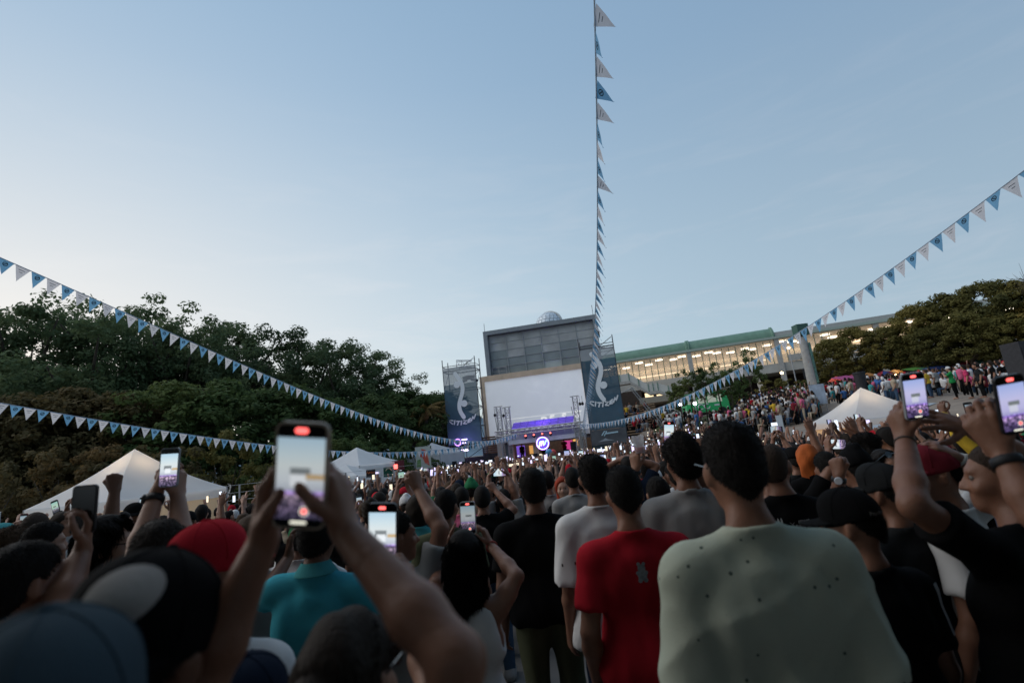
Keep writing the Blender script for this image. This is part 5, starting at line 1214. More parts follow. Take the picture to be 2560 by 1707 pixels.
def shirt_mesh(K, style, res, seed=0, hem=None):
    J, s = K['J'], K['s']; f = Field()
    loose = {'tee': .018, 'loose': .030, 'polo': .020, 'tank': .006, 'long': .022, 'crop': .01}[style]
    f_torso(f, K, loose, waist=.03 if style == 'loose' else (.012 if style in ('tee', 'polo', 'long') else 0))
    sl = {'tee': .72, 'loose': .98, 'polo': .62, 'tank': 0, 'long': 2, 'crop': .4}[style]
    hem_z = {'tee': .86, 'loose': .78, 'polo': .86, 'tank': .96, 'long': .84, 'crop': 1.1}[style] if hem is None else hem
    if style in ('tee', 'loose', 'polo'): f.rc(J(-.09, -.005, hem_z + .05), J(.09, -.005, hem_z + .05), (.115 + loose) * s, (.12 + loose) * s, .06 * s)
    f.plane((0, 0, -1), -hem_z * s, .02 * s)
    neck = K['neck']
    for i, sg in ((0, -1), (1, 1)):
        S, E_, W = K['sh'][i], K['elbow'][i], K['wrist'][i]
        if sl == 0: continue
        q = S + (J(0, 0, 1.40) - S) * .4
        g = .012 if style != 'loose' else .017
        arm = Field(); arm.rc(q, S, (.058 + g) * s, (.054 + g) * s, .05 * s)
        e = S + (E_ - S) * min(sl, 1.0)
        flare = {'tee': .009, 'loose': .010}.get(style, .004)
        arm.rc(S, e, (.053 + g) * s, (.047 + g + flare * 2) * s, .04 * s)
        if style == 'loose': arm.rc(S + A3(0, 0, -.03) * s, e + A3(0, -.005, -.01) * s, (.050 + g) * s, (.064 + g) * s, .03 * s)
        if sl > 1: arm.rc(E_, W - nrm(W - E_) * .01, (.045 + g) * s, (.032 + g * .7) * s, .03 * s)
        else: u = nrm(E_ - S); arm.plane(u, float(e @ u), .008 * s)
        f.fn(lambda p, d, a=arm: smin(d, a(p), .020 * s))
    # trapezius slope and collar
    if style != 'tank':
        for sg in (-1, 1): f.rc(J(sg * .048, -.028, 1.462), K['sh'][0 if sg < 0 else 1] + A3(-sg * .02, -.005, .004) * s, .030 * s, .048 * s, .05 * s)
        f.rc(J(-.045, -.022, 1.448), J(.045, -.022, 1.448), .040 * s, .040 * s, .03 * s); f.rc(J(0, -.030, 1.38), J(0, -.024, 1.44), .075 * s, .056 * s, .04 * s)
    else:
        for sg in (-1, 1): f.rc(J(sg * .05, -.02, 1.40), J(sg * .10, -.02, 1.40), .055 * s, .045 * s, .04 * s)
        for i, sg in ((0, -1), (1, 1)):
            S = K['sh'][i]; hole = Field(); hole.rc(S + A3(sg * .005, 0, .03) * s, S + A3(sg * .03, 0, -.13) * s, .070 * s, .060 * s)
            f.fn(lambda p, d, a=hole: smax(d, -a(p), .006 * s))
    c_ = J(0, -.010, 1.462 if style != 'tank' else 1.43); rx = (.064 if not K['fem'] else .058) if style != 'tank' else .08
    def collar(p, d):
        q = (p - c_) / s; z_ = q[:, 2] + .30 * q[:, 1]; r = np.sqrt(q[:, 0] ** 2 + (q[:, 1] / 1.06) ** 2)
        if style != 'tank': d = smin(d, (np.sqrt((r - rx - .006) ** 2 + z_ ** 2) - .010) * s, .022 * s)
        return smax(d, -(np.sqrt(r ** 2 + (np.minimum(z_ - .01, 0) * 2.4) ** 2) - rx + .002) * s, .006 * s)
    f.fn(folds(K, {'tee': .019, 'loose': .028, 'polo': .016, 'tank': .004, 'long': .02, 'crop': .005}[style], seed)); f.fn(collar)
    lo, hi = f.bounds(.05)
    for i in (0, 1):
        pts = [K['sh'][i], K['elbow'][i]] + ([K['wrist'][i]] if sl > 1 else [])
        for q in pts: lo = np.minimum(lo, q - .13); hi = np.maximum(hi, q + .13)
    V, F = surface(f, res, lo, hi); return relax(V, F, 1, .4), F
def trouser_mesh(K, res, style='long', seed=0):
    J, s, w = K['J'], K['s'], K['wide']; f = Field(); f.rc(J(-.078 * w, -.01, .96), J(.078 * w, -.01, .96), .118 * s, .118 * s, .06 * s)
    f_legs(f, K, .016, False); f.plane((0, 0, 1), 1.03 * s, .01 * s); f.plane((0, 0, -1), -(.06 if style == 'long' else .50) * s, .01 * s)
    f.fn(folds(K, .010, seed + 5)); V, F = surface(f, res); return relax(V, F, 1, .4), F
def shoe_mesh(K, res):
    J, s = K['J'], K['s']; f = Field()
    for sg in (-1, 1): f.rc(J(sg * .112, -.035, .055), J(sg * .137, .15, .04), .055 * s, .046 * s, .03 * s); f.rc(J(sg * .112, -.02, .05), J(sg * .112, -.02, .10), .052 * s, .048 * s, .03 * s)
    f.plane((0, 0, -1), 0, .005); return surface(f, res)
def hair_mesh(K, style, res, seed=0):
    s, c, M = K['s'], K['head'], K['Mh']; P_ = lambda x, y, z: c + M @ A3(x, y, z) * s
    f = Field(); rg = np.random.default_rng(seed)
    def cutface(front=.055, low=-.035, slope=.9, ears=True, nape=-.075):
        n1 = M @ nrm(A3(0, 1, -slope)); d1 = float(n1 @ P_(0, front, .055)); f.plane(n1, d1, .012 * s)
        n2 = M @ nrm(A3(0, .55, -1)); d2 = float(n2 @ P_(0, -.06, nape)); f.plane(n2, d2, .02 * s)
        if ears:
            for sg in (-1, 1): f.el(P_(sg * .085, .004, -.022), A3(.026, .030, .044) * s, .01 * s, M, True)
    if style in ('short', 'fade', 'buzz', 'flat'):
        g = {'short': .009, 'fade': .004, 'buzz': .003, 'flat': .005}[style]
        f.el(P_(0, -.010, .020), A3(.0755 + g, .0965 + g, .104 + g) * s, .03 * s, M); f.el(P_(0, -.045, -.035), A3(.060 + g * .5, .052 + g * .5, .062) * s, .03 * s, M)
        if style in ('fade', 'flat'): f.el(P_(0, .0, .072), A3(.066, .088, .062 if style == 'fade' else .068) * s, .03 * s, M)
        if style == 'flat':
            n1 = M @ A3(0, 0, 1); f.plane(n1, float(n1 @ P_(0, 0, .128)), .03 * s)
        cutface(.058, nape=-.085)
        if style == 'fade':
            def vcut(p, d):
                q = (p - c) @ M / s; return smax(d, (-.088 + .95 * np.abs(q[:, 0]) + .35 * np.maximum(q[:, 1] + .05, 0) - q[:, 2]) * s * .7, .012 * s)
            f.fn(vcut)
        amp, fr = (.0022, 80) if style != 'buzz' else (.001, 80)
    elif style == 'curly':
        f.el(P_(0, -.015, .035), A3(.090, .110, .112) * s, .03 * s, M); f.el(P_(0, -.05, -.035), A3(.078, .066, .076) * s, .03 * s, M); cutface(.05, ears=False, nape=-.12); amp, fr = .012, 60
    elif style in ('long', 'bob', 'longwide'):
        g = .018; f.el(P_(0, -.012, .022), A3(.0755 + g, .0965 + g, .104 + g) * s, .03 * s, M)
        cz, rx, ry, rz = {'long': (-.10, .090, .052, .24), 'bob': (-.05, .092, .062, .15), 'longwide': (-.155, .104, .056, .29)}[style]
        f.el(P_(0, -.055, cz), A3(rx, ry, rz) * s, .05 * s, M)
        n1 = M @ nrm(A3(0, 1, -.35)); f.plane(n1, float(n1 @ P_(0, .050, .04)), .012 * s); amp, fr = .005, 40
    elif style == 'bun':
        g = .013; f.el(P_(0, -.012, .022), A3(.0755 + g, .0965 + g, .104 + g) * s, .03 * s, M); f.el(P_(0, -.04, -.045), A3(.062, .055, .06) * s, .03 * s, M)
        f.el(P_(0, -.125, .01), A3(.044, .040, .042) * s, .012 * s, M); cutface(.055, nape=-.09); amp, fr = .004, 55
    elif style == 'tail':
        g = .012; f.el(P_(0, -.012, .022), A3(.0755 + g, .0965 + g, .104 + g) * s, .03 * s, M); f.el(P_(0, -.04, -.045), A3(.062, .055, .06) * s, .03 * s, M)
        f.rc(P_(0, -.11, .06), P_(0, -.15, .0), .026 * s, .032 * s, .02 * s); f.rc(P_(0, -.15, .0), P_(0, -.13, -.22), .032 * s, .016 * s, .02 * s); cutface(.055, nape=-.09); amp, fr = .004, 55
    elif style == 'under':      # the hair seen below a cap
        f.el(P_(0, -.012, .005), A3(.080, .100, .09) * s, .03 * s, M); f.el(P_(0, -.045, -.045), A3(.064, .056, .06) * s, .03 * s, M); cutface(.02, nape=-.095)
        n1 = M @ A3(0, 0, 1); f.plane(n1, float(n1 @ P_(0, 0, .04)), .01 * s); amp, fr = .003, 60
    k1, k2 = nrm(rg.normal(size=3)) * fr, nrm(rg.normal(size=3)) * fr * 1.6; k3 = nrm(rg.normal(size=3)) * fr * .6
    f.fn(lambda p, d: d - amp * s * (np.sin(p @ k1 / s) * np.sin(p @ k2 / s + 1) + .7 * np.sin(p @ k3 / s + 2)))
    V, F = surface(f, res)
    if K.get('strands'): V, F = strands(V, F, K, style, seed)
    return V, F
def strands(V, F, K, style, seed):
    """short fine hairs standing off the hair surface"""
    rg = np.random.default_rng(seed); n, ln, out = {'long': (5200, .05, .10), 'longwide': (6500, .06, .08), 'bob': (3500, .04, .12), 'bun': (4500, .022, .02), 'tail': (3500, .04, .1), 'curly': (6000, .016, .8), 'buzz': (4500, .004, .8), 'fade': (7000, .008, .6), 'flat': (5000, .014, .7)}.get(style, (5000, .013, .45))
    s = K['s']; q = V[F]; nn = np.cross(q[:, 2] - q[:, 0], q[:, 3] - q[:, 1]); ar = np.linalg.norm(nn, axis=1); nn /= ar[:, None] + 1e-12
    i = rg.choice(len(F), n, p=ar / ar.sum()); u, v = rg.random((2, n, 1)); p = (q[i, 0] * (1 - u) + q[i, 1] * u) * (1 - v) + (q[i, 3] * (1 - u) + q[i, 2] * u) * v
    N_ = nn[i]; c = K['head']; N_ = np.where(((N_ * (p - c)).sum(1) < 0)[:, None], -N_, N_)
    crown = c + K['Mh'] @ A3(0, -.05, .10) * s; d = p - crown; d = d - N_ * (d * N_).sum(1)[:, None]; d[:, 2] -= .03; d /= np.linalg.norm(d, axis=1)[:, None] + 1e-9
    d = d * (1 - out) + N_ * out + rg.normal(size=(n, 3)) * (.22 if style not in ('long', 'longwide', 'bun', 'bob') else .08); d /= np.linalg.norm(d, axis=1)[:, None]
    sd = np.cross(d, N_); sd /= np.linalg.norm(sd, axis=1)[:, None] + 1e-9; L_ = ln * s * rg.uniform(.5, 1.2, (n, 1)); w_ = .0011 * s
    m = p + d * L_ * .6 + N_ * L_ * .08; e = p + d * L_ + (np.array([0, 0, -.12]) if ln > .03 else 0) * L_
    w = np.stack([p - sd * w_, p + sd * w_, m + sd * w_ * .6, e], 1).reshape(-1, 3); b0 = len(V)
    return np.concatenate([V, w]), np.concatenate([F, np.arange(n * 4).reshape(-1, 4) + b0])
def cap_meshes(K, style, res, yaw=0):
    """crown and brim (brim points along yaw from the face)"""
    s, c, M = K['s'], K['head'], K['Mh'] @ np.array(Matrix.Rotation(yaw, 3, 'Z')); P_ = lambda x, y, z: c + M @ A3(x, y, z) * s
    f = Field(); tilt = .18
    if style == 'beanie':
        f.el(P_(0, -.012, .035), A3(.090, .110, .115) * s, .02 * s, M); f.rc(P_(0, -.03, .14), P_(0, -.05, .15), .03 * s, .02 * s, .04 * s)
        n = M @ nrm(A3(0, -.35, -1)); f.plane(n, float(n @ P_(0, 0, .0)), .012 * s); f.fn(lambda p, d: d - .0015 * np.sin((p @ (M @ A3(1, 0, 0))) * 160))
        return surface(f, res), None
    f.el(P_(0, -.008, .028), A3(.0885, .1085, .112) * s, .02 * s, M)
    if style == 'flatcap': f.el(P_(0, .045, .085), A3(.075, .055, .055) * s, .03 * s, M)
    else: f.el(P_(0, .03, .075), A3(.07, .065, .058) * s, .03 * s, M)
    n = M @ nrm(A3(0, -tilt, -1)); f.plane(n, float(n @ P_(0, 0, .012)), .006 * s)
    crown = surface(f, res)
    b = Field()
    if style == 'bucket':
        def ring(p, d):
            q = (p - P_(0, -.008, .0)) @ M / s; r = np.sqrt(q[:, 0] ** 2 + (q[:, 1] / 1.15) ** 2)
            zr = .02 - (r - .085) * .75
            return np.maximum(np.maximum(np.abs(q[:, 2] - zr) - .005, r - .132), .075 - r) * s
        b.el(P_(0, -.008, .0), A3(.15, .17, .09) * s, .001); b.items[-1] = ('fn', ring); lo = P_(0, 0, 0) - .2 * s; hi = lo + .4 * s
        return crown, surface(b, min(res, .006), lo, hi)
    def brim(p, d):
        q = (p - P_(0, .055, .028)) @ M / s
        y = q[:, 1]; x = q[:, 0]; z = q[:, 2] + .16 * y + 2.6 * x * x - .006
        e = np.sqrt((x / .083) ** 2 + (np.maximum(y, -.02) / .125) ** 2) - 1
        return np.maximum(np.maximum(np.abs(z) - .0045, e * .08), -y - .005) * s
    b.items.append(('fn', brim)); ctr = P_(0, .10, .02); return crown, surface(b, min(res, .006), ctr - .15 * s, ctr + .15 * s)

# ------------------------------------------------------------------ materials of people
def skin_mat(name, c):
    m = mat(name, c, .5, .10, 14, .12, 90, spec=.35)
    b = m.node_tree.nodes['Principled BSDF']; b.inputs['Subsurface Weight'].default_value = .06; b.inputs['Subsurface Radius'].default_value = (.012, .004, .002); return m
SK = [skin_mat('skin_a', (.29, .145, .092)), skin_mat('skin_b', (.225, .106, .066)), skin_mat('skin_c', (.16, .075, .046)), skin_mat('skin_d', (.115, .058, .037)), skin_mat('skin_e', (.37, .21, .15))]
def hair_mat(name, c):
    m = mat(name, c, .7, .35, 3, .0, 90, spec=.12); t = m.node_tree; b = t.nodes['Principled BSDF']
    g = t.nodes.new('ShaderNodeTexCoord'); mp_ = t.nodes.new('ShaderNodeMapping'); mp_.inputs['Scale'].default_value = (120, 120, 30); n = t.nodes.new('ShaderNodeTexNoise'); n.inputs['Scale'].default_value = 1.0; n.inputs['Detail'].default_value = 4
    t.links.new(g.outputs['Object'], mp_.inputs[0]); t.links.new(mp_.outputs[0], n.inputs[0]); bp = t.nodes.new('ShaderNodeBump'); bp.inputs['Strength'].default_value = .6; bp.inputs['Distance'].default_value = .01
    t.links.new(n.outputs[0], bp.inputs['Height']); t.links.new(bp.outputs[0], b.inputs['Normal']); return m
HB, HD, HO, HRD, HBR, HGY = hair_mat('hair_black', (.012, .010, .009)), hair_mat('hair_dark', (.022, .016, .012)), hair_mat('hair_orange', (.42, .10, .025)), hair_mat('hair_red', (.32, .045, .02)), hair_mat('hair_brown', (.06, .035, .02)), hair_mat('hair_grey', (.14, .13, .12))
HBUZ = hair_mat('hair_cropped', (.05, .034, .026))
def cloth(name, c, var=.10):
    m = mat('cloth_' + name, c, .95, var, 5, .25, 260, spec=.06); t = m.node_tree; pb = t.nodes['Principled BSDF']
    g = [n for n in t.nodes if n.type == 'TEX_COORD'][0]; b0 = [n for n in t.nodes if n.type == 'BUMP'][0]
    mp_ = t.nodes.new('ShaderNodeMapping'); mp_.inputs['Scale'].default_value = (1.5, 1.5, .8); mp_.inputs['Rotation'].default_value = (.3, .5, .2); t.links.new(g.outputs['Object'], mp_.inputs[0])
    n = t.nodes.new('ShaderNodeTexNoise'); n.noise_type = 'RIDGED_MULTIFRACTAL'; n.inputs['Scale'].default_value = 4.2; n.inputs['Detail'].default_value = 2.5; n.inputs['Distortion'].default_value = .6; t.links.new(mp_.outputs[0], n.inputs[0])
    b1 = t.nodes.new('ShaderNodeBump'); b1.inputs['Strength'].default_value = .55; b1.inputs['Distance'].default_value = .022; t.links.new(n.outputs[0], b1.inputs['Height']); t.links.new(b0.outputs[0], b1.inputs['Normal']); t.links.new(b1.outputs[0], pb.inputs['Normal'])
    return m
CL = {n: cloth(n, c) for n, c in dict(black=(.007, .007, .0075), charcoal=(.019, .020, .021), navy=(.011, .017, .032), white=(.62, .61, .60), grey=(.27, .265, .26), pale=(.45, .46, .40), red=(.38, .016, .026), cyan=(.055, .34, .42), maroon=(.17, .02, .03), green=(.03, .16, .07), teal=(.06, .26, .27), pink=(.55, .12, .22), yellow=(.55, .36, .04), blue=(.06, .14, .33), beige=(.38, .31, .23), orange=(.50, .17, .04), olive=(.08, .085, .05), bluegrey=(.040, .060, .075), denim=(.05, .085, .14), tan=(.30, .22, .14), bgreen=(.02, .22, .06), fuchsia=(.5, .05, .13)).items()}
M_SHOE = mat('shoe', (.25, .25, .25), .6, .3, 5); M_EYE = mat('eye_shaded', (.16, .14, .125), .3, 0); M_IRIS = mat('eye_iris', (.02, .012, .01), .2, 0)  # eye whites coloured dark so they read as shaded
M_GLASS = mat('sunglass', (.01, .01, .012), .15, 0, spec=.6)
# ================================================================== phones
from mathutils.bvhtree import BVHTree
def rrect(w, h, r, n=5):
    return [(sx * (w / 2 - r) + r * math.cos(a), sz * (h / 2 - r) + r * math.sin(a)) for sx, sz, a0 in ((1, 1, 0), (-1, 1, 90), (-1, -1, 180), (1, -1, 270)) for a in [R(a0 + 90 * k / n) for k in range(n + 1)]]
def rslab(mb, w, h, r, y0, y1, cx=0, cz=0):
    o = rrect(w, h, r); return mb.slab([(x + cx, y0, z + cz) for x, z in o], (0, y1 - y0, 0))
def screen_mat(name, es, seed, tint=(1, 1, 1), dark=False):
    m = bpy.data.materials.new(name); m.use_nodes = True; t = m.node_tree; pb = t.nodes['Principled BSDF']; pb.inputs['Base Color'].default_value = (.01, .01, .01, 1); pb.inputs['Roughness'].default_value = .15
    c = t.nodes.new('ShaderNodeTexCoord'); s_ = t.nodes.new('ShaderNodeSeparateXYZ'); t.links.new(c.outputs['Object'], s_.inputs[0])
    mr = t.nodes.new('ShaderNodeMapRange'); sh_ = ((seed * 7) % 5 - 2) * .006; mr.inputs[1].default_value = -.0775 - sh_; mr.inputs[2].default_value = .0775 - sh_ * .0; t.links.new(s_.outputs[2], mr.inputs[0])
    T = lambda a: tuple(x * y for x, y in zip(a, tint))
    st = [(0, (.0, .0, .0)), (.09, (.0, .0, .0)), (.10, T((.05, .05, .09))), (.22, T((.10, .09, .14))), (.31, T((.30, .27, .34))), (.345, T((.26, .18, .52))), (.365, T((.34, .37, .43))), (.45, T((.46, .50, .54))), (.60, T((.50, .55, .56))), (.70, T((.44, .53, .57))), (.86, T((.33, .46, .56))), (.865, (0, 0, 0)), (1, (0, 0, 0))]
    rc_ = _ramp(t, mr.outputs[0], st)
    mp_ = t.nodes.new('ShaderNodeMapping'); mp_.inputs['Location'].default_value = (seed * .37, 0, 0); t.links.new(c.outputs['Object'], mp_.inputs[0])
    n = t.nodes.new('ShaderNodeTexNoise'); n.inputs['Scale'].default_value = 150; n.inputs['Detail'].default_value = 3; t.links.new(mp_.outputs[0], n.inputs[0])
    nz_ = _ramp(t, n.outputs[0], [(.36, (.08, .08, .12)), (.5, (.7, .62, .66)), (.64, (2.6, 2.1, 2.2))])
    ms = _ramp(t, mr.outputs[0], [(.33, (1, 1, 1)), (.37, (0, 0, 0))])
    mx = t.nodes.new('ShaderNodeMix'); mx.data_type = 'RGBA'; mx.blend_type = 'MULTIPLY'; t.links.new(ms, mx.inputs[0]); t.links.new(rc_, mx.inputs[6]); t.links.new(nz_, mx.inputs[7])
    # the building seen on the screen
    def M_(op, a, b_):
        q = t.nodes.new('ShaderNodeMath'); q.operation = op
        for i, v in enumerate((a, b_)):
            if isinstance(v, (int, float)): q.inputs[i].default_value = v
            else: t.links.new(v, q.inputs[i])
        return q.outputs[0]
    bx_ = M_('LESS_THAN', M_('ABSOLUTE', M_('ADD', s_.outputs[0], -.004 + .004 * (seed % 3)), 0), .0150); bz_ = M_('MULTIPLY', M_('LESS_THAN', mr.outputs[0], .578), M_('GREATER_THAN', mr.outputs[0], .525 - .02 * (seed % 3)))
    m2 = t.nodes.new('ShaderNodeMix'); m2.data_type = 'RGBA'; t.links.new(M_('MULTIPLY', bx_, bz_), m2.inputs[0]); t.links.new(mx.outputs[2], m2.inputs[6]); m2.inputs[7].default_value = (.16, .18, .19, 1)
    ox_ = M_('GREATER_THAN', s_.outputs[0], .014 - .006 * (seed % 2)); oz_ = M_('MULTIPLY', M_('LESS_THAN', mr.outputs[0], .52), M_('GREATER_THAN', mr.outputs[0], .47))
    m3 = t.nodes.new('ShaderNodeMix'); m3.data_type = 'RGBA'; t.links.new(M_('MULTIPLY', M_('MULTIPLY', ox_, oz_), 1.0 if seed in (1, 2) else 0.0), m3.inputs[0]); t.links.new(m2.outputs[2], m3.inputs[6]); m3.inputs[7].default_value = (.42, .30, .16, 1)
    wb_ = M_('MULTIPLY', M_('LESS_THAN', M_('ABSOLUTE', M_('ADD', s_.outputs[0], .003), 0), .0115), M_('MULTIPLY', M_('LESS_THAN', mr.outputs[0], .515), M_('GREATER_THAN', mr.outputs[0], .40)))
    m4 = t.nodes.new('ShaderNodeMix'); m4.data_type = 'RGBA'; t.links.new(M_('MULTIPLY', wb_, (1.0, .9, .25, .6, .0)[seed - 1]), m4.inputs[0]); t.links.new(m3.outputs[2], m4.inputs[6]); m4.inputs[7].default_value = (.62, .65, .68, 1); m2 = m4
    t.links.new(m2.outputs[2], pb.inputs['Emission Color']); pb.inputs['Emission Strength'].default_value = es; return m
SCR = [screen_mat('phone_picture', .6, 1), screen_mat('phone_picture_bright', .95, 2), screen_mat('phone_picture_dim', .42, 3), screen_mat('phone_picture_violet', .7, 4, (.95, .85, 1.25)), screen_mat('phone_picture_green', .6, 5, (.85, 1.1, .85))]
M_RECD = mat('record_red', (.8, .1, .1), .5, 0, emit=(1, .13, .12), es=1.5); M_BAR = mat('home_bar', (.6, .6, .5), .5, 0, emit=(.75, .74, .62), es=.8)
PH_BODY = {'gold': mat('case_tan', (.34, .26, .19), .4, .08, 20), 'black': mat('case_black', (.014, .014, .016), .35, .05), 'white': mat('case_white', (.52, .54, .53), .35, .05), 'grey': mat('case_grey', (.28, .30, .32), .35, .05), 'red': mat('case_red', (.20, .02, .03), .4, .05)}
_b = MB(); rslab(_b, .078, .157, .013, -.0045, .0048); PM_BODY = _b.mesh('phone_body')
_b = MB(); rslab(_b, .070, .149, .009, -.0058, -.0046); PM_SCR = _b.mesh('screen')
_b = MB(); rslab(_b, .030, .032, .008, .0048, .0072, .018, .054); 
for q in ((.011, .061), (.011, .047), (.025, .054)): _b.lathe((q[0], .0072, q[1]), [(0, .0012), (.0055, .001), (.006, 0)], 8, 0, ((1, 0, 0), (0, 0, -1), (0, 1, 0)))
PM_CAM = _b.mesh('camera_bump')
for me in (PM_BODY, PM_SCR, PM_CAM): 
    bm = bmesh.new(); bm.from_mesh(me); bmesh.ops.recalc_face_normals(bm, faces=bm.faces[:]); bm.to_mesh(me); bm.free(); me.materials.append(None)
def omat(o, m): o.material_slots[0].link = 'OBJECT'; o.material_slots[0].material = m
def phone(lab, c, up=(0, 0, 1), face=(0, -1, 0), case='black', scr=0, detail=False, group='phones held up to film the stage', size=1.0, off=False, rot=0):
    Z = nrm(up); Y = -np.asarray(face, float); Y = nrm(Y - Z * (Y @ Z)); X = np.cross(Y, Z)
    if rot: X, Z = X * math.cos(rot) + Z * math.sin(rot), Z * math.cos(rot) - X * math.sin(rot)
    root = bpy.data.objects.new('phone', PM_BODY); COL.objects.link(root); omat(root, PH_BODY[case]); tag(root, lab, 'phone', group)
    root.matrix_basis = frame_matrix(c, X, Y, Z) @ Matrix.Scale(size, 4)
    o = bpy.data.objects.new('screen', PM_SCR); COL.objects.link(o); o.parent = root; omat(o, M_GLASS if off else SCR[scr])
    o = bpy.data.objects.new('camera_bump', PM_CAM); COL.objects.link(o); o.parent = root; omat(o, PH_BODY['black'])
    if detail:
        b = MB(); rslab(b, .019, .0085, .004, -.0066, -.0058, 0, .0665); b.build('record_marker', M_RECD, root)
        b = MB(); b.tube([(.008 + .0062 * math.cos(a), -.0062, -.0515 + .0062 * math.sin(a)) for a in np.linspace(0, 2 * math.pi, 16)], .0007, 4); ring = b.build('record_button', M_BAR, root)
        b = MB(); rslab(b, .0065, .0065, .0018, -.0066, -.0058, .008, -.0515); b.build('record_dot', M_RECD, root)
        b = MB(); rslab(b, .024, .0042, .002, -.0066, -.0058, 0, -.068); b.build('home_bar', M_BAR, root)
    return root

# ================================================================== the people one can pick out near the camera
def decal(txtme, V, F, M, dirv, lift=.002):
    """lay flat lettering on a surface: M places it, dirv is the way it is pressed on"""
    bv = BVHTree.FromPolygons([tuple(v) for v in V], [tuple(map(int, f)) for f in F]); dv = Vector(tuple(dirv)).normalized()
    for v in txtme.vertices:
        p = M @ v.co; h = bv.ray_cast(p - dv * .3, dv, 1.0)
        v.co = (h[0] - dv * lift) if h[0] is not None else p
    return txtme
HERO_PX = []
def person(lab, top, yaw=0, hyaw=0, hpitch=0, htilt=0, skin=1, hair=('short', 'b'), cap=None, shirt=('tee', 'black'), pants='denim', arms=None, fem=False, wide=1.0, group='people in the front rows', lean=(0, 0), H=None, eyes=False, name='person', shorts=False, hem=None):
    hm = {'b': HB, 'd': HD, 'o': HO, 'r': HRD, 'n': HBR, 'g': HGY, 'z': HBUZ}
    if not any('w' in a for a in (arms or {}).values()) and 1 < top[2] < 5.5: top = (top[0], top[1], top[2] * 1.14)
    tp = at(*top); zc = top[2]; res = float(np.clip(.0052 * zc + .002, .008, .016))
    capadd = .022 if cap else 0
    g = float(zt(tp[0], tp[1])); Hh = (tp[2] - g) / (1 + capadd / 1.75) if H is None else H
    s = Hh / 1.75; off = rotz(A3(lean[0] * s, lean[1] * s + .02 * s, 0), yaw)
    base = A3(tp[0] - off[0], tp[1] - off[1], 0); base[2] = tp[2] - Hh * (1 + capadd / 1.75)
    loc = lambda p: rotz(np.asarray(p, float) - base, -yaw)
    lv = lambda v: rotz(np.asarray(v, float), -yaw)
    A = {}
    for sd_, a in (arms or {}).items():
        q = {'kind': a.get('kind', 'relax')}
        q['wrist'] = loc(at(*a['w'])) if 'w' in a else a['wrist']
        q['abs'] = 'w' in a
        if 'e' in a: q['elbow'] = loc(at(*a['e']))
        if 'pole' in a: q['pole'] = lv(a['pole'])
        for k in ('d', 'n', 'side'):
            if k in a: q[k] = lv(a[k])
        q['hs'] = a.get('hs', 1.0)
        A[sd_] = q
    K = skeleton(Hh, fem, wide, lean, hyaw, hpitch, htilt, A); K['strands'] = zc < 4.6
    for sd_, a in (arms or {}).items():
        if 'e' in a and 'w' in a:
            i = 'LR'.index(sd_); l1 = np.linalg.norm(K['elbow'][i] - K['sh'][i]); l2 = np.linalg.norm(K['wrist'][i] - K['elbow'][i])
            if not (.2 < l1 < .40) or not (.19 < l2 < .36): print('ARM', lab[:40], sd_, round(float(l1), 2), round(float(l2), 2))
    V, F = body_mesh(K, res, float(np.clip(.0032 * zc, .0035, .0075)) if arms else None, fat=1.0 if arms or res < .011 else 1.15)
    root = link(name, np_mesh('body', V, F, True), SK[skin]); root.location = tuple(base); root.rotation_euler = (0, 0, yaw)
    tag(root, lab, 'person', group)
    sV = sF = None; seed = int(abs(top[0]) * 7) % 1000
    if shirt:
        sV, sF = shirt_mesh(K, shirt[0], max(res, .009), seed, hem); link('shirt', np_mesh('shirt', sV, sF, True), CL[shirt[1]] if isinstance(shirt[1], str) else shirt[1], root)
    tv, tf = trouser_mesh(K, .015, 'short' if shorts else 'long', seed); link('trousers', np_mesh('trousers', tv, tf, True), CL[pants], root)
    tv, tf = shoe_mesh(K, .013); link('shoes', np_mesh('shoes', tv, tf, True), M_SHOE, root)
    hV = None
    if hair:
        hv_, hf_ = hair_mesh(K, hair[0] if not cap or hair[0] in ('long', 'longwide', 'bob') else 'under', max(.007, res * .8), seed); link('hair', np_mesh('hair', hv_, hf_, True), hm[hair[1]], root)
    if cap:
        cr, br = cap_meshes(K, cap[0], max(.007, res * .75), cap[2] if len(cap) > 2 else 0)
        co = link('cap', np_mesh('cap', *cr, True), CL[cap[1]] if isinstance(cap[1], str) else cap[1], root); hV = cr
        if br is not None and len(br[0]): link('brim', np_mesh('brim', *br, True), CL[cap[3] if len(cap) > 3 else cap[1]] if isinstance(cap[1], str) else cap[1], co)
    if cap and cap[0] in ('cap', 'flatcap') and zc < 3.2:
        bv = BVHTree.FromPolygons([tuple(v) for v in cr[0]], [tuple(map(int, f)) for f in cr[1]]); Mc = K['Mh'] @ np.array(Matrix.Rotation(cap[2] if len(cap) > 2 else 0, 3, 'Z')); cm_ = CL[cap[1]] if isinstance(cap[1], str) else cap[1]
        for q in range(6):
            pp = []
            for el in np.linspace(.12, math.pi / 2, 12):
                a = q * math.pi / 3 + math.pi / 6; d_ = Mc @ A3(math.cos(el) * math.cos(a), math.cos(el) * math.sin(a), math.sin(el)); o_ = K['head'] + Mc @ A3(0, -.008, .03) * s
                hit = bv.ray_cast(Vector(tuple(o_ + d_ * .4)), Vector(tuple(-d_)), .6)
                if hit[0] is not None: pp.append(np.array(hit[0]) + d_ * .0004)
            if len(pp) > 3: b = MB(); b.tube(pp, .0016, 5); b.build('seam', cm_, co, True)
        if len(pp): b = MB(); b.lathe(pp[-1], [(.009, -.002), (.008, .003), (0, .005)], 10); b.build('button', cm_, co, True)
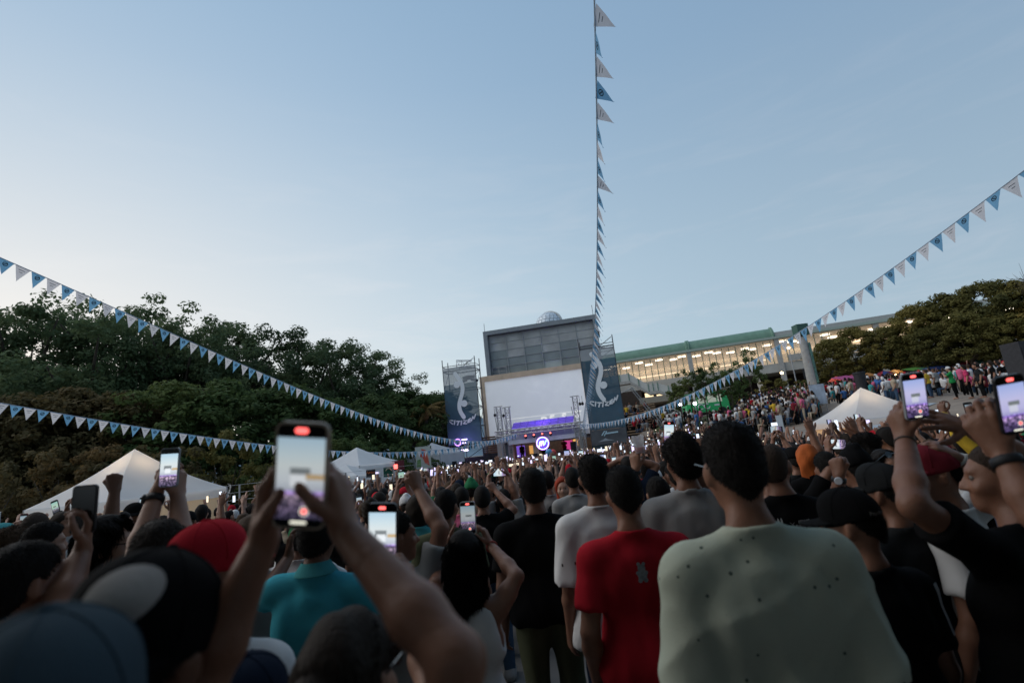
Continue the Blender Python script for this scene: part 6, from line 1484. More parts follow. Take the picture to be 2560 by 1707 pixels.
    if eyes:
        for sg in (-1, 1):
            c = K['head'] + K['Mh'] @ A3(sg * .033, .079, .006) * s
            b = MB(); b.lathe(c, [(0, -.012 * s), (.009 * s, -.008 * s), (.012 * s, 0), (.009 * s, .008 * s), (0, .012 * s)], 10, 0, K['Mh'].T); e = b.build('eye', M_EYE, root, True)
            b = MB(); b.lathe(c + K['Mh'] @ A3(0, .0108, 0) * s, [(.0001, .0016 * s), (.0052 * s, .0006 * s), (.0055 * s, 0)], 10, 0, (K['Mh'][:, 0], -K['Mh'][:, 2], K['Mh'][:, 1])); b.build('iris', M_IRIS, e)
    HERO_PX.append((top[0], top[1], zc, lab)); HERO_XY.append((base[0], base[1]))
    return dict(root=root, K=K, base=base, yaw=yaw, s=s, shirt=(sV, sF), cap=hV, H=Hh)
HERO_XY = []
def put(o_me, name, m, h): return link(name, o_me, m, h['root'])
def sunglasses(h, top=True, m=None):
    K, s = h['K'], h['s']; c, M = K['head'], K['Mh']; P_ = lambda x, y, z: c + M @ A3(x, y, z) * s
    z0, y0 = (.085, .082) if top else (.006, .108)
    b = MB()
    for sg in (-1, 1):
        b.lathe(P_(sg * .034, y0 + .012, z0), [(0, -.003 * s), (.022 * s, -.002 * s), (.024 * s, .0), (0, .003 * s)], 12, 0, (M[:, 0], M[:, 2], M[:, 1])); b.bar(P_(sg * .058, y0 + .006, z0 + .004), P_(sg * .088, -.005, z0 - (.03 if top else -.012)), .003 * s, 5)
    b.bar(P_(-.014, y0 + .016, z0 + .004), P_(.014, y0 + .016, z0 + .004), .003 * s, 5); b.build('sunglasses', m or M_GLASS, h['root'])
def band(h, i, f, m, name='bracelet', r=.033, w=.010, dial=None):
    K, s = h['K'], h['s']; W, E_ = K['wrist'][i], K['elbow'][i]; u = nrm(E_ - W); c = W + u * f * s; a = nrm(np.cross(u, (0, 0, 1) if abs(u[2]) < .9 else (1, 0, 0))); b_ = np.cross(u, a)
    b = MB(); b.lathe(c, [(r * s - .002, -w), (r * s + .003, -w), (r * s + .004, 0), (r * s + .003, w), (r * s - .002, w)], 16, 0, (a, b_, u)); o = b.build(name, m, h['root'], True)
    if dial is not None:
        n = nrm(rotz(np.asarray(dial[0], float), -h['yaw'])); n = nrm(n - u * (n @ u)); t_ = np.cross(n, u)
        b = MB(); b.lathe(c + n * (r * s + .002), [(0, .009), (.017, .009), (.020, .005), (.020, -.004)], 16, 0, (t_, u, n)); b.build('dial', dial[1], o)
UPV = (0, 0, 1)
# -- the short person in front whose raised arms hold the big phone, head below the picture
PC = at(754, 1187, .757)
h = person('person whose bare arms rise from below to hold the big tan phone', (690, 1860, .58), skin=1, hair=('short', 'd'), shirt=('tee', 'navy'), pants='black', wide=.9,
    arms={'L': dict(w=(660, 1350, .782), e=(492, 1730, .70), kind='phone', d=(.10, .05, 1), n=(1, .12, 0), side=(0, -1, 0)), 'R': dict(w=(862, 1326, .778), e=(1142, 1650, .62), kind='phone', d=(-.12, .05, 1), n=(-1, .10, -.1), side=(0, -1, 0))})
phone('big tan cased phone with red record mark held up in the middle foreground', PC, _UP * .99 + _RT * .045, -_F, 'gold', 0, True, size=1.0)
# -- woman with tied dark hair at the bottom who films with the bright phone
h = person('woman with tied back dark hair and earring at the bottom centre', (862, 1548, .93), hyaw=-.25, skin=0, hair=('bun', 'd'), shirt=('tank', 'white'), fem=True, arms={'R': dict(w=(1020, 1408, 1.40), kind='phone', d=(-.05, .1, 1), n=(-1, -.1, 0), side=(0, -1, 0), pole=(1, .2, -.5))})
sunglasses(h, False)
phone('bright black phone filming behind the raised forearm in the lower middle', at(957, 1330, 1.36), _UP, -_F, 'black', 1, True)
# -- blurred caps low left
h = person('person in the black cap with a white oval patch at lower left', (345, 1378, .70), yaw=.1, hyaw=-.2, hpitch=-.12, htilt=.18, skin=2, hair=('short', 'b'), cap=('cap', 'black', math.pi), shirt=('tee', 'black'), wide=1.05)
K, s = h['K'], h['s']; b = MB(); n_ = 20; Cc = K['head'] + K['Mh'] @ A3(.022, -.080, .090) * s; e1 = nrm(A3(.80, .10, .60)); e2 = nrm(np.cross(nrm(A3(-.1, -.85, .55)), e1))
b.lathe(Cc, [(.0005, 0), (.012, 0), (.024, 0), (.036, 0), (.046, 0)], 24, 0, (e1 * 1.0 * s, e2 * .80 * s, A3(0, 0, 0)))
me = b.mesh('patch'); decal(me, *h['cap'], Matrix.Identity(4), nrm(A3(.0, .85, -.4)), .003); put(me, 'oval_patch', mat('patch_cream', (.42, .38, .35), .8, .05), h)
h = person('person in the blue grey cap filling the bottom left corner', (105, 1528, .50), yaw=.2, skin=1, hair=('short', 'b'), cap=('cap', 'bluegrey', .3), shirt=('tee', 'charcoal'), pants='black', wide=.95)
h = person('person in the crimson red cap left of the raised forearm', (516, 1302, 1.28), hyaw=-.9, htilt=.05, skin=1, hair=('short', 'd'), cap=('cap', 'red', 0), shirt=('tee', 'white'), wide=1.0)
h = person('person with dark blue cap low behind the raised left forearm', (610, 1640, .98), hyaw=.2, skin=1, hair=('short', 'b'), cap=('cap', 'navy', 0), shirt=('tee', 'navy'))
# -- cyan polo
h = person('man in a cyan polo shirt directly behind the big phone', (792, 1272, 2.4), yaw=.05, skin=2, hair=('short', 'b'), shirt=('polo', 'cyan'), pants='black', arms={'L': dict(w=(722, 1392, 2.72), kind='relax', pole=(-1, .3, -.8), d=(0, .2, 1)), 'R': dict(w=(945, 1575, 2.42), kind='relax', pole=(1, -.5, -.4))})
K, s = h['K'], h['s']; cc = K['head'] + (K['neck'] - K['head']) * .65
ctr = [A3(cc[0] + .082 * s * math.cos(a), cc[1] + .086 * s * math.sin(a), (1.462 - .012 * math.sin(a)) * s) for a in np.linspace(.2, 2 * math.pi - .2 + .4, 30)]
b = MB()
for (r0, z0), (r1, z1) in (((.064, .052), (.068, .046)), ((.068, .046), (.096, .004)), ((.096, .004), (.098, .0)), ((.098, .0), (.090, -.004))):
    for k in range(30):
        a0, a1 = 2 * math.pi * k / 30, 2 * math.pi * (k + 1) / 30; q = lambda r_, z_, a: A3(cc[0] + r_ * s * math.cos(a), cc[1] + r_ * s * math.sin(a) - .004, (1.474 + z_ - (.028 if math.sin(a) > 0 else .0) * math.sin(a)) * s)
        b.quad(q(r0, z0, a0), q(r0, z0, a1), q(r1, z1, a1), q(r1, z1, a0), 0 if r0 < .09 else 1)
put(b.mesh('collar', True), 'collar', None, h).data.materials.append(CL['teal']); h['root'].children[-1].data.materials.append(CL['black'])
# -- far left heads and arms
h = person('dark haired person at the left edge holding up the switched off black phone', (66, 1362, 1.6), yaw=-.1, hyaw=-.35, skin=1, hair=('short', 'b'), shirt=('tee', 'charcoal'), wide=1.05, arms={'R': dict(w=(206, 1376, 1.70), e=(152, 1530, 1.55), kind='phone', d=(.08, .1, 1), n=(-.75, -.65, .1), side=(-.5, -.6, 0))})
phone('switched off black phone held upright before the large left tent', at(211, 1272, 1.72), nrm(np.array([.02, 0, 1.0])), (.1, -1, .15), 'black', 0, off=True)
h = person('woman with long black hair and sunglasses beside the dark phone at left', (268, 1303, 2.15), yaw=-.5, hyaw=-.7, skin=0, hair=('long', 'b'), shirt=('tee', 'black'), fem=True, eyes=True); sunglasses(h, False)
h = person('person hidden behind the long haired woman raising a clenched fist at left', (255, 1330, 3.1), yaw=0, skin=2, hair=('short', 'b'), shirt=('tee', 'grey'), arms={'R': dict(w=(287, 1226, 3.0), e=(271, 1330, 2.95), kind='fist', d=(-.05, 0, 1), n=(-.6, .7, 0), side=(.4, -.6, 0))})
h = person('man with a dark wrist watch whose two arms raise a green cased phone at left', (402, 1306, 1.85), yaw=0, hyaw=.1, skin=0, hair=('short', 'd'), shirt=('tee', 'charcoal'), arms={'L': dict(w=(391, 1232, 2.12), e=(338, 1408, 1.92), kind='phone', d=(.25, .05, 1), n=(.8, .5, 0), side=(.2, -.9, 0)), 'R': dict(w=(444, 1236, 2.14), e=(456, 1385, 1.98), kind='phone', d=(-.1, .05, 1), n=(-.9, .4, 0), side=(-.2, -.8, 0))})
band(h, 0, .03, M_BLACK, 'watch', .033, .014, ((-.8, -.6, 0), mat('watch_face', (.05, .045, .04), .3, .1)))
b = MB(); K, s = h['K'], h['s']; b.tube([K['head'] + A3(.082 * math.cos(a), -.010 + .098 * math.sin(a), -.05 + .012 * math.sin(a)) * s for a in np.linspace(math.pi, 2 * math.pi, 14)], .004, 5); b.build('glasses_strap', mat('strap_white', (.55, .55, .52), .6), h['root'])
phone('green cased phone in the joined hands before the left tent roof', at(424, 1168, 2.1), (0.05, 0, 1), (0, -1, .1), 'grey', 1)
h = person('man with short hair and earring behind the dark phone at far left', (110, 1312, 2.7), yaw=-.2, hyaw=-.5, skin=0, hair=('fade', 'b'), shirt=('tee', 'olive'))
h = person('man with cropped grey brown hair at far left', (90, 1283, 3.6), hyaw=.2, skin=0, hair=('buzz', 'z'), shirt=('tee', 'charcoal'))
h = person('curly brown haired person at the left edge', (30, 1325, 3.0), hyaw=.3, skin=0, hair=('curly', 'n'), shirt=('tee', 'grey'))
h = person('person in a dark teal cap at the very left edge', (0, 1308, 3.3), skin=0, hair=('short', 'b'), cap=('cap', 'teal', 0), shirt=('tee', 'black'))
h = person('man in profile scratching his face in front of the left tent wall', (155, 1281, 5.0), yaw=-1.0, hyaw=-.4, skin=0, hair=('short', 'd'), shirt=('tee', 'white'), arms={'R': dict(wrist=(.03, .22, 1.50), kind='fist', pole=(.6, .2, -.7))})
h = person('man in a black bucket hat filming in front of the lit tent wall', (335, 1256, 7.0), yaw=-.2, hyaw=-.9, skin=1, hair=('short', 'b'), cap=('bucket', 'black', 0), shirt=('tee', 'black'), arms={'R': dict(wrist=(.22, .34, 1.62), kind='phone', d=(0, 0, 1), n=(-.9, .3, 0), side=(0, -1, 0))})
phone('bright phone beside the black bucket hat at the left tent', at(357, 1259, 7.2), UPV, (0, -1, 0), 'black', 1, size=1.15)
h = person('man with short hair left of the black bucket hat', (306, 1281, 6.4), hyaw=-.6, skin=0, hair=('short', 'b'), shirt=('tee', 'black'))
h = person('person filming with a glowing phone before the left tent corner', (128, 1300, 6.0), skin=1, hair=('short', 'b'), shirt=('tee', 'grey'), arms={'R': dict(wrist=(.10, .25, 1.86), kind='phone', d=(0, 0, 1), n=(-.9, .3, 0), side=(0, -1, 0)), 'L': dict(wrist=(-.02, .25, 1.84), kind='phone', d=(0, 0, 1), n=(.9, .3, 0), side=(0, -1, 0))})
phone('greenish glowing phone held over the far left heads', at(139, 1268, 6.2), UPV, (0, -1, 0), 'black', 4, rot=.3, size=1.1)
# -- centre left
h = person('man in a pale grey tee raising his clenched right fist left of the small phone', (985, 1283, 2.5), yaw=-.15, hyaw=-.9, skin=1, hair=('short', 'b'), shirt=('tee', 'grey'), arms={'R': dict(w=(1046, 1222, 2.62), e=(1102, 1322, 2.45), kind='fist', d=(-.22, .1, 1), n=(-.75, .6, 0), side=(.2, -.9, 0))}, eyes=True)
TANK = h = person('woman with long straight black hair in a white tank top filming with a small phone', (1158, 1338, 2.30), skin=1, hair=('longwide', 'b'), shirt=('tank', 'white'), pants='denim', fem=True, arms={'L': dict(w=(1116, 1385, 2.57), e=(1089, 1458, 2.30), kind='open', d=(.28, .1, 1), n=(1, .1, 0), side=(0, -1, 0)), 'R': dict(w=(1226, 1362, 2.57), e=(1292, 1440, 2.28), kind='phone', d=(-.35, .05, 1), n=(-.9, .1, -.2), side=(0, -1, 0))})
band(h, 1, .02, mat('red_cord', (.35, .05, .04), .7), 'bracelet', .030, .004); band(h, 0, .02, mat('dark_cord', (.05, .04, .035), .7), 'bracelet', .030, .004)
phone('small white cased phone held over the long black hair', at(1170, 1294, 2.55), nrm(np.array([.04, 0, 1.0])), (0, -1, .05), 'white', 2, True)
K, s = h['K'], h['s']; b = MB(); b.tube([K['J'](.20, -.06, .98), K['J'](.26, -.10, .84), K['J'](.24, -.10, .70), K['J'](.20, -.09, .78), K['J'](.19, -.07, .95)], .012, 6); o = b.build('bag_strap', mat('orange_strap', (.75, .12, .03), .6), None, True)
o.matrix_basis = Matrix.Translation(Vector(tuple(h['base']))); o.name = 'handbag'
b = MB(); b.slab([K['J'](.18, -.12, .74), K['J'](.32, -.12, .74), K['J'](.31, -.12, .58), K['J'](.19, -.12, .58)], (0, .07, 0)); b.build('pouch', mat('orange_leather', (.65, .12, .04), .5, .1), o); tag(o, 'bright orange strapped bag hanging at the hip of the white tank top', 'bag')
h = person('man with a big dark head of hair right behind the raised fist', (1113, 1227, 3.4), hyaw=-.3, skin=1, hair=('short', 'b'), shirt=('tee', 'olive'), wide=1.05)
h = person('person in a pink tee with short dark hair behind the small white phone', (1152, 1219, 4.8), skin=1, hair=('short', 'b'), shirt=('tee', 'pink'))
h = person('person with cropped hair in a black tee in the left middle crowd', (948, 1230, 5.1), hyaw=-.2, skin=1, hair=('buzz', 'd'), shirt=('tee', 'black'))
h = person('person with wavy hair just left of the cropped head in the left middle crowd', (925, 1252, 4.4), skin=1, hair=('curly', 'd'), shirt=('tee', 'black'))
h = person('man in a black tee bending his right arm up into a fist', (1203, 1216, 5.0), yaw=.1, skin=1, hair=('short', 'b'), shirt=('tee', 'black'), arms={'R': dict(w=(1238, 1226, 5.2), e=(1284, 1274, 5.0), kind='fist', d=(-.5, .2, .8), n=(-.5, .8, 0), side=(.2, -.9, 0))})
h = person('woman with bobbed hair in a teal printed shirt in the left middle crowd', (1042, 1241, 4.1), skin=0, hair=('bob', 'd'), shirt=('tee', 'teal'), fem=True, arms={'L': dict(wrist=(-.12, .30, 1.62), kind='relax', pole=(-1, -.2, -.6))})
h = person('person in a pale grey tee with both arms up filming left of centre', (1257, 1224, 5.6), skin=1, hair=('short', 'b'), shirt=('tee', 'grey'), arms={'L': dict(w=(1222, 1192, 5.7), e=(1222, 1232, 5.6), kind='phone', d=(.5, .1, 1), n=(.9, .1, 0), side=(0, -1, 0)), 'R': dict(w=(1271, 1188, 5.7), e=(1285, 1228, 5.6), kind='phone', d=(-.4, .1, 1), n=(-.9, .1, 0), side=(0, -1, 0))})
phone('phone in the raised hands of the pale grey tee left of centre', at(1248, 1180, 5.75), UPV, (0, -1, 0), 'black', 1, rot=1.5, size=1.15)
h = person('person in a dark green beanie in the middle crowd', (1177, 1198, 6.2), skin=1, hair=('short', 'b'), cap=('beanie', 'green', 0), shirt=('tee', 'black'))
h = person('person holding a gold lit phone sideways beside the green beanie', (1140, 1208, 6.0), skin=1, hair=('buzz', 'd'), shirt=('tee', 'tan'), arms={'R': dict(wrist=(.10, .3, 1.74), kind='phone', d=(0, 0, 1), n=(-.9, .2, 0), side=(0, -1, 0)), 'L': dict(wrist=(-.08, .3, 1.72), kind='phone', d=(0, 0, 1), n=(.9, .2, 0), side=(0, -1, 0))})
h = person('red haired young woman turning her face to the camera in the middle crowd', (1405, 1196, 5.2), yaw=math.pi - .3, hyaw=.2, skin=4, hair=('long', 'r'), shirt=('tee', 'black'), fem=True, eyes=True)
h = person('man in a grey tee with short hair right of the red haired woman', (1428, 1170, 5.6), skin=1, hair=('short', 'b'), shirt=('tee', 'grey'))
h = person('man in a light grey tee left of the red haired woman', (1365, 1178, 6.2), skin=1, hair=('short', 'b'), shirt=('tee', 'grey'))
# -- centre and right
h = person('broad man in a plain black tee standing in the centre', (1328, 1174, 3.0), yaw=.08, skin=2, hair=('short', 'b'), shirt=('tee', 'black'), pants='olive', wide=1.12)
h = person('slim man in a white tee with tall dark hair left of the red tee', (1478, 1141, 2.75), yaw=.05, skin=1, hair=('flat', 'b'), shirt=('loose', 'white'), pants='navy', wide=.96)
K = h['K']; b = MB(); b.slab([(-.27, -.20, 1.20 * h['s']), (-.19, -.20, 1.205 * h['s']), (-.19, -.20, 1.22 * h['s']), (-.27, -.20, 1.215 * h['s'])], (0, .002, 0)); me = b.mesh('print'); decal(me, *h['shirt'], Matrix.Identity(4), (0, 1, 0)); put(me, 'shirt_print', CL['charcoal'], h)
RED = h = person('man in a red tee with a small grey badge below the collar', (1553, 1173, 2.15), skin=1, hair=('fade', 'b'), shirt=('tee', 'red'), pants='denim', wide=1.03, arms={'L': dict(wrist=(-.235, .05, .86), kind='relax', pole=(-.4, -1, 0))})
s = h['s']; b = MB()
for (x, z, r_) in ((0, .022, .017), (-.011, .040, .008), (.011, .040, .008), (0, -.006, .021), (-.017, .004, .009), (.017, .004, .009), (-.012, -.026, .010), (.012, -.026, .010)): b.add([(x + r_ * math.cos(a), -.22, 1.315 * s + z + r_ * math.sin(a)) for a in np.linspace(0, 2 * math.pi, 12, endpoint=False)], [tuple(range(12))])
me = b.mesh('badge'); decal(me, *h['shirt'], Matrix.Identity(4), (0, 1, 0), .003); put(me, 'badge', mat('badge_grey', (.20, .22, .24), .6, .3, 90), h)
h = person('person with curly black hair in a taupe tee behind the red tee', (1697, 1098, 2.7), yaw=-.1, hyaw=.2, skin=1, hair=('curly', 'b'), shirt=('loose', 'grey'), wide=1.05)
# pale tee man with paint stains
pt = cloth('stained_pale', (.43, .46, .37), .06); t = pt.node_tree; pb = t.nodes['Principled BSDF']; src = pb.inputs['Base Color'].links[0].from_socket
c_ = [n for n in t.nodes if n.type == 'TEX_COORD'][0]; vo = t.nodes.new('ShaderNodeTexVoronoi'); vo.inputs['Scale'].default_value = 21; t.links.new(c_.outputs['Object'], vo.inputs[0])
n1 = t.nodes.new('ShaderNodeTexNoise'); n1.inputs['Scale'].default_value = 4; t.links.new(c_.outputs['Object'], n1.inputs[0])
ad_ = t.nodes.new('ShaderNodeMath'); ad_.operation = 'MULTIPLY_ADD'; t.links.new(n1.outputs[0], ad_.inputs[0]); ad_.inputs[1].default_value = -.17; t.links.new(vo.outputs['Distance'], ad_.inputs[2])
spk = _ramp(t, ad_.outputs[0], [(.0, (1, 1, 1)), (.012, (0, 0, 0))]); mx = t.nodes.new('ShaderNodeMix'); mx.data_type = 'RGBA'; t.links.new(spk, mx.inputs[0]); t.links.new(src, mx.inputs[6]); mx.inputs[7].default_value = (.09, .115, .10, 1)
s_ = t.nodes.new('ShaderNodeSeparateXYZ'); t.links.new(c_.outputs['Object'], s_.inputs[0])
hm_ = t.nodes.new('ShaderNodeMapRange'); hm_.inputs[1].default_value = 1.10; hm_.inputs[2].default_value = 1.02; t.links.new(s_.outputs[2], hm_.inputs[0])
sx_ = t.nodes.new('ShaderNodeMapRange'); sx_.inputs[1].default_value = -.17; sx_.inputs[2].default_value = -.27; t.links.new(s_.outputs[0], sx_.inputs[0])
mm_ = t.nodes.new('ShaderNodeMath'); mm_.operation = 'MULTIPLY'; t.links.new(hm_.outputs[0], mm_.inputs[0]); t.links.new(sx_.outputs[0], mm_.inputs[1])
m2 = t.nodes.new('ShaderNodeMix'); m2.data_type = 'RGBA'; t.links.new(mm_.outputs[0], m2.inputs[0]); t.links.new(mx.outputs[2], m2.inputs[6]); m2.inputs[7].default_value = (.42, .17, .03, 1); t.links.new(m2.outputs[2], pb.inputs['Base Color'])
PALE = h = person('tall man in a pale paint stained loose tee with a faded haircut', (1818, 1070, 1.40), yaw=-.06, hyaw=.05, skin=1, hair=('fade', 'b'), shirt=('loose', pt), pants='black', wide=1.0)
M4 = Matrix.Translation(Vector((.02, -.3, .985 * h['s']))) @ Matrix.Rotation(math.pi / 2, 4, 'X')
me = text_mesh('NO TODOS SON COBARDES', .026, 0, .0006); decal(me, *h['shirt'], M4, (0, 1, 0)); put(me, 'shirt_print', CL['charcoal'], h)
b = MB(); K, s = h['K'], h['s']
for sg in (-1, 1): b.bar(K['head'] + K['Mh'] @ A3(sg * .083, -.02, .012) * s, K['head'] + K['Mh'] @ A3(sg * .080, .10, .018) * s, .003, 5)
b.build('sunglasses', M_GLASS, h['root'])
h = person('bald bearded man in a black tee with small white back print', (1926, 1113, 2.6), yaw=-.1, hyaw=-.55, skin=1, hair=('buzz', 'z'), shirt=('tee', 'black'), wide=1.1, arms={'R': dict(wrist=(.10, .30, 1.42), kind='open', d=(-.1, .2, 1), n=(-1, .2, 0), side=(0, -1, 0), pole=(1, .1, -.6)), 'L': dict(wrist=(.02, .30, 1.42), kind='open', d=(.1, .2, 1), n=(1, .2, 0), side=(0, -1, 0), pole=(-1, .1, -.6))}, eyes=True)
K, s = h['K'], h['s']; f = Field(); P_ = lambda x, y, z: K['head'] + K['Mh'] @ A3(x, y, z) * s
f.el(P_(0, .045, -.068), A3(.062, .062, .062) * s, .02, K['Mh']); n_ = K['Mh'] @ nrm(A3(0, -.35, 1)); f.plane(n_, float(n_ @ P_(0, .06, -.045)), .01); v_, q_ = surface(f, .008); link('beard', np_mesh('beard', v_, q_, True), HB, h['root'])
M_PRW = mat('print_white', (.42, .42, .42), .8, .1)
b = MB()
def dsk(x, z, rx, rz): b.add([(x + rx * math.cos(a), -.3, z + rz * math.sin(a)) for a in np.linspace(0, 2 * math.pi, 12, endpoint=False)], [tuple(range(12))])
z0 = 1.345 * s; x0 = -.075
dsk(x0, z0, .013, .012); dsk(x0 - .008, z0 + .022, .004, .014); dsk(x0 + .008, z0 + .022, .004, .014)
for a_, c2 in (((-.02, -.03), (.02, -.018)), ((-.02, -.018), (.02, -.03))):
    d_ = nrm(A3(c2[0] - a_[0], 0, c2[1] - a_[1])); q = np.cross(d_, A3(0, 1, 0)) * .003; p0, p1 = A3(x0 + a_[0], -.3, z0 + a_[1]), A3(x0 + c2[0], -.3, z0 + c2[1]); b.quad(p0 - q, p1 - q, p1 + q, p0 + q)
for a_, c2 in (((-.012, -.012), (.012, .012)), ((-.012, .012), (.012, -.012))):
    d_ = nrm(A3(c2[0] - a_[0], 0, c2[1] - a_[1])); q = np.cross(d_, A3(0, 1, 0)) * .001; p0, p1 = A3(-.018 + a_[0], -.3, z0 + a_[1]), A3(-.018 + c2[0], -.3, z0 + c2[1]); b.quad(p0 - q, p1 - q, p1 + q, p0 + q)
me = b.mesh('print'); decal(me, *h['shirt'], Matrix.Identity(4), (0, 1, 0)); put(me, 'back_print', M_PRW, h)
me = text_mesh('street\nPARADE', .026, 0, .001); decal(me, *h['shirt'], Matrix.Translation(Vector((.045, -.3, z0))) @ Matrix.Rotation(math.pi / 2, 4, 'X'), (0, 1, 0)); put(me, 'back_print', M_PRW, h)
h = person('man in a plain black baseball cap turned left with a white sleeve stripe', (2110, 1219, 1.62), yaw=.35, hyaw=.55, hpitch=-.05, skin=1, hair=('short', 'b'), cap=('cap', 'black', 0), shirt=('tee', 'black'), pants='black', wide=1.05, eyes=True)
K, s = h['K'], h['s']
def cap_text(h, txt, size, dx, dz, ang, m):
    K, s = h['K'], h['s']; M = K['Mh']; c = K['head']; me = text_mesh(txt, size, 0, .0003); vs = [v.co.copy() for v in me.vertices]
    cV, cF = h['cap']; bv = BVHTree.FromPolygons([tuple(v) for v in cV], [tuple(map(int, f)) for f in cF])
    for v in me.vertices:
        a = ang + v.co.x / .095; d_ = M @ A3(math.sin(a), -math.cos(a), 0); o = c + M @ A3(0, 0, dz + v.co.y) * s - M @ A3(0, 0, 0); p = o + d_ * .3
        hit = bv.ray_cast(Vector(tuple(p)), Vector(tuple(-d_)), 1.0); v.co = (hit[0] + Vector(tuple(d_)) * .0015) if hit[0] is not None else Vector(tuple(o + d_ * .1))
    return put(me, 'cap_lettering', m, h)
cap_text(h, 'Psycho Bunny', .020, 0, .045, -.1, mat('print_grey', (.16, .16, .15), .8, .1))
b = MB(); b.slab([(.19, -.25, 1.40 * s), (.225, -.25, 1.40 * s), (.245, -.25, 1.22 * s), (.21, -.25, 1.22 * s)], (0, .002, 0)); me = b.mesh('stripe'); bm = bmesh.new(); bm.from_mesh(me); bmesh.ops.subdivide_edges(bm, edges=bm.edges[:], cuts=6, use_grid_fill=True); bm.to_mesh(me); bm.free(); decal(me, *h['shirt'], Matrix.Identity(4), (0, 1, 0)); put(me, 'sleeve_stripe', M_PRW, h)
h = person('man in a black flat brimmed cap with white lettering on the back', (2196, 1157, 2.05), yaw=.25, hyaw=.35, skin=1, hair=('short', 'b'), cap=('flatcap', 'charcoal', 0), shirt=('tee', 'charcoal'), pants='black', eyes=True)
cap_text(h, 'AIR JORDAN', .026, 0, .055, .30, mat('print_bright', (.5, .5, .5), .8, .05))
# -- right hand phone holder
h = person('man in profile in a black tee holding up the right hand phone', (2478, 1112, 1.86), yaw=.45, hyaw=.55, skin=1, hair=('buzz', 'z'), shirt=('tee', 'black'), pants='black', wide=1.15, eyes=True, lean=(.20, .0),
    arms={'L': dict(w=(2262, 1098, 1.83), e=(2284, 1262, 1.62), kind='phone', d=(.0, .10, 1), n=(1, .15, .1), side=(.1, -1, 0), hs=1.05), 'R': dict(w=(2420, 1066, 1.82), e=(2572, 1160, 1.82), kind='splay', d=(-1, .05, .35), n=(.15, .75, -.6), side=(-.3, -.2, -1), hs=1.05)})
band(h, 0, .02, mat('dark_cord', (.05, .04, .035), .7), 'bracelet', .031, .004)
phone('pale cased phone with red record mark held up on the right before the market', at(2286, 990, 1.80), nrm(_UP + _RT * -.14), -_F, 'grey', 3, True, size=1.05)
h = person('person in a red cap facing left beside the raised right arm', (2318, 1110, 2.35), yaw=.7, hyaw=.7, skin=1, hair=('short', 'b'), cap=('flatcap', 'maroon', 0), shirt=('tee', 'white'), pants='black', wide=1.05, arms={'R': dict(w=(2388, 1142, 2.30), e=(2492, 1222, 2.30), kind='pinch', d=(-.6, .1, .55), n=(-.2, .6, -.6), side=(-.4, -.5, .3))})
band(h, 1, .02, mat('white_band', (.5, .5, .48), .6), 'bracelet', .031, .006)
h = person('person outside the right edge whose big hand holds up the tilted phone', (2790, 1080, 1.45), yaw=.4, skin=1, hair=('short', 'b'), shirt=('tee', 'black'), pants='black', arms={'L': dict(w=(2502, 1126, 1.41), e=(2600, 1290, 1.30), kind='phone', d=(-.28, .1, 1), n=(.75, .55, .2), side=(.5, -.8, .2), hs=1.08)})
band(h, 0, .035, M_BLACK, 'watch', .034, .012)
phone('tilted black phone with violet picture at the right edge', at(2530, 1010, 1.36), nrm(_UP + _RT * -.18), -_F, 'black', 3, True)
h = person('man raising his fist with a white dialled wrist watch right of centre', (2128, 1118, 3.3), yaw=.1, skin=1, hair=('short', 'b'), cap=('beanie', 'black', 0), shirt=('tee', 'navy'), arms={'L': dict(w=(2098, 1190, 2.75), e=(2092, 1268, 2.75), kind='fist', d=(.05, .05, 1), n=(.8, .5, 0), side=(.2, -.9, 0))})
band(h, 0, .02, M_BLACK, 'watch', .033, .012, ((-.55, -.8, 0), mat('watch_white', (.6, .62, .66), .3, .05)))
h = person('woman with long bright orange hair right of the bald bearded man', (2012, 1116, 4.4), yaw=-.15, skin=0, hair=('longwide', 'o'), shirt=('tee', 'black'), fem=True)
h = person('person in a black cap left of the bright orange hair', (1978, 1117, 4.8), skin=1, hair=('short', 'b'), cap=('cap', 'black', 0), shirt=('tee', 'charcoal'))
h = person('tattooed person holding a sideways phone right of the orange hair', (2060, 1132, 4.0), skin=1, hair=('short', 'b'), shirt=('tee', 'black'), arms={'L': dict(w=(2072, 1128, 4.1), kind='phone', d=(.1, .1, 1), n=(.9, .1, 0), side=(0, -1, 0)), 'R': dict(wrist=(.16, .3, 1.6), kind='phone', d=(-.1, 0, 1), n=(-.9, .1, 0), side=(0, -1, 0))})
phone('sideways lit phone right of the bright orange hair', at(2089, 1110, 4.15), UPV, (0, -1, 0), 'black', 1, rot=1.45, size=1.05)
h = person('man with thick curly dark hair in a dark jacket under the right tent', (2157, 1089, 3.9), yaw=.2, hyaw=.5, skin=1, hair=('curly', 'b'), shirt=('long', 'charcoal'))
h = person('woman with sunglasses pushed up on dark hair under the right tent', (2212, 1130, 3.1), yaw=math.pi * .98, hyaw=.1, hpitch=.25, skin=0, hair=('long', 'b'), shirt=('tee', 'black'), fem=True, eyes=True); sunglasses(h, True, mat('blue_lens', (.10, .14, .18), .15, 0, spec=.6))
h = person('person in a yellow and white jersey before the right tent', (2212, 1073, 6.0), hyaw=.4, skin=1, hair=('curly', 'b'), shirt=('tee', 'yellow'))
h = person('person in a bright yellow jacket holding up a phone at the right', (2460, 1052, 4.6), yaw=.2, skin=2, hair=('short', 'b'), shirt=('long', 'yellow'), arms={'L': dict(wrist=(-.22, .22, 1.86), kind='phone', d=(0, 0, 1), n=(.9, .3, 0), side=(0, -1, 0))})
phone('dark phone raised by the bright yellow jacket at the right', at(2424, 1028, 4.8), UPV, (.1, -1, 0), 'black', 2, size=1.1)
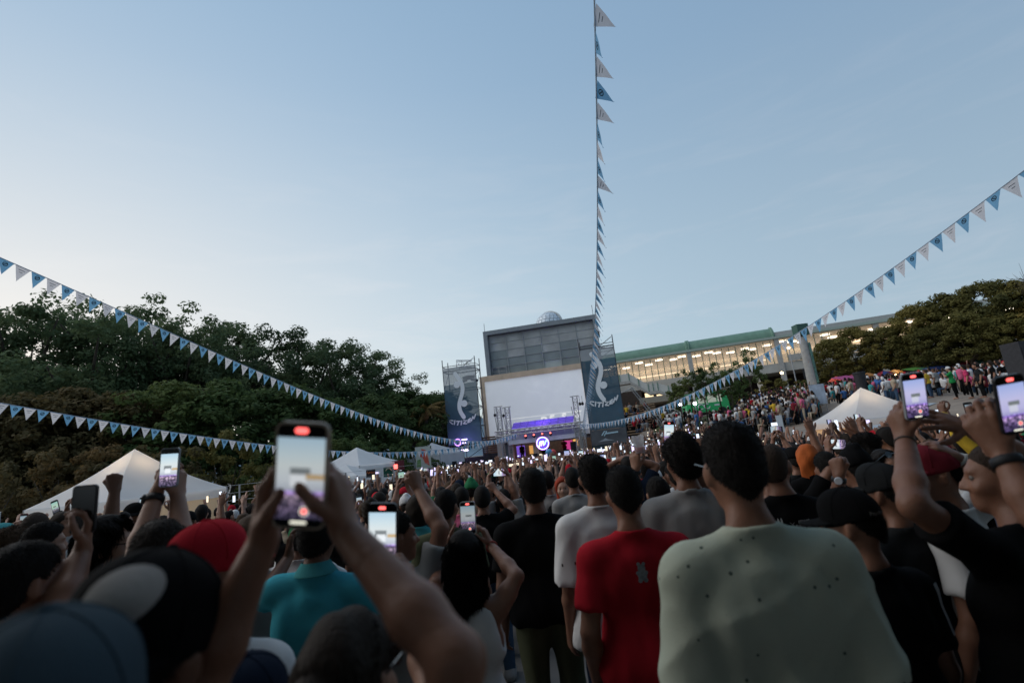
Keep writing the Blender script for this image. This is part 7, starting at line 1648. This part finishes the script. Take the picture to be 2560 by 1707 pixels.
h = person('person hidden behind the red tee whose hand lifts a plastic cup', (1640, 1195, 3.7), skin=0, hair=('short', 'b'), shirt=('tee', 'black'), arms={'L': dict(w=(1590, 1172, 3.45), e=(1588, 1262, 3.45), kind='cup', d=(.05, .0, 1), n=(.55, .8, 0), side=(.6, -.7, 0))})
band(h, 0, .02, M_BLACK, 'watch', .031, .012)
c0 = at(1597, 1112, 3.45); root = empty('plastic_cup', c0 - FZ * .055); tag(root, 'clear plastic cup with red drink lifted over the crowd', 'cup')
b = MB(); b.lathe((0, 0, 0), [(0, 0), (.030, 0), (.0415, .115), (.044, .117), (.0405, .113), (.029, .003), (0, .003)], 18); b.build('cup_wall', mat('clear_plastic', (.75, .74, .76), .15, 0, alpha=.42, spec=.6), root, True)
b = MB(); b.lathe((0, 0, .004), [(0, 0), (.0275, 0), (.0305, .036), (0, .036)], 16); b.build('drink', mat('red_drink', (.62, .05, .06), .2, .05), root, True)
h = person('person hidden by the curly hair who lifts a red cased phone', (1690, 1150, 4.2), skin=2, hair=('short', 'b'), shirt=('tee', 'maroon'), arms={'R': dict(w=(1698, 1106, 3.75), kind='phone', d=(-.12, .0, 1), n=(-.9, .2, 0), side=(-.2, -.9, 0), pole=(1, -.2, -.5))})
phone('red cased phone lifted above the curly black hair', at(1672, 1080, 3.75), _UP, -_F, 'red', 1, True)
h = person('man with both hands on his head in the middle crowd right of the red tee', (1566, 1143, 5.4), skin=1, hair=('short', 'b'), shirt=('tee', 'navy'), arms={'L': dict(wrist=(-.10, .05, 1.72), kind='relax', pole=(-1, .1, -.1)), 'R': dict(wrist=(.10, .05, 1.72), kind='relax', pole=(1, .1, -.1))})
# ================================================================== the crowd: individuals nearest the camera, one mass beyond
LANDMARK = [(754, 1187, 'the big raised phone'), (1832, 1180, 'the pale stained tee'), (1553, 1230, 'the red tee'), (2012, 1140, 'the bright orange hair'), (1328, 1200, 'the broad black tee'), (1158, 1360, 'the white tank top'), (1405, 1210, 'the red haired woman'), (1030, 1195, 'the clenched fist'), (402, 1200, 'the green cased phone'), (277, 1195, 'the left clenched fist'), (211, 1260, 'the switched off phone'), (1597, 1120, 'the plastic cup'), (2286, 990, 'the right hand phone'), (2140, 1080, 'the right tent'), (338, 1200, 'the large left tent'), (892, 1150, 'the mid left tent'), (1357, 1108, 'the round neon sign'), (1110, 1130, 'the left banner tower'), (1500, 1100, 'the right banner tower'), (927, 1183, 'the orange script sign'), (1177, 1200, 'the green beanie'), (1672, 1080, 'the red cased phone'), (1926, 1130, 'the bald bearded man'), (2111, 1240, 'the black baseball cap'), (2320, 1120, 'the red cap'), (520, 1310, 'the crimson cap'), (1042, 1250, 'the teal printed shirt'), (2460, 1060, 'the yellow jacket'), (1697, 1120, 'the curly black hair'), (60, 1330, 'the left picture edge'), (2540, 1100, 'the tilted phone'), (1257, 1230, 'the pale grey tee'), (640, 1180, 'the steel mesh fence'), (1372, 1130, 'the blue balloon'), (1740, 1070, 'the lawn kerb'), (1950, 1060, 'the white board')]
USED = set()
def where(px, py, excl=0):
    c = sorted(LANDMARK, key=lambda l: math.hypot(l[0] - px, (l[1] - py) * 1.3))[excl]
    dx, dy = px - c[0], py - c[1]
    return ('left of' if dx < 0 else 'right of') + ' ' + c[2] if abs(dx) > abs(dy) * .6 else ('above' if dy < 0 else 'below') + ' ' + c[2]
def uniq(txt, px, py):
    for k in range(6):
        for pre in ('', 'just ', 'further ', 'slightly ', 'a little ', 'well ', 'some way '):
            l_ = txt + ' ' + pre + where(px, py, k)
            if l_ not in USED and len(l_.split()) <= 16: USED.add(l_); return l_
    USED.add(l_); return l_
POSES = {
 'down': {}, 'clap': {'L': dict(wrist=(-.05, .27, 1.36), kind='open', d=(.3, .3, 1), n=(1, 0, 0), side=(0, -1, 0), pole=(-1, -.1, -.6)), 'R': dict(wrist=(.05, .27, 1.36), kind='open', d=(-.3, .3, 1), n=(-1, 0, 0), side=(0, -1, 0), pole=(1, -.1, -.6))},
 'film': {'L': dict(wrist=(-.052, .29, 1.66), kind='phone', d=(.1, .1, 1), n=(1, .1, 0), side=(0, -1, 0), pole=(-.9, -.1, -.7)), 'R': dict(wrist=(.052, .29, 1.66), kind='phone', d=(-.1, .1, 1), n=(-1, .1, 0), side=(0, -1, 0), pole=(.9, -.1, -.7))},
 'filmhigh': {'L': dict(wrist=(-.055, .20, 1.90), kind='phone', d=(.1, .1, 1), n=(1, .1, 0), side=(0, -1, 0), pole=(-.9, .1, -.5)), 'R': dict(wrist=(.055, .20, 1.90), kind='phone', d=(-.1, .1, 1), n=(-1, .1, 0), side=(0, -1, 0), pole=(.9, .1, -.5))},
 'onehand': {'R': dict(wrist=(.16, .24, 1.84), kind='phone', d=(-.05, .1, 1), n=(-1, .1, 0), side=(0, -1, 0), pole=(.8, .1, -.6))},
 'fist': {'R': dict(wrist=(.27, .10, 1.90), kind='fist', d=(-.1, 0, 1), n=(-.4, .8, 0), side=(-.5, -.5, 0), pole=(.8, .2, -.5))},
 'armsup': {'L': dict(wrist=(-.30, .08, 1.92), kind='splay', d=(.05, .1, 1), n=(.1, 1, 0), side=(1, 0, 0), pole=(-.8, .2, -.4)), 'R': dict(wrist=(.28, .10, 1.86), kind='splay', d=(-.1, .1, 1), n=(.1, 1, 0), side=(-1, 0, 0), pole=(.8, .2, -.4))}}
PTXT = {'down': 'standing still', 'clap': 'clapping', 'film': 'filming', 'filmhigh': 'filming overhead', 'onehand': 'lifting a phone', 'fist': 'raising a fist', 'armsup': 'with arms up'}
MP = {}
KD = None
for nm_, A in POSES.items():
    K = skeleton(1.75, False, 1.0, arms=A); V, F = body_mesh(K, .0145, .0095, fat=1.2); bo = np_mesh('body', V, F, True); V, F = shirt_mesh(K, 'tee', .015, 3); sh = np_mesh('shirt', V, F, True)
    for m_ in (bo, sh): m_.materials.append(None)
    MP[nm_] = (bo, sh)
    if nm_ == 'down': KD = K
V, F = trouser_mesh(KD, .018); TRM = np_mesh('trousers', V, F, True); TRM.materials.append(None)
HM = {}
for st in ('short', 'buzz', 'curly', 'long', 'bob', 'bun', 'tail', 'flat'):
    V, F = hair_mesh(KD, st, .0115, 5); HM[st] = np_mesh('hair', V, F, True); HM[st].materials.append(None)
CM = {}
for st in ('cap', 'bucket', 'beanie'):
    c_, b_ = cap_meshes(KD, st, .0115); CM[st] = [np_mesh('cap', *c_, True), np_mesh('brim', *b_, True) if b_ is not None else None]
    for m_ in CM[st]:
        if m_: m_.materials.append(None)
c_, b_ = cap_meshes(KD, 'cap', .0115, math.pi); CM['backcap'] = [np_mesh('cap', *c_, True), np_mesh('brim', *b_, True)]
for m_ in CM['backcap']: m_.materials.append(None)
def child(me, m, root, name):
    o = bpy.data.objects.new(name, me); COL.objects.link(o); o.parent = root; omat(o, m); return o
SHIRTS = [('black', 30), ('charcoal', 10), ('white', 16), ('grey', 9), ('navy', 8), ('red', 3), ('blue', 4), ('green', 2), ('beige', 5), ('maroon', 3), ('teal', 3), ('pink', 2), ('yellow', 2), ('olive', 4), ('orange', 1), ('bluegrey', 4)]
SW = [n for n, k in SHIRTS for _ in range(k)]
CW = {'bluegrey': 'blue grey', 'bgreen': 'green'}
def mid(x, y, rng, yaw=None, pose=None, shirt=None, hair=None, scale=None, group='people in the concert crowd', lab=None, pants=None, skin=None):
    pose = pose or rng.choices(list(POSES), (42, 9, 9, 8, 9, 10, 12))[0]
    shirt = shirt or rng.choice(SW); hair = hair or rng.choices(['short', 'buzz', 'curly', 'long', 'bob', 'bun', 'tail', 'flat', 'cap', 'backcap', 'beanie', 'bucket'], (28, 9, 10, 12, 4, 4, 6, 10, 12, 8, 3, 2))[0]
    sc = scale or rng.gauss(.955, .035); z = float(zt(x, y)); bo, sh = MP[pose]
    root = bpy.data.objects.new('person', bo); COL.objects.link(root); omat(root, SK[skin if skin is not None else rng.choices(range(5), (26, 34, 22, 10, 8))[0]])
    yw = rng.gauss(math.atan2(x - 1.5, 45 - y), .35) if yaw is None else yaw
    root.matrix_basis = Matrix.Translation((x, y, z)) @ Matrix.Rotation(yw, 4, 'Z') @ Matrix.Diagonal((sc * rng.uniform(.95, 1.07), sc, sc, 1))
    child(sh, CL[shirt], root, 'shirt'); child(TRM, CL[pants or rng.choice(['denim', 'black', 'charcoal', 'navy', 'beige'])], root, 'trousers')
    hc = rng.choices([HB, HD, HBR], (6, 4, 2))[0]
    if hair in CM:
        child(HM['buzz'], hc, root, 'hair'); cc = rng.choice(['black', 'black', 'charcoal', 'white', 'navy', 'red', 'grey', 'green']); co = child(CM[hair][0], CL[cc], root, 'cap')
        if CM[hair][1]: child(CM[hair][1], CL[cc], co, 'brim')
        ht = '%s %s' % (CW.get(cc, cc), {'cap': 'cap', 'backcap': 'backward cap', 'beanie': 'beanie', 'bucket': 'bucket hat'}[hair])
    else:
        child(HM[hair], HBUZ if hair == 'buzz' else hc, root, 'hair'); ht = {'short': 'short hair', 'buzz': 'cropped hair', 'curly': 'curly hair', 'long': 'long hair', 'bob': 'bobbed hair', 'bun': 'a bun', 'tail': 'a ponytail', 'flat': 'a flat top'}[hair]
    px, py, zc = proj((x, y, z + 1.62 * sc))
    if lab is None: lab = uniq('person in %s tee and %s %s' % (CW.get(shirt, shirt), ht, PTXT[pose]), px, py)
    tag(root, lab, 'person', group)
    if pose in ('film', 'filmhigh', 'onehand'):
        c = {'film': (0, .318, 1.765), 'filmhigh': (0, .235, 2.005), 'onehand': (.125, .275, 1.945)}[pose]
        p = rotz(A3(*c) * sc, yw) + A3(x, y, z); rt = 1.5 if (pose != 'onehand' and rng.random() < .25) else 0
        cs = rng.choice(['black', 'black', 'white', 'grey', 'red']); q = proj(p)
        phone(uniq('lit phone with %s case held by a %s tee' % (cs, CW.get(shirt, shirt)), q[0], q[1]), p, UPV, rotz(A3(0, -1, .05), yw), cs, rng.choice([0, 1, 1, 2, 3, 4]), group='phones held up to film the stage', size=sc * 1.1, rot=rt)
    return root
rg = random.Random(77)
TENTS = [((-9.85, 13.1), 2.3), ((-8.76, 27.4), 2.4), ((-8.1, 23.7), 1.9), ((-7.6, 43.5), 2.9), ((12.35, 18.75), 2.2), ((15.9, 12.6), 1.7)]
def crowd_ok(x, y):
    if any(math.hypot(x - c[0], y - c[1]) < r for c, r in TENTS): return False
    xl = np.interp(y, [0, 8, 16, 24, 34, 43], [-12, -13, -8.2, -6.5, -6.2, -6.0]); xr = np.interp(y, [0, 18, 25, 32, 38, 41, 43.5], [14.2, 12.9, 12.3, 12.7, 12.7, 12.2, 10.6])
    return xl < x < xr and y < 43.2
heroes = [(h_[0], h_[1], h_[2]) for h_ in HERO_PX]
pts = []
yy = 1.5
while yy < 43:
    xx = -1.25 * yy - 1 + rg.random() * .5
    while xx < 1.3 * yy + 1:
        x, y = xx + rg.uniform(-.16, .16), yy + rg.uniform(-.18, .18); xx += rg.uniform(.50, .72) if yy > 6 else rg.uniform(.55, .85)
        if crowd_ok(x, y): pts.append((x, y))
    yy += .62 if yy > 6 else .66
near, far = [], []; skip = random.Random(3)
for x, y in pts:
    px, py, zc = proj((x, y, float(zt(x, y)) + 1.65))
    if px < -160 or px > 2720 or zc < 2.3: continue
    if any(math.hypot(x - a, y - b) < .46 for a, b in HERO_XY): continue
    bad = False
    for hx, hy, hz in heroes:
        if zc < hz - .1 and abs(px - hx) < FPX * .30 / zc + FPX * .10 / hz: bad = True; break
    if bad and zc < 6.5: continue
    if zc < 3.2 and 850 < px < 2500: continue
    if 4 < zc < 11.5 and 300 < px < 590 and skip.random() < .62: continue
    near.append((zc, x, y))
near.sort(); N_IND = 222
ind, rest = near[:N_IND], near[N_IND:]
for zc, x, y in ind: mid(x, y, rg)
# people standing on the slope before the market
GS = 'people standing on the sandy slope at the right'
for (px, py, sh, hr, ps, lab, pa) in ((2393, 993, 'bgreen', 'cap', 'clap', 'man in a bright green tee standing on the sandy slope at right', 'black'), (2330, 990, 'yellow', 'short', 'down', 'person in a mustard tee standing on the sandy slope', 'denim'), (2352, 985, 'grey', 'short', 'down', 'person in a grey tee beside the mustard tee on the slope', 'charcoal'), (2432, 992, 'fuchsia', 'long', 'down', 'woman in a bright pink top standing on the slope at right', 'black'), (2462, 990, 'charcoal', 'short', 'down', 'person in a dark tee right of the bright pink top', 'black'),
    (2262, 985, 'red', 'short', 'clap', 'person in a red tee standing behind the splayed hand', 'black'), (2288, 985, 'white', 'short', 'down', 'person in a white tee standing behind the splayed hand', 'black'), (2305, 988, 'black', 'short', 'clap', 'person in black standing above the raised right wrist', 'black'), (2240, 975, 'navy', 'curly', 'down', 'person in a navy tee standing left of the raised right phone', 'black'), (2480, 975, 'maroon', 'short', 'down', 'person in a maroon tee standing under the right edge trees', 'black'),
    (2200, 985, 'black', 'short', 'down', 'person in black standing behind the right tent peak', 'charcoal'), (2180, 988, 'beige', 'cap', 'down', 'person in a beige tee and cap behind the right tent peak', 'denim'), (2500, 985, 'black', 'long', 'down', 'long haired person in black at the foot of the speaker column', 'black')):
    p = ground(px, py + 4, 15, 60); mid(p[0], p[1], rg, yaw=rg.uniform(.3, 1.3), pose=ps, shirt=sh, hair=hr, lab=lab, group=GS, pants=pa, scale=.97)

# ---- low detail figures for the mass farther back
def lp(pose, rng):
    mb = MB(); n = 6
    def tube(pts, rs, m, k=6): mb.tube([A3(*p) for p in pts], rs, k, m)
    sit = pose == 'sit'; dz = -.42 if sit else 0
    if sit:
        for sg in (-1, 1): tube([(sg * .09, 0, .45), (sg * .12, .38, .50), (sg * .12, .42, .06)], [.08, .065, .045], 2)
    else:
        for sg in (-1, 1): tube([(sg * .09, 0, .92), (sg * .10, .01, .5), (sg * .11, 0, .02)], [.095, .065, .05], 2)
    tube([(0, 0, .88 + dz), (0, 0, 1.05 + dz), (0, 0, 1.28 + dz), (0, -.01, 1.42 + dz), (0, -.01, 1.47 + dz)], [.15, .145, .165, .15, .07], 1, 8)
    tube([(0, -.01, 1.44 + dz), (0, .01, 1.55 + dz)], [.055, .052], 0)
    mb.lathe((0, .02, 1.63 + dz), [(0, -.13), (.05, -.10), (.075, -.03), (.08, .03), (.06, .09), (0, .12)], 8, 0)
    mb.lathe((0, 0, 1.65 + dz), [(.088, -.08), (.092, 0), (.085, .06), (.05, .11), (0, .125)], 8, 3)
    def arm(sg, el, wr):
        S = (sg * .185, -.01, 1.40 + dz); e0 = [S[i] + (el[i] - S[i]) * .65 for i in range(3)]
        tube([S, e0], [.062, .056], 1); tube([e0, el, wr, [wr[i] + (wr[i] - el[i]) * .45 for i in range(3)]], [.045, .042, .032, .038], 0, 5)
    r = lambda a: rng.uniform(-a, a)
    dn = lambda sg: arm(sg, (sg * .25, -.03, 1.12 + dz), (sg * .24, .10, .90 + dz))
    up = lambda sg: arm(sg, (sg * (.24 + r(.05)), .14 + r(.06), 1.50 + r(.1)), (sg * (.20 + r(.12)), .16 + r(.08), 1.80 + r(.1)))
    fr = lambda sg: arm(sg, (sg * .24, .14, 1.28), (sg * .07, .30, 1.58 + r(.12)))
    if pose in ('down', 'sit'): dn(-1); dn(1)
    elif pose == 'one': dn(-1); up(1)
    elif pose == 'onel': up(-1); dn(1)
    elif pose == 'two': up(-1); up(1)
    else: fr(-1); fr(1); 
    me_v = np.array(mb.v); tri, mi = [], []
    for f_, m_ in zip(mb.f, mb.m):
        for k in range(1, len(f_) - 1): tri.append((f_[0], f_[k], f_[k + 1])); mi.append(m_)
    return me_v, np.array(tri), np.array(mi)
rl = random.Random(8)
LP = {p: [lp(p, rl) for _ in range(5)] for p in ('down', 'one', 'onel', 'two', 'film', 'sit')}
MASSM = [SK[0], SK[1], SK[2], SK[3]] + [CL[k] for k in ('black', 'charcoal', 'white', 'grey', 'navy', 'red', 'blue', 'beige', 'green', 'pink', 'yellow', 'teal', 'maroon')] + [CL['denim'], CL['black'], CL['beige']] + [HB, HD, HBR, CL['white'], CL['red']]
WSH = [4] * 26 + [5] * 10 + [6] * 22 + [7] * 10 + [8] * 7 + [9] * 4 + [10] * 4 + [11] * 5 + [12] * 2 + [13] * 2 + [14] * 2 + [15] * 3 + [16] * 3
def mass(name, spots, label, cat, poses, wts, yawf, phones=.0, zf=None, light=0):
    vs, ts, ms, off, ph = [], [], [], 0, []
    for x, y in spots:
        ps = rl.choices(poses, wts)[0]; v, t_, mi = rl.choice(LP[ps]); sc = rl.gauss(.96, .045); a = yawf(x, y)
        c, s = math.cos(a), math.sin(a); z = float(zt(x, y)) if zf is None else zf(x, y)
        w = np.stack([(c * v[:, 0] - s * v[:, 1]) * sc + x, (s * v[:, 0] + c * v[:, 1]) * sc + y, v[:, 2] * sc + z], 1)
        pal = np.array([rl.choice([0, 0, 1, 1, 1, 2, 2, 3]), rl.choice(WSH) if rl.random() > light else rl.choice([6, 6, 6, 7, 11, 10, 13]), rl.choice([17, 17, 18, 18, 19]), rl.choice([20] * 10 + [21] * 7 + [22] * 3 + [23] * 3 + [24] * 1)])
        vs.append(w); ts.append(t_ + off); ms.append(pal[mi]); off += len(v)
        if ps in ('film', 'one', 'two', 'onel') and rl.random() < phones: ph.append((x, y, z, a, sc, ps))
    me = np_mesh(name, np.concatenate(vs), np.concatenate(ts), True, np.concatenate(ms))
    o = bpy.data.objects.new(name, me); COL.objects.link(o)
    for m_ in MASSM: me.materials.append(m_)
    tag(o, label, cat, kind='stuff')
    return ph
toward = lambda x, y: rl.gauss(math.atan2(x - 1.5, 46 - y), .3)
ph = mass('crowd', [(x, y) for _, x, y in rest], 'dense crowd with raised arms filling the plaza up to the stage', 'crowd', ['down', 'one', 'onel', 'two', 'film'], (26, 22, 12, 26, 14), toward, .24)
b = MB()
for k, (x, y, z, a, sc, ps) in enumerate(ph):
    c = {'film': (0, .33, 1.80), 'one': (.2, .18, 2.02), 'onel': (-.2, .18, 2.02), 'two': (.2, .18, 2.02)}[ps]; p = rotz(A3(*c) * sc, a) + A3(x, y, z); X = rotz(A3(1, 0, 0), a); w_, h_ = (.078, .155) if rl.random() < .7 else (.155, .078)
    b.box(p, (w_, .012, h_), 3, (X, rotz(A3(0, 1, 0), a), FZ)); b.box(p - rotz(A3(0, .008, 0), a), (w_ * .9, .003, h_ * .9), rl.choice([0, 0, 1, 2]), (X, rotz(A3(0, 1, 0), a), FZ))
o = b.build('crowd_phones', [mat('far_screen', (.8, .85, .95), .3, 0, emit=(.80, .88, 1.0), es=.75), mat('far_screen_violet', (.8, .7, .95), .3, 0, emit=(.74, .66, 1.0), es=.8), mat('far_screen_warm', (.8, .7, .5), .3, 0, emit=(1, .86, .64), es=.7), PH_BODY['black']], fix=False); tag(o, 'many lit phones held over the far crowd', 'phones', kind='stuff')
sp_ = []
POLY = [(1850, 1076), (1900, 1084), (2045, 1050), (2065, 1002), (2340, 992), (2340, 972), (2040, 980), (1960, 998), (1880, 1018), (1850, 1040)]
def inside(x, y):
    r_ = False
    for (x0, y0), (x1, y1) in zip(POLY, POLY[1:] + POLY[:1]):
        if (y0 > y) != (y1 > y) and x < (x1 - x0) * (y - y0) / (y1 - y0) + x0: r_ = not r_
    return r_
while len(sp_) < 470:
    px, py = rl.uniform(1840, 2345), rl.uniform(970, 1086)
    if not inside(px, py): continue
    p = ground(px, py, 22, 62); sp_.append((p[0], p[1]))
for _ in range(150):
    p = ground(rl.uniform(2040, 2560), rl.uniform(966, 990), 26, 60); sp_.append((p[0], p[1]))
for _ in range(45):
    p = ground(rl.uniform(1650, 1860), rl.uniform(1066, 1092), 22, 60); sp_.append((p[0], p[1]))
for _ in range(75):
    p = ground(rl.uniform(2050, 2280), rl.uniform(984, 1016), 24, 70); sp_.append((p[0], p[1]))
for _ in range(26):
    p = ground(rl.uniform(1900, 2015), rl.uniform(962, 985), 26, 70); sp_.append((p[0], p[1]))
for px, py in ((1700, 1076), (1724, 1072), (1812, 1070), (1822, 1068), (1846, 1070), (1872, 1066), (1880, 1064), (1900, 1072), (1860, 1050), (1640, 1080)):
    p = ground(px, py, 22, 60); sp_.append((p[0], p[1]))
mass('seated_crowd', sp_, 'people sitting and standing on the sandy slope at the right', 'crowd', ['sit', 'down', 'one'], (50, 45, 3), lambda x, y: rl.gauss(1.0, .5), light=.5)
st_ = []
zmap = {}
for k in range(26):
    r_ = rl.choice([1, 1, 2, 2, 3, 3, 4, 5, 8, 9]); q = S0 + FU * rl.uniform(-1.6, 2.4) - FN * (r_ * .52 - .05); st_.append((q[0], q[1])); zmap[(q[0], q[1])] = S0[2] + r_ * .262 - .42
mass('steps_crowd', st_, 'people sitting on the brown brick steps', 'crowd', ['sit'], (1,), lambda x, y: rl.gauss(2.6, .4), 0, lambda x, y: zmap[(x, y)])
# performers on the stage
for k, (uu, lab, sh, ps) in enumerate(((1.55, 'performer in a pale shirt on stage beside the neon sign', 'white', 'armsup'), (3.6, 'person in red behind the desk on the stage', 'red', 'clap'), (-.6, 'person in black at the left of the stage', 'black', 'down'))):
    q = fp(uu, .62, 7.6); r_ = mid(q[0], q[1], rg, yaw=math.pi - FA, pose=ps, shirt=sh, hair='short', lab=lab, group='people on the stage', scale=1.0); r_.matrix_basis = Matrix.Translation((0, 0, .62 - float(zt(q[0], q[1])))) @ r_.matrix_basis
# unseen rows of people added behind the camera to darken the near backs
for k in range(34):
    x, y = rg.uniform(-4.2, 4.2), -.75 - .62 * (k // 8) + rg.uniform(-.12, .12)
    x = -4 + (k % 8) * 1.12 + rg.uniform(-.2, .2); mid(x, y, rg, pose='down', lab='unseen person added for shade behind the viewpoint, %s from the left in the %s row' % (('first', 'second', 'third', 'fourth', 'fifth', 'sixth', 'seventh', 'eighth')[k % 8], ('first', 'second', 'third', 'fourth', 'fifth')[k // 8]), group='unseen people added for shade behind the viewpoint')
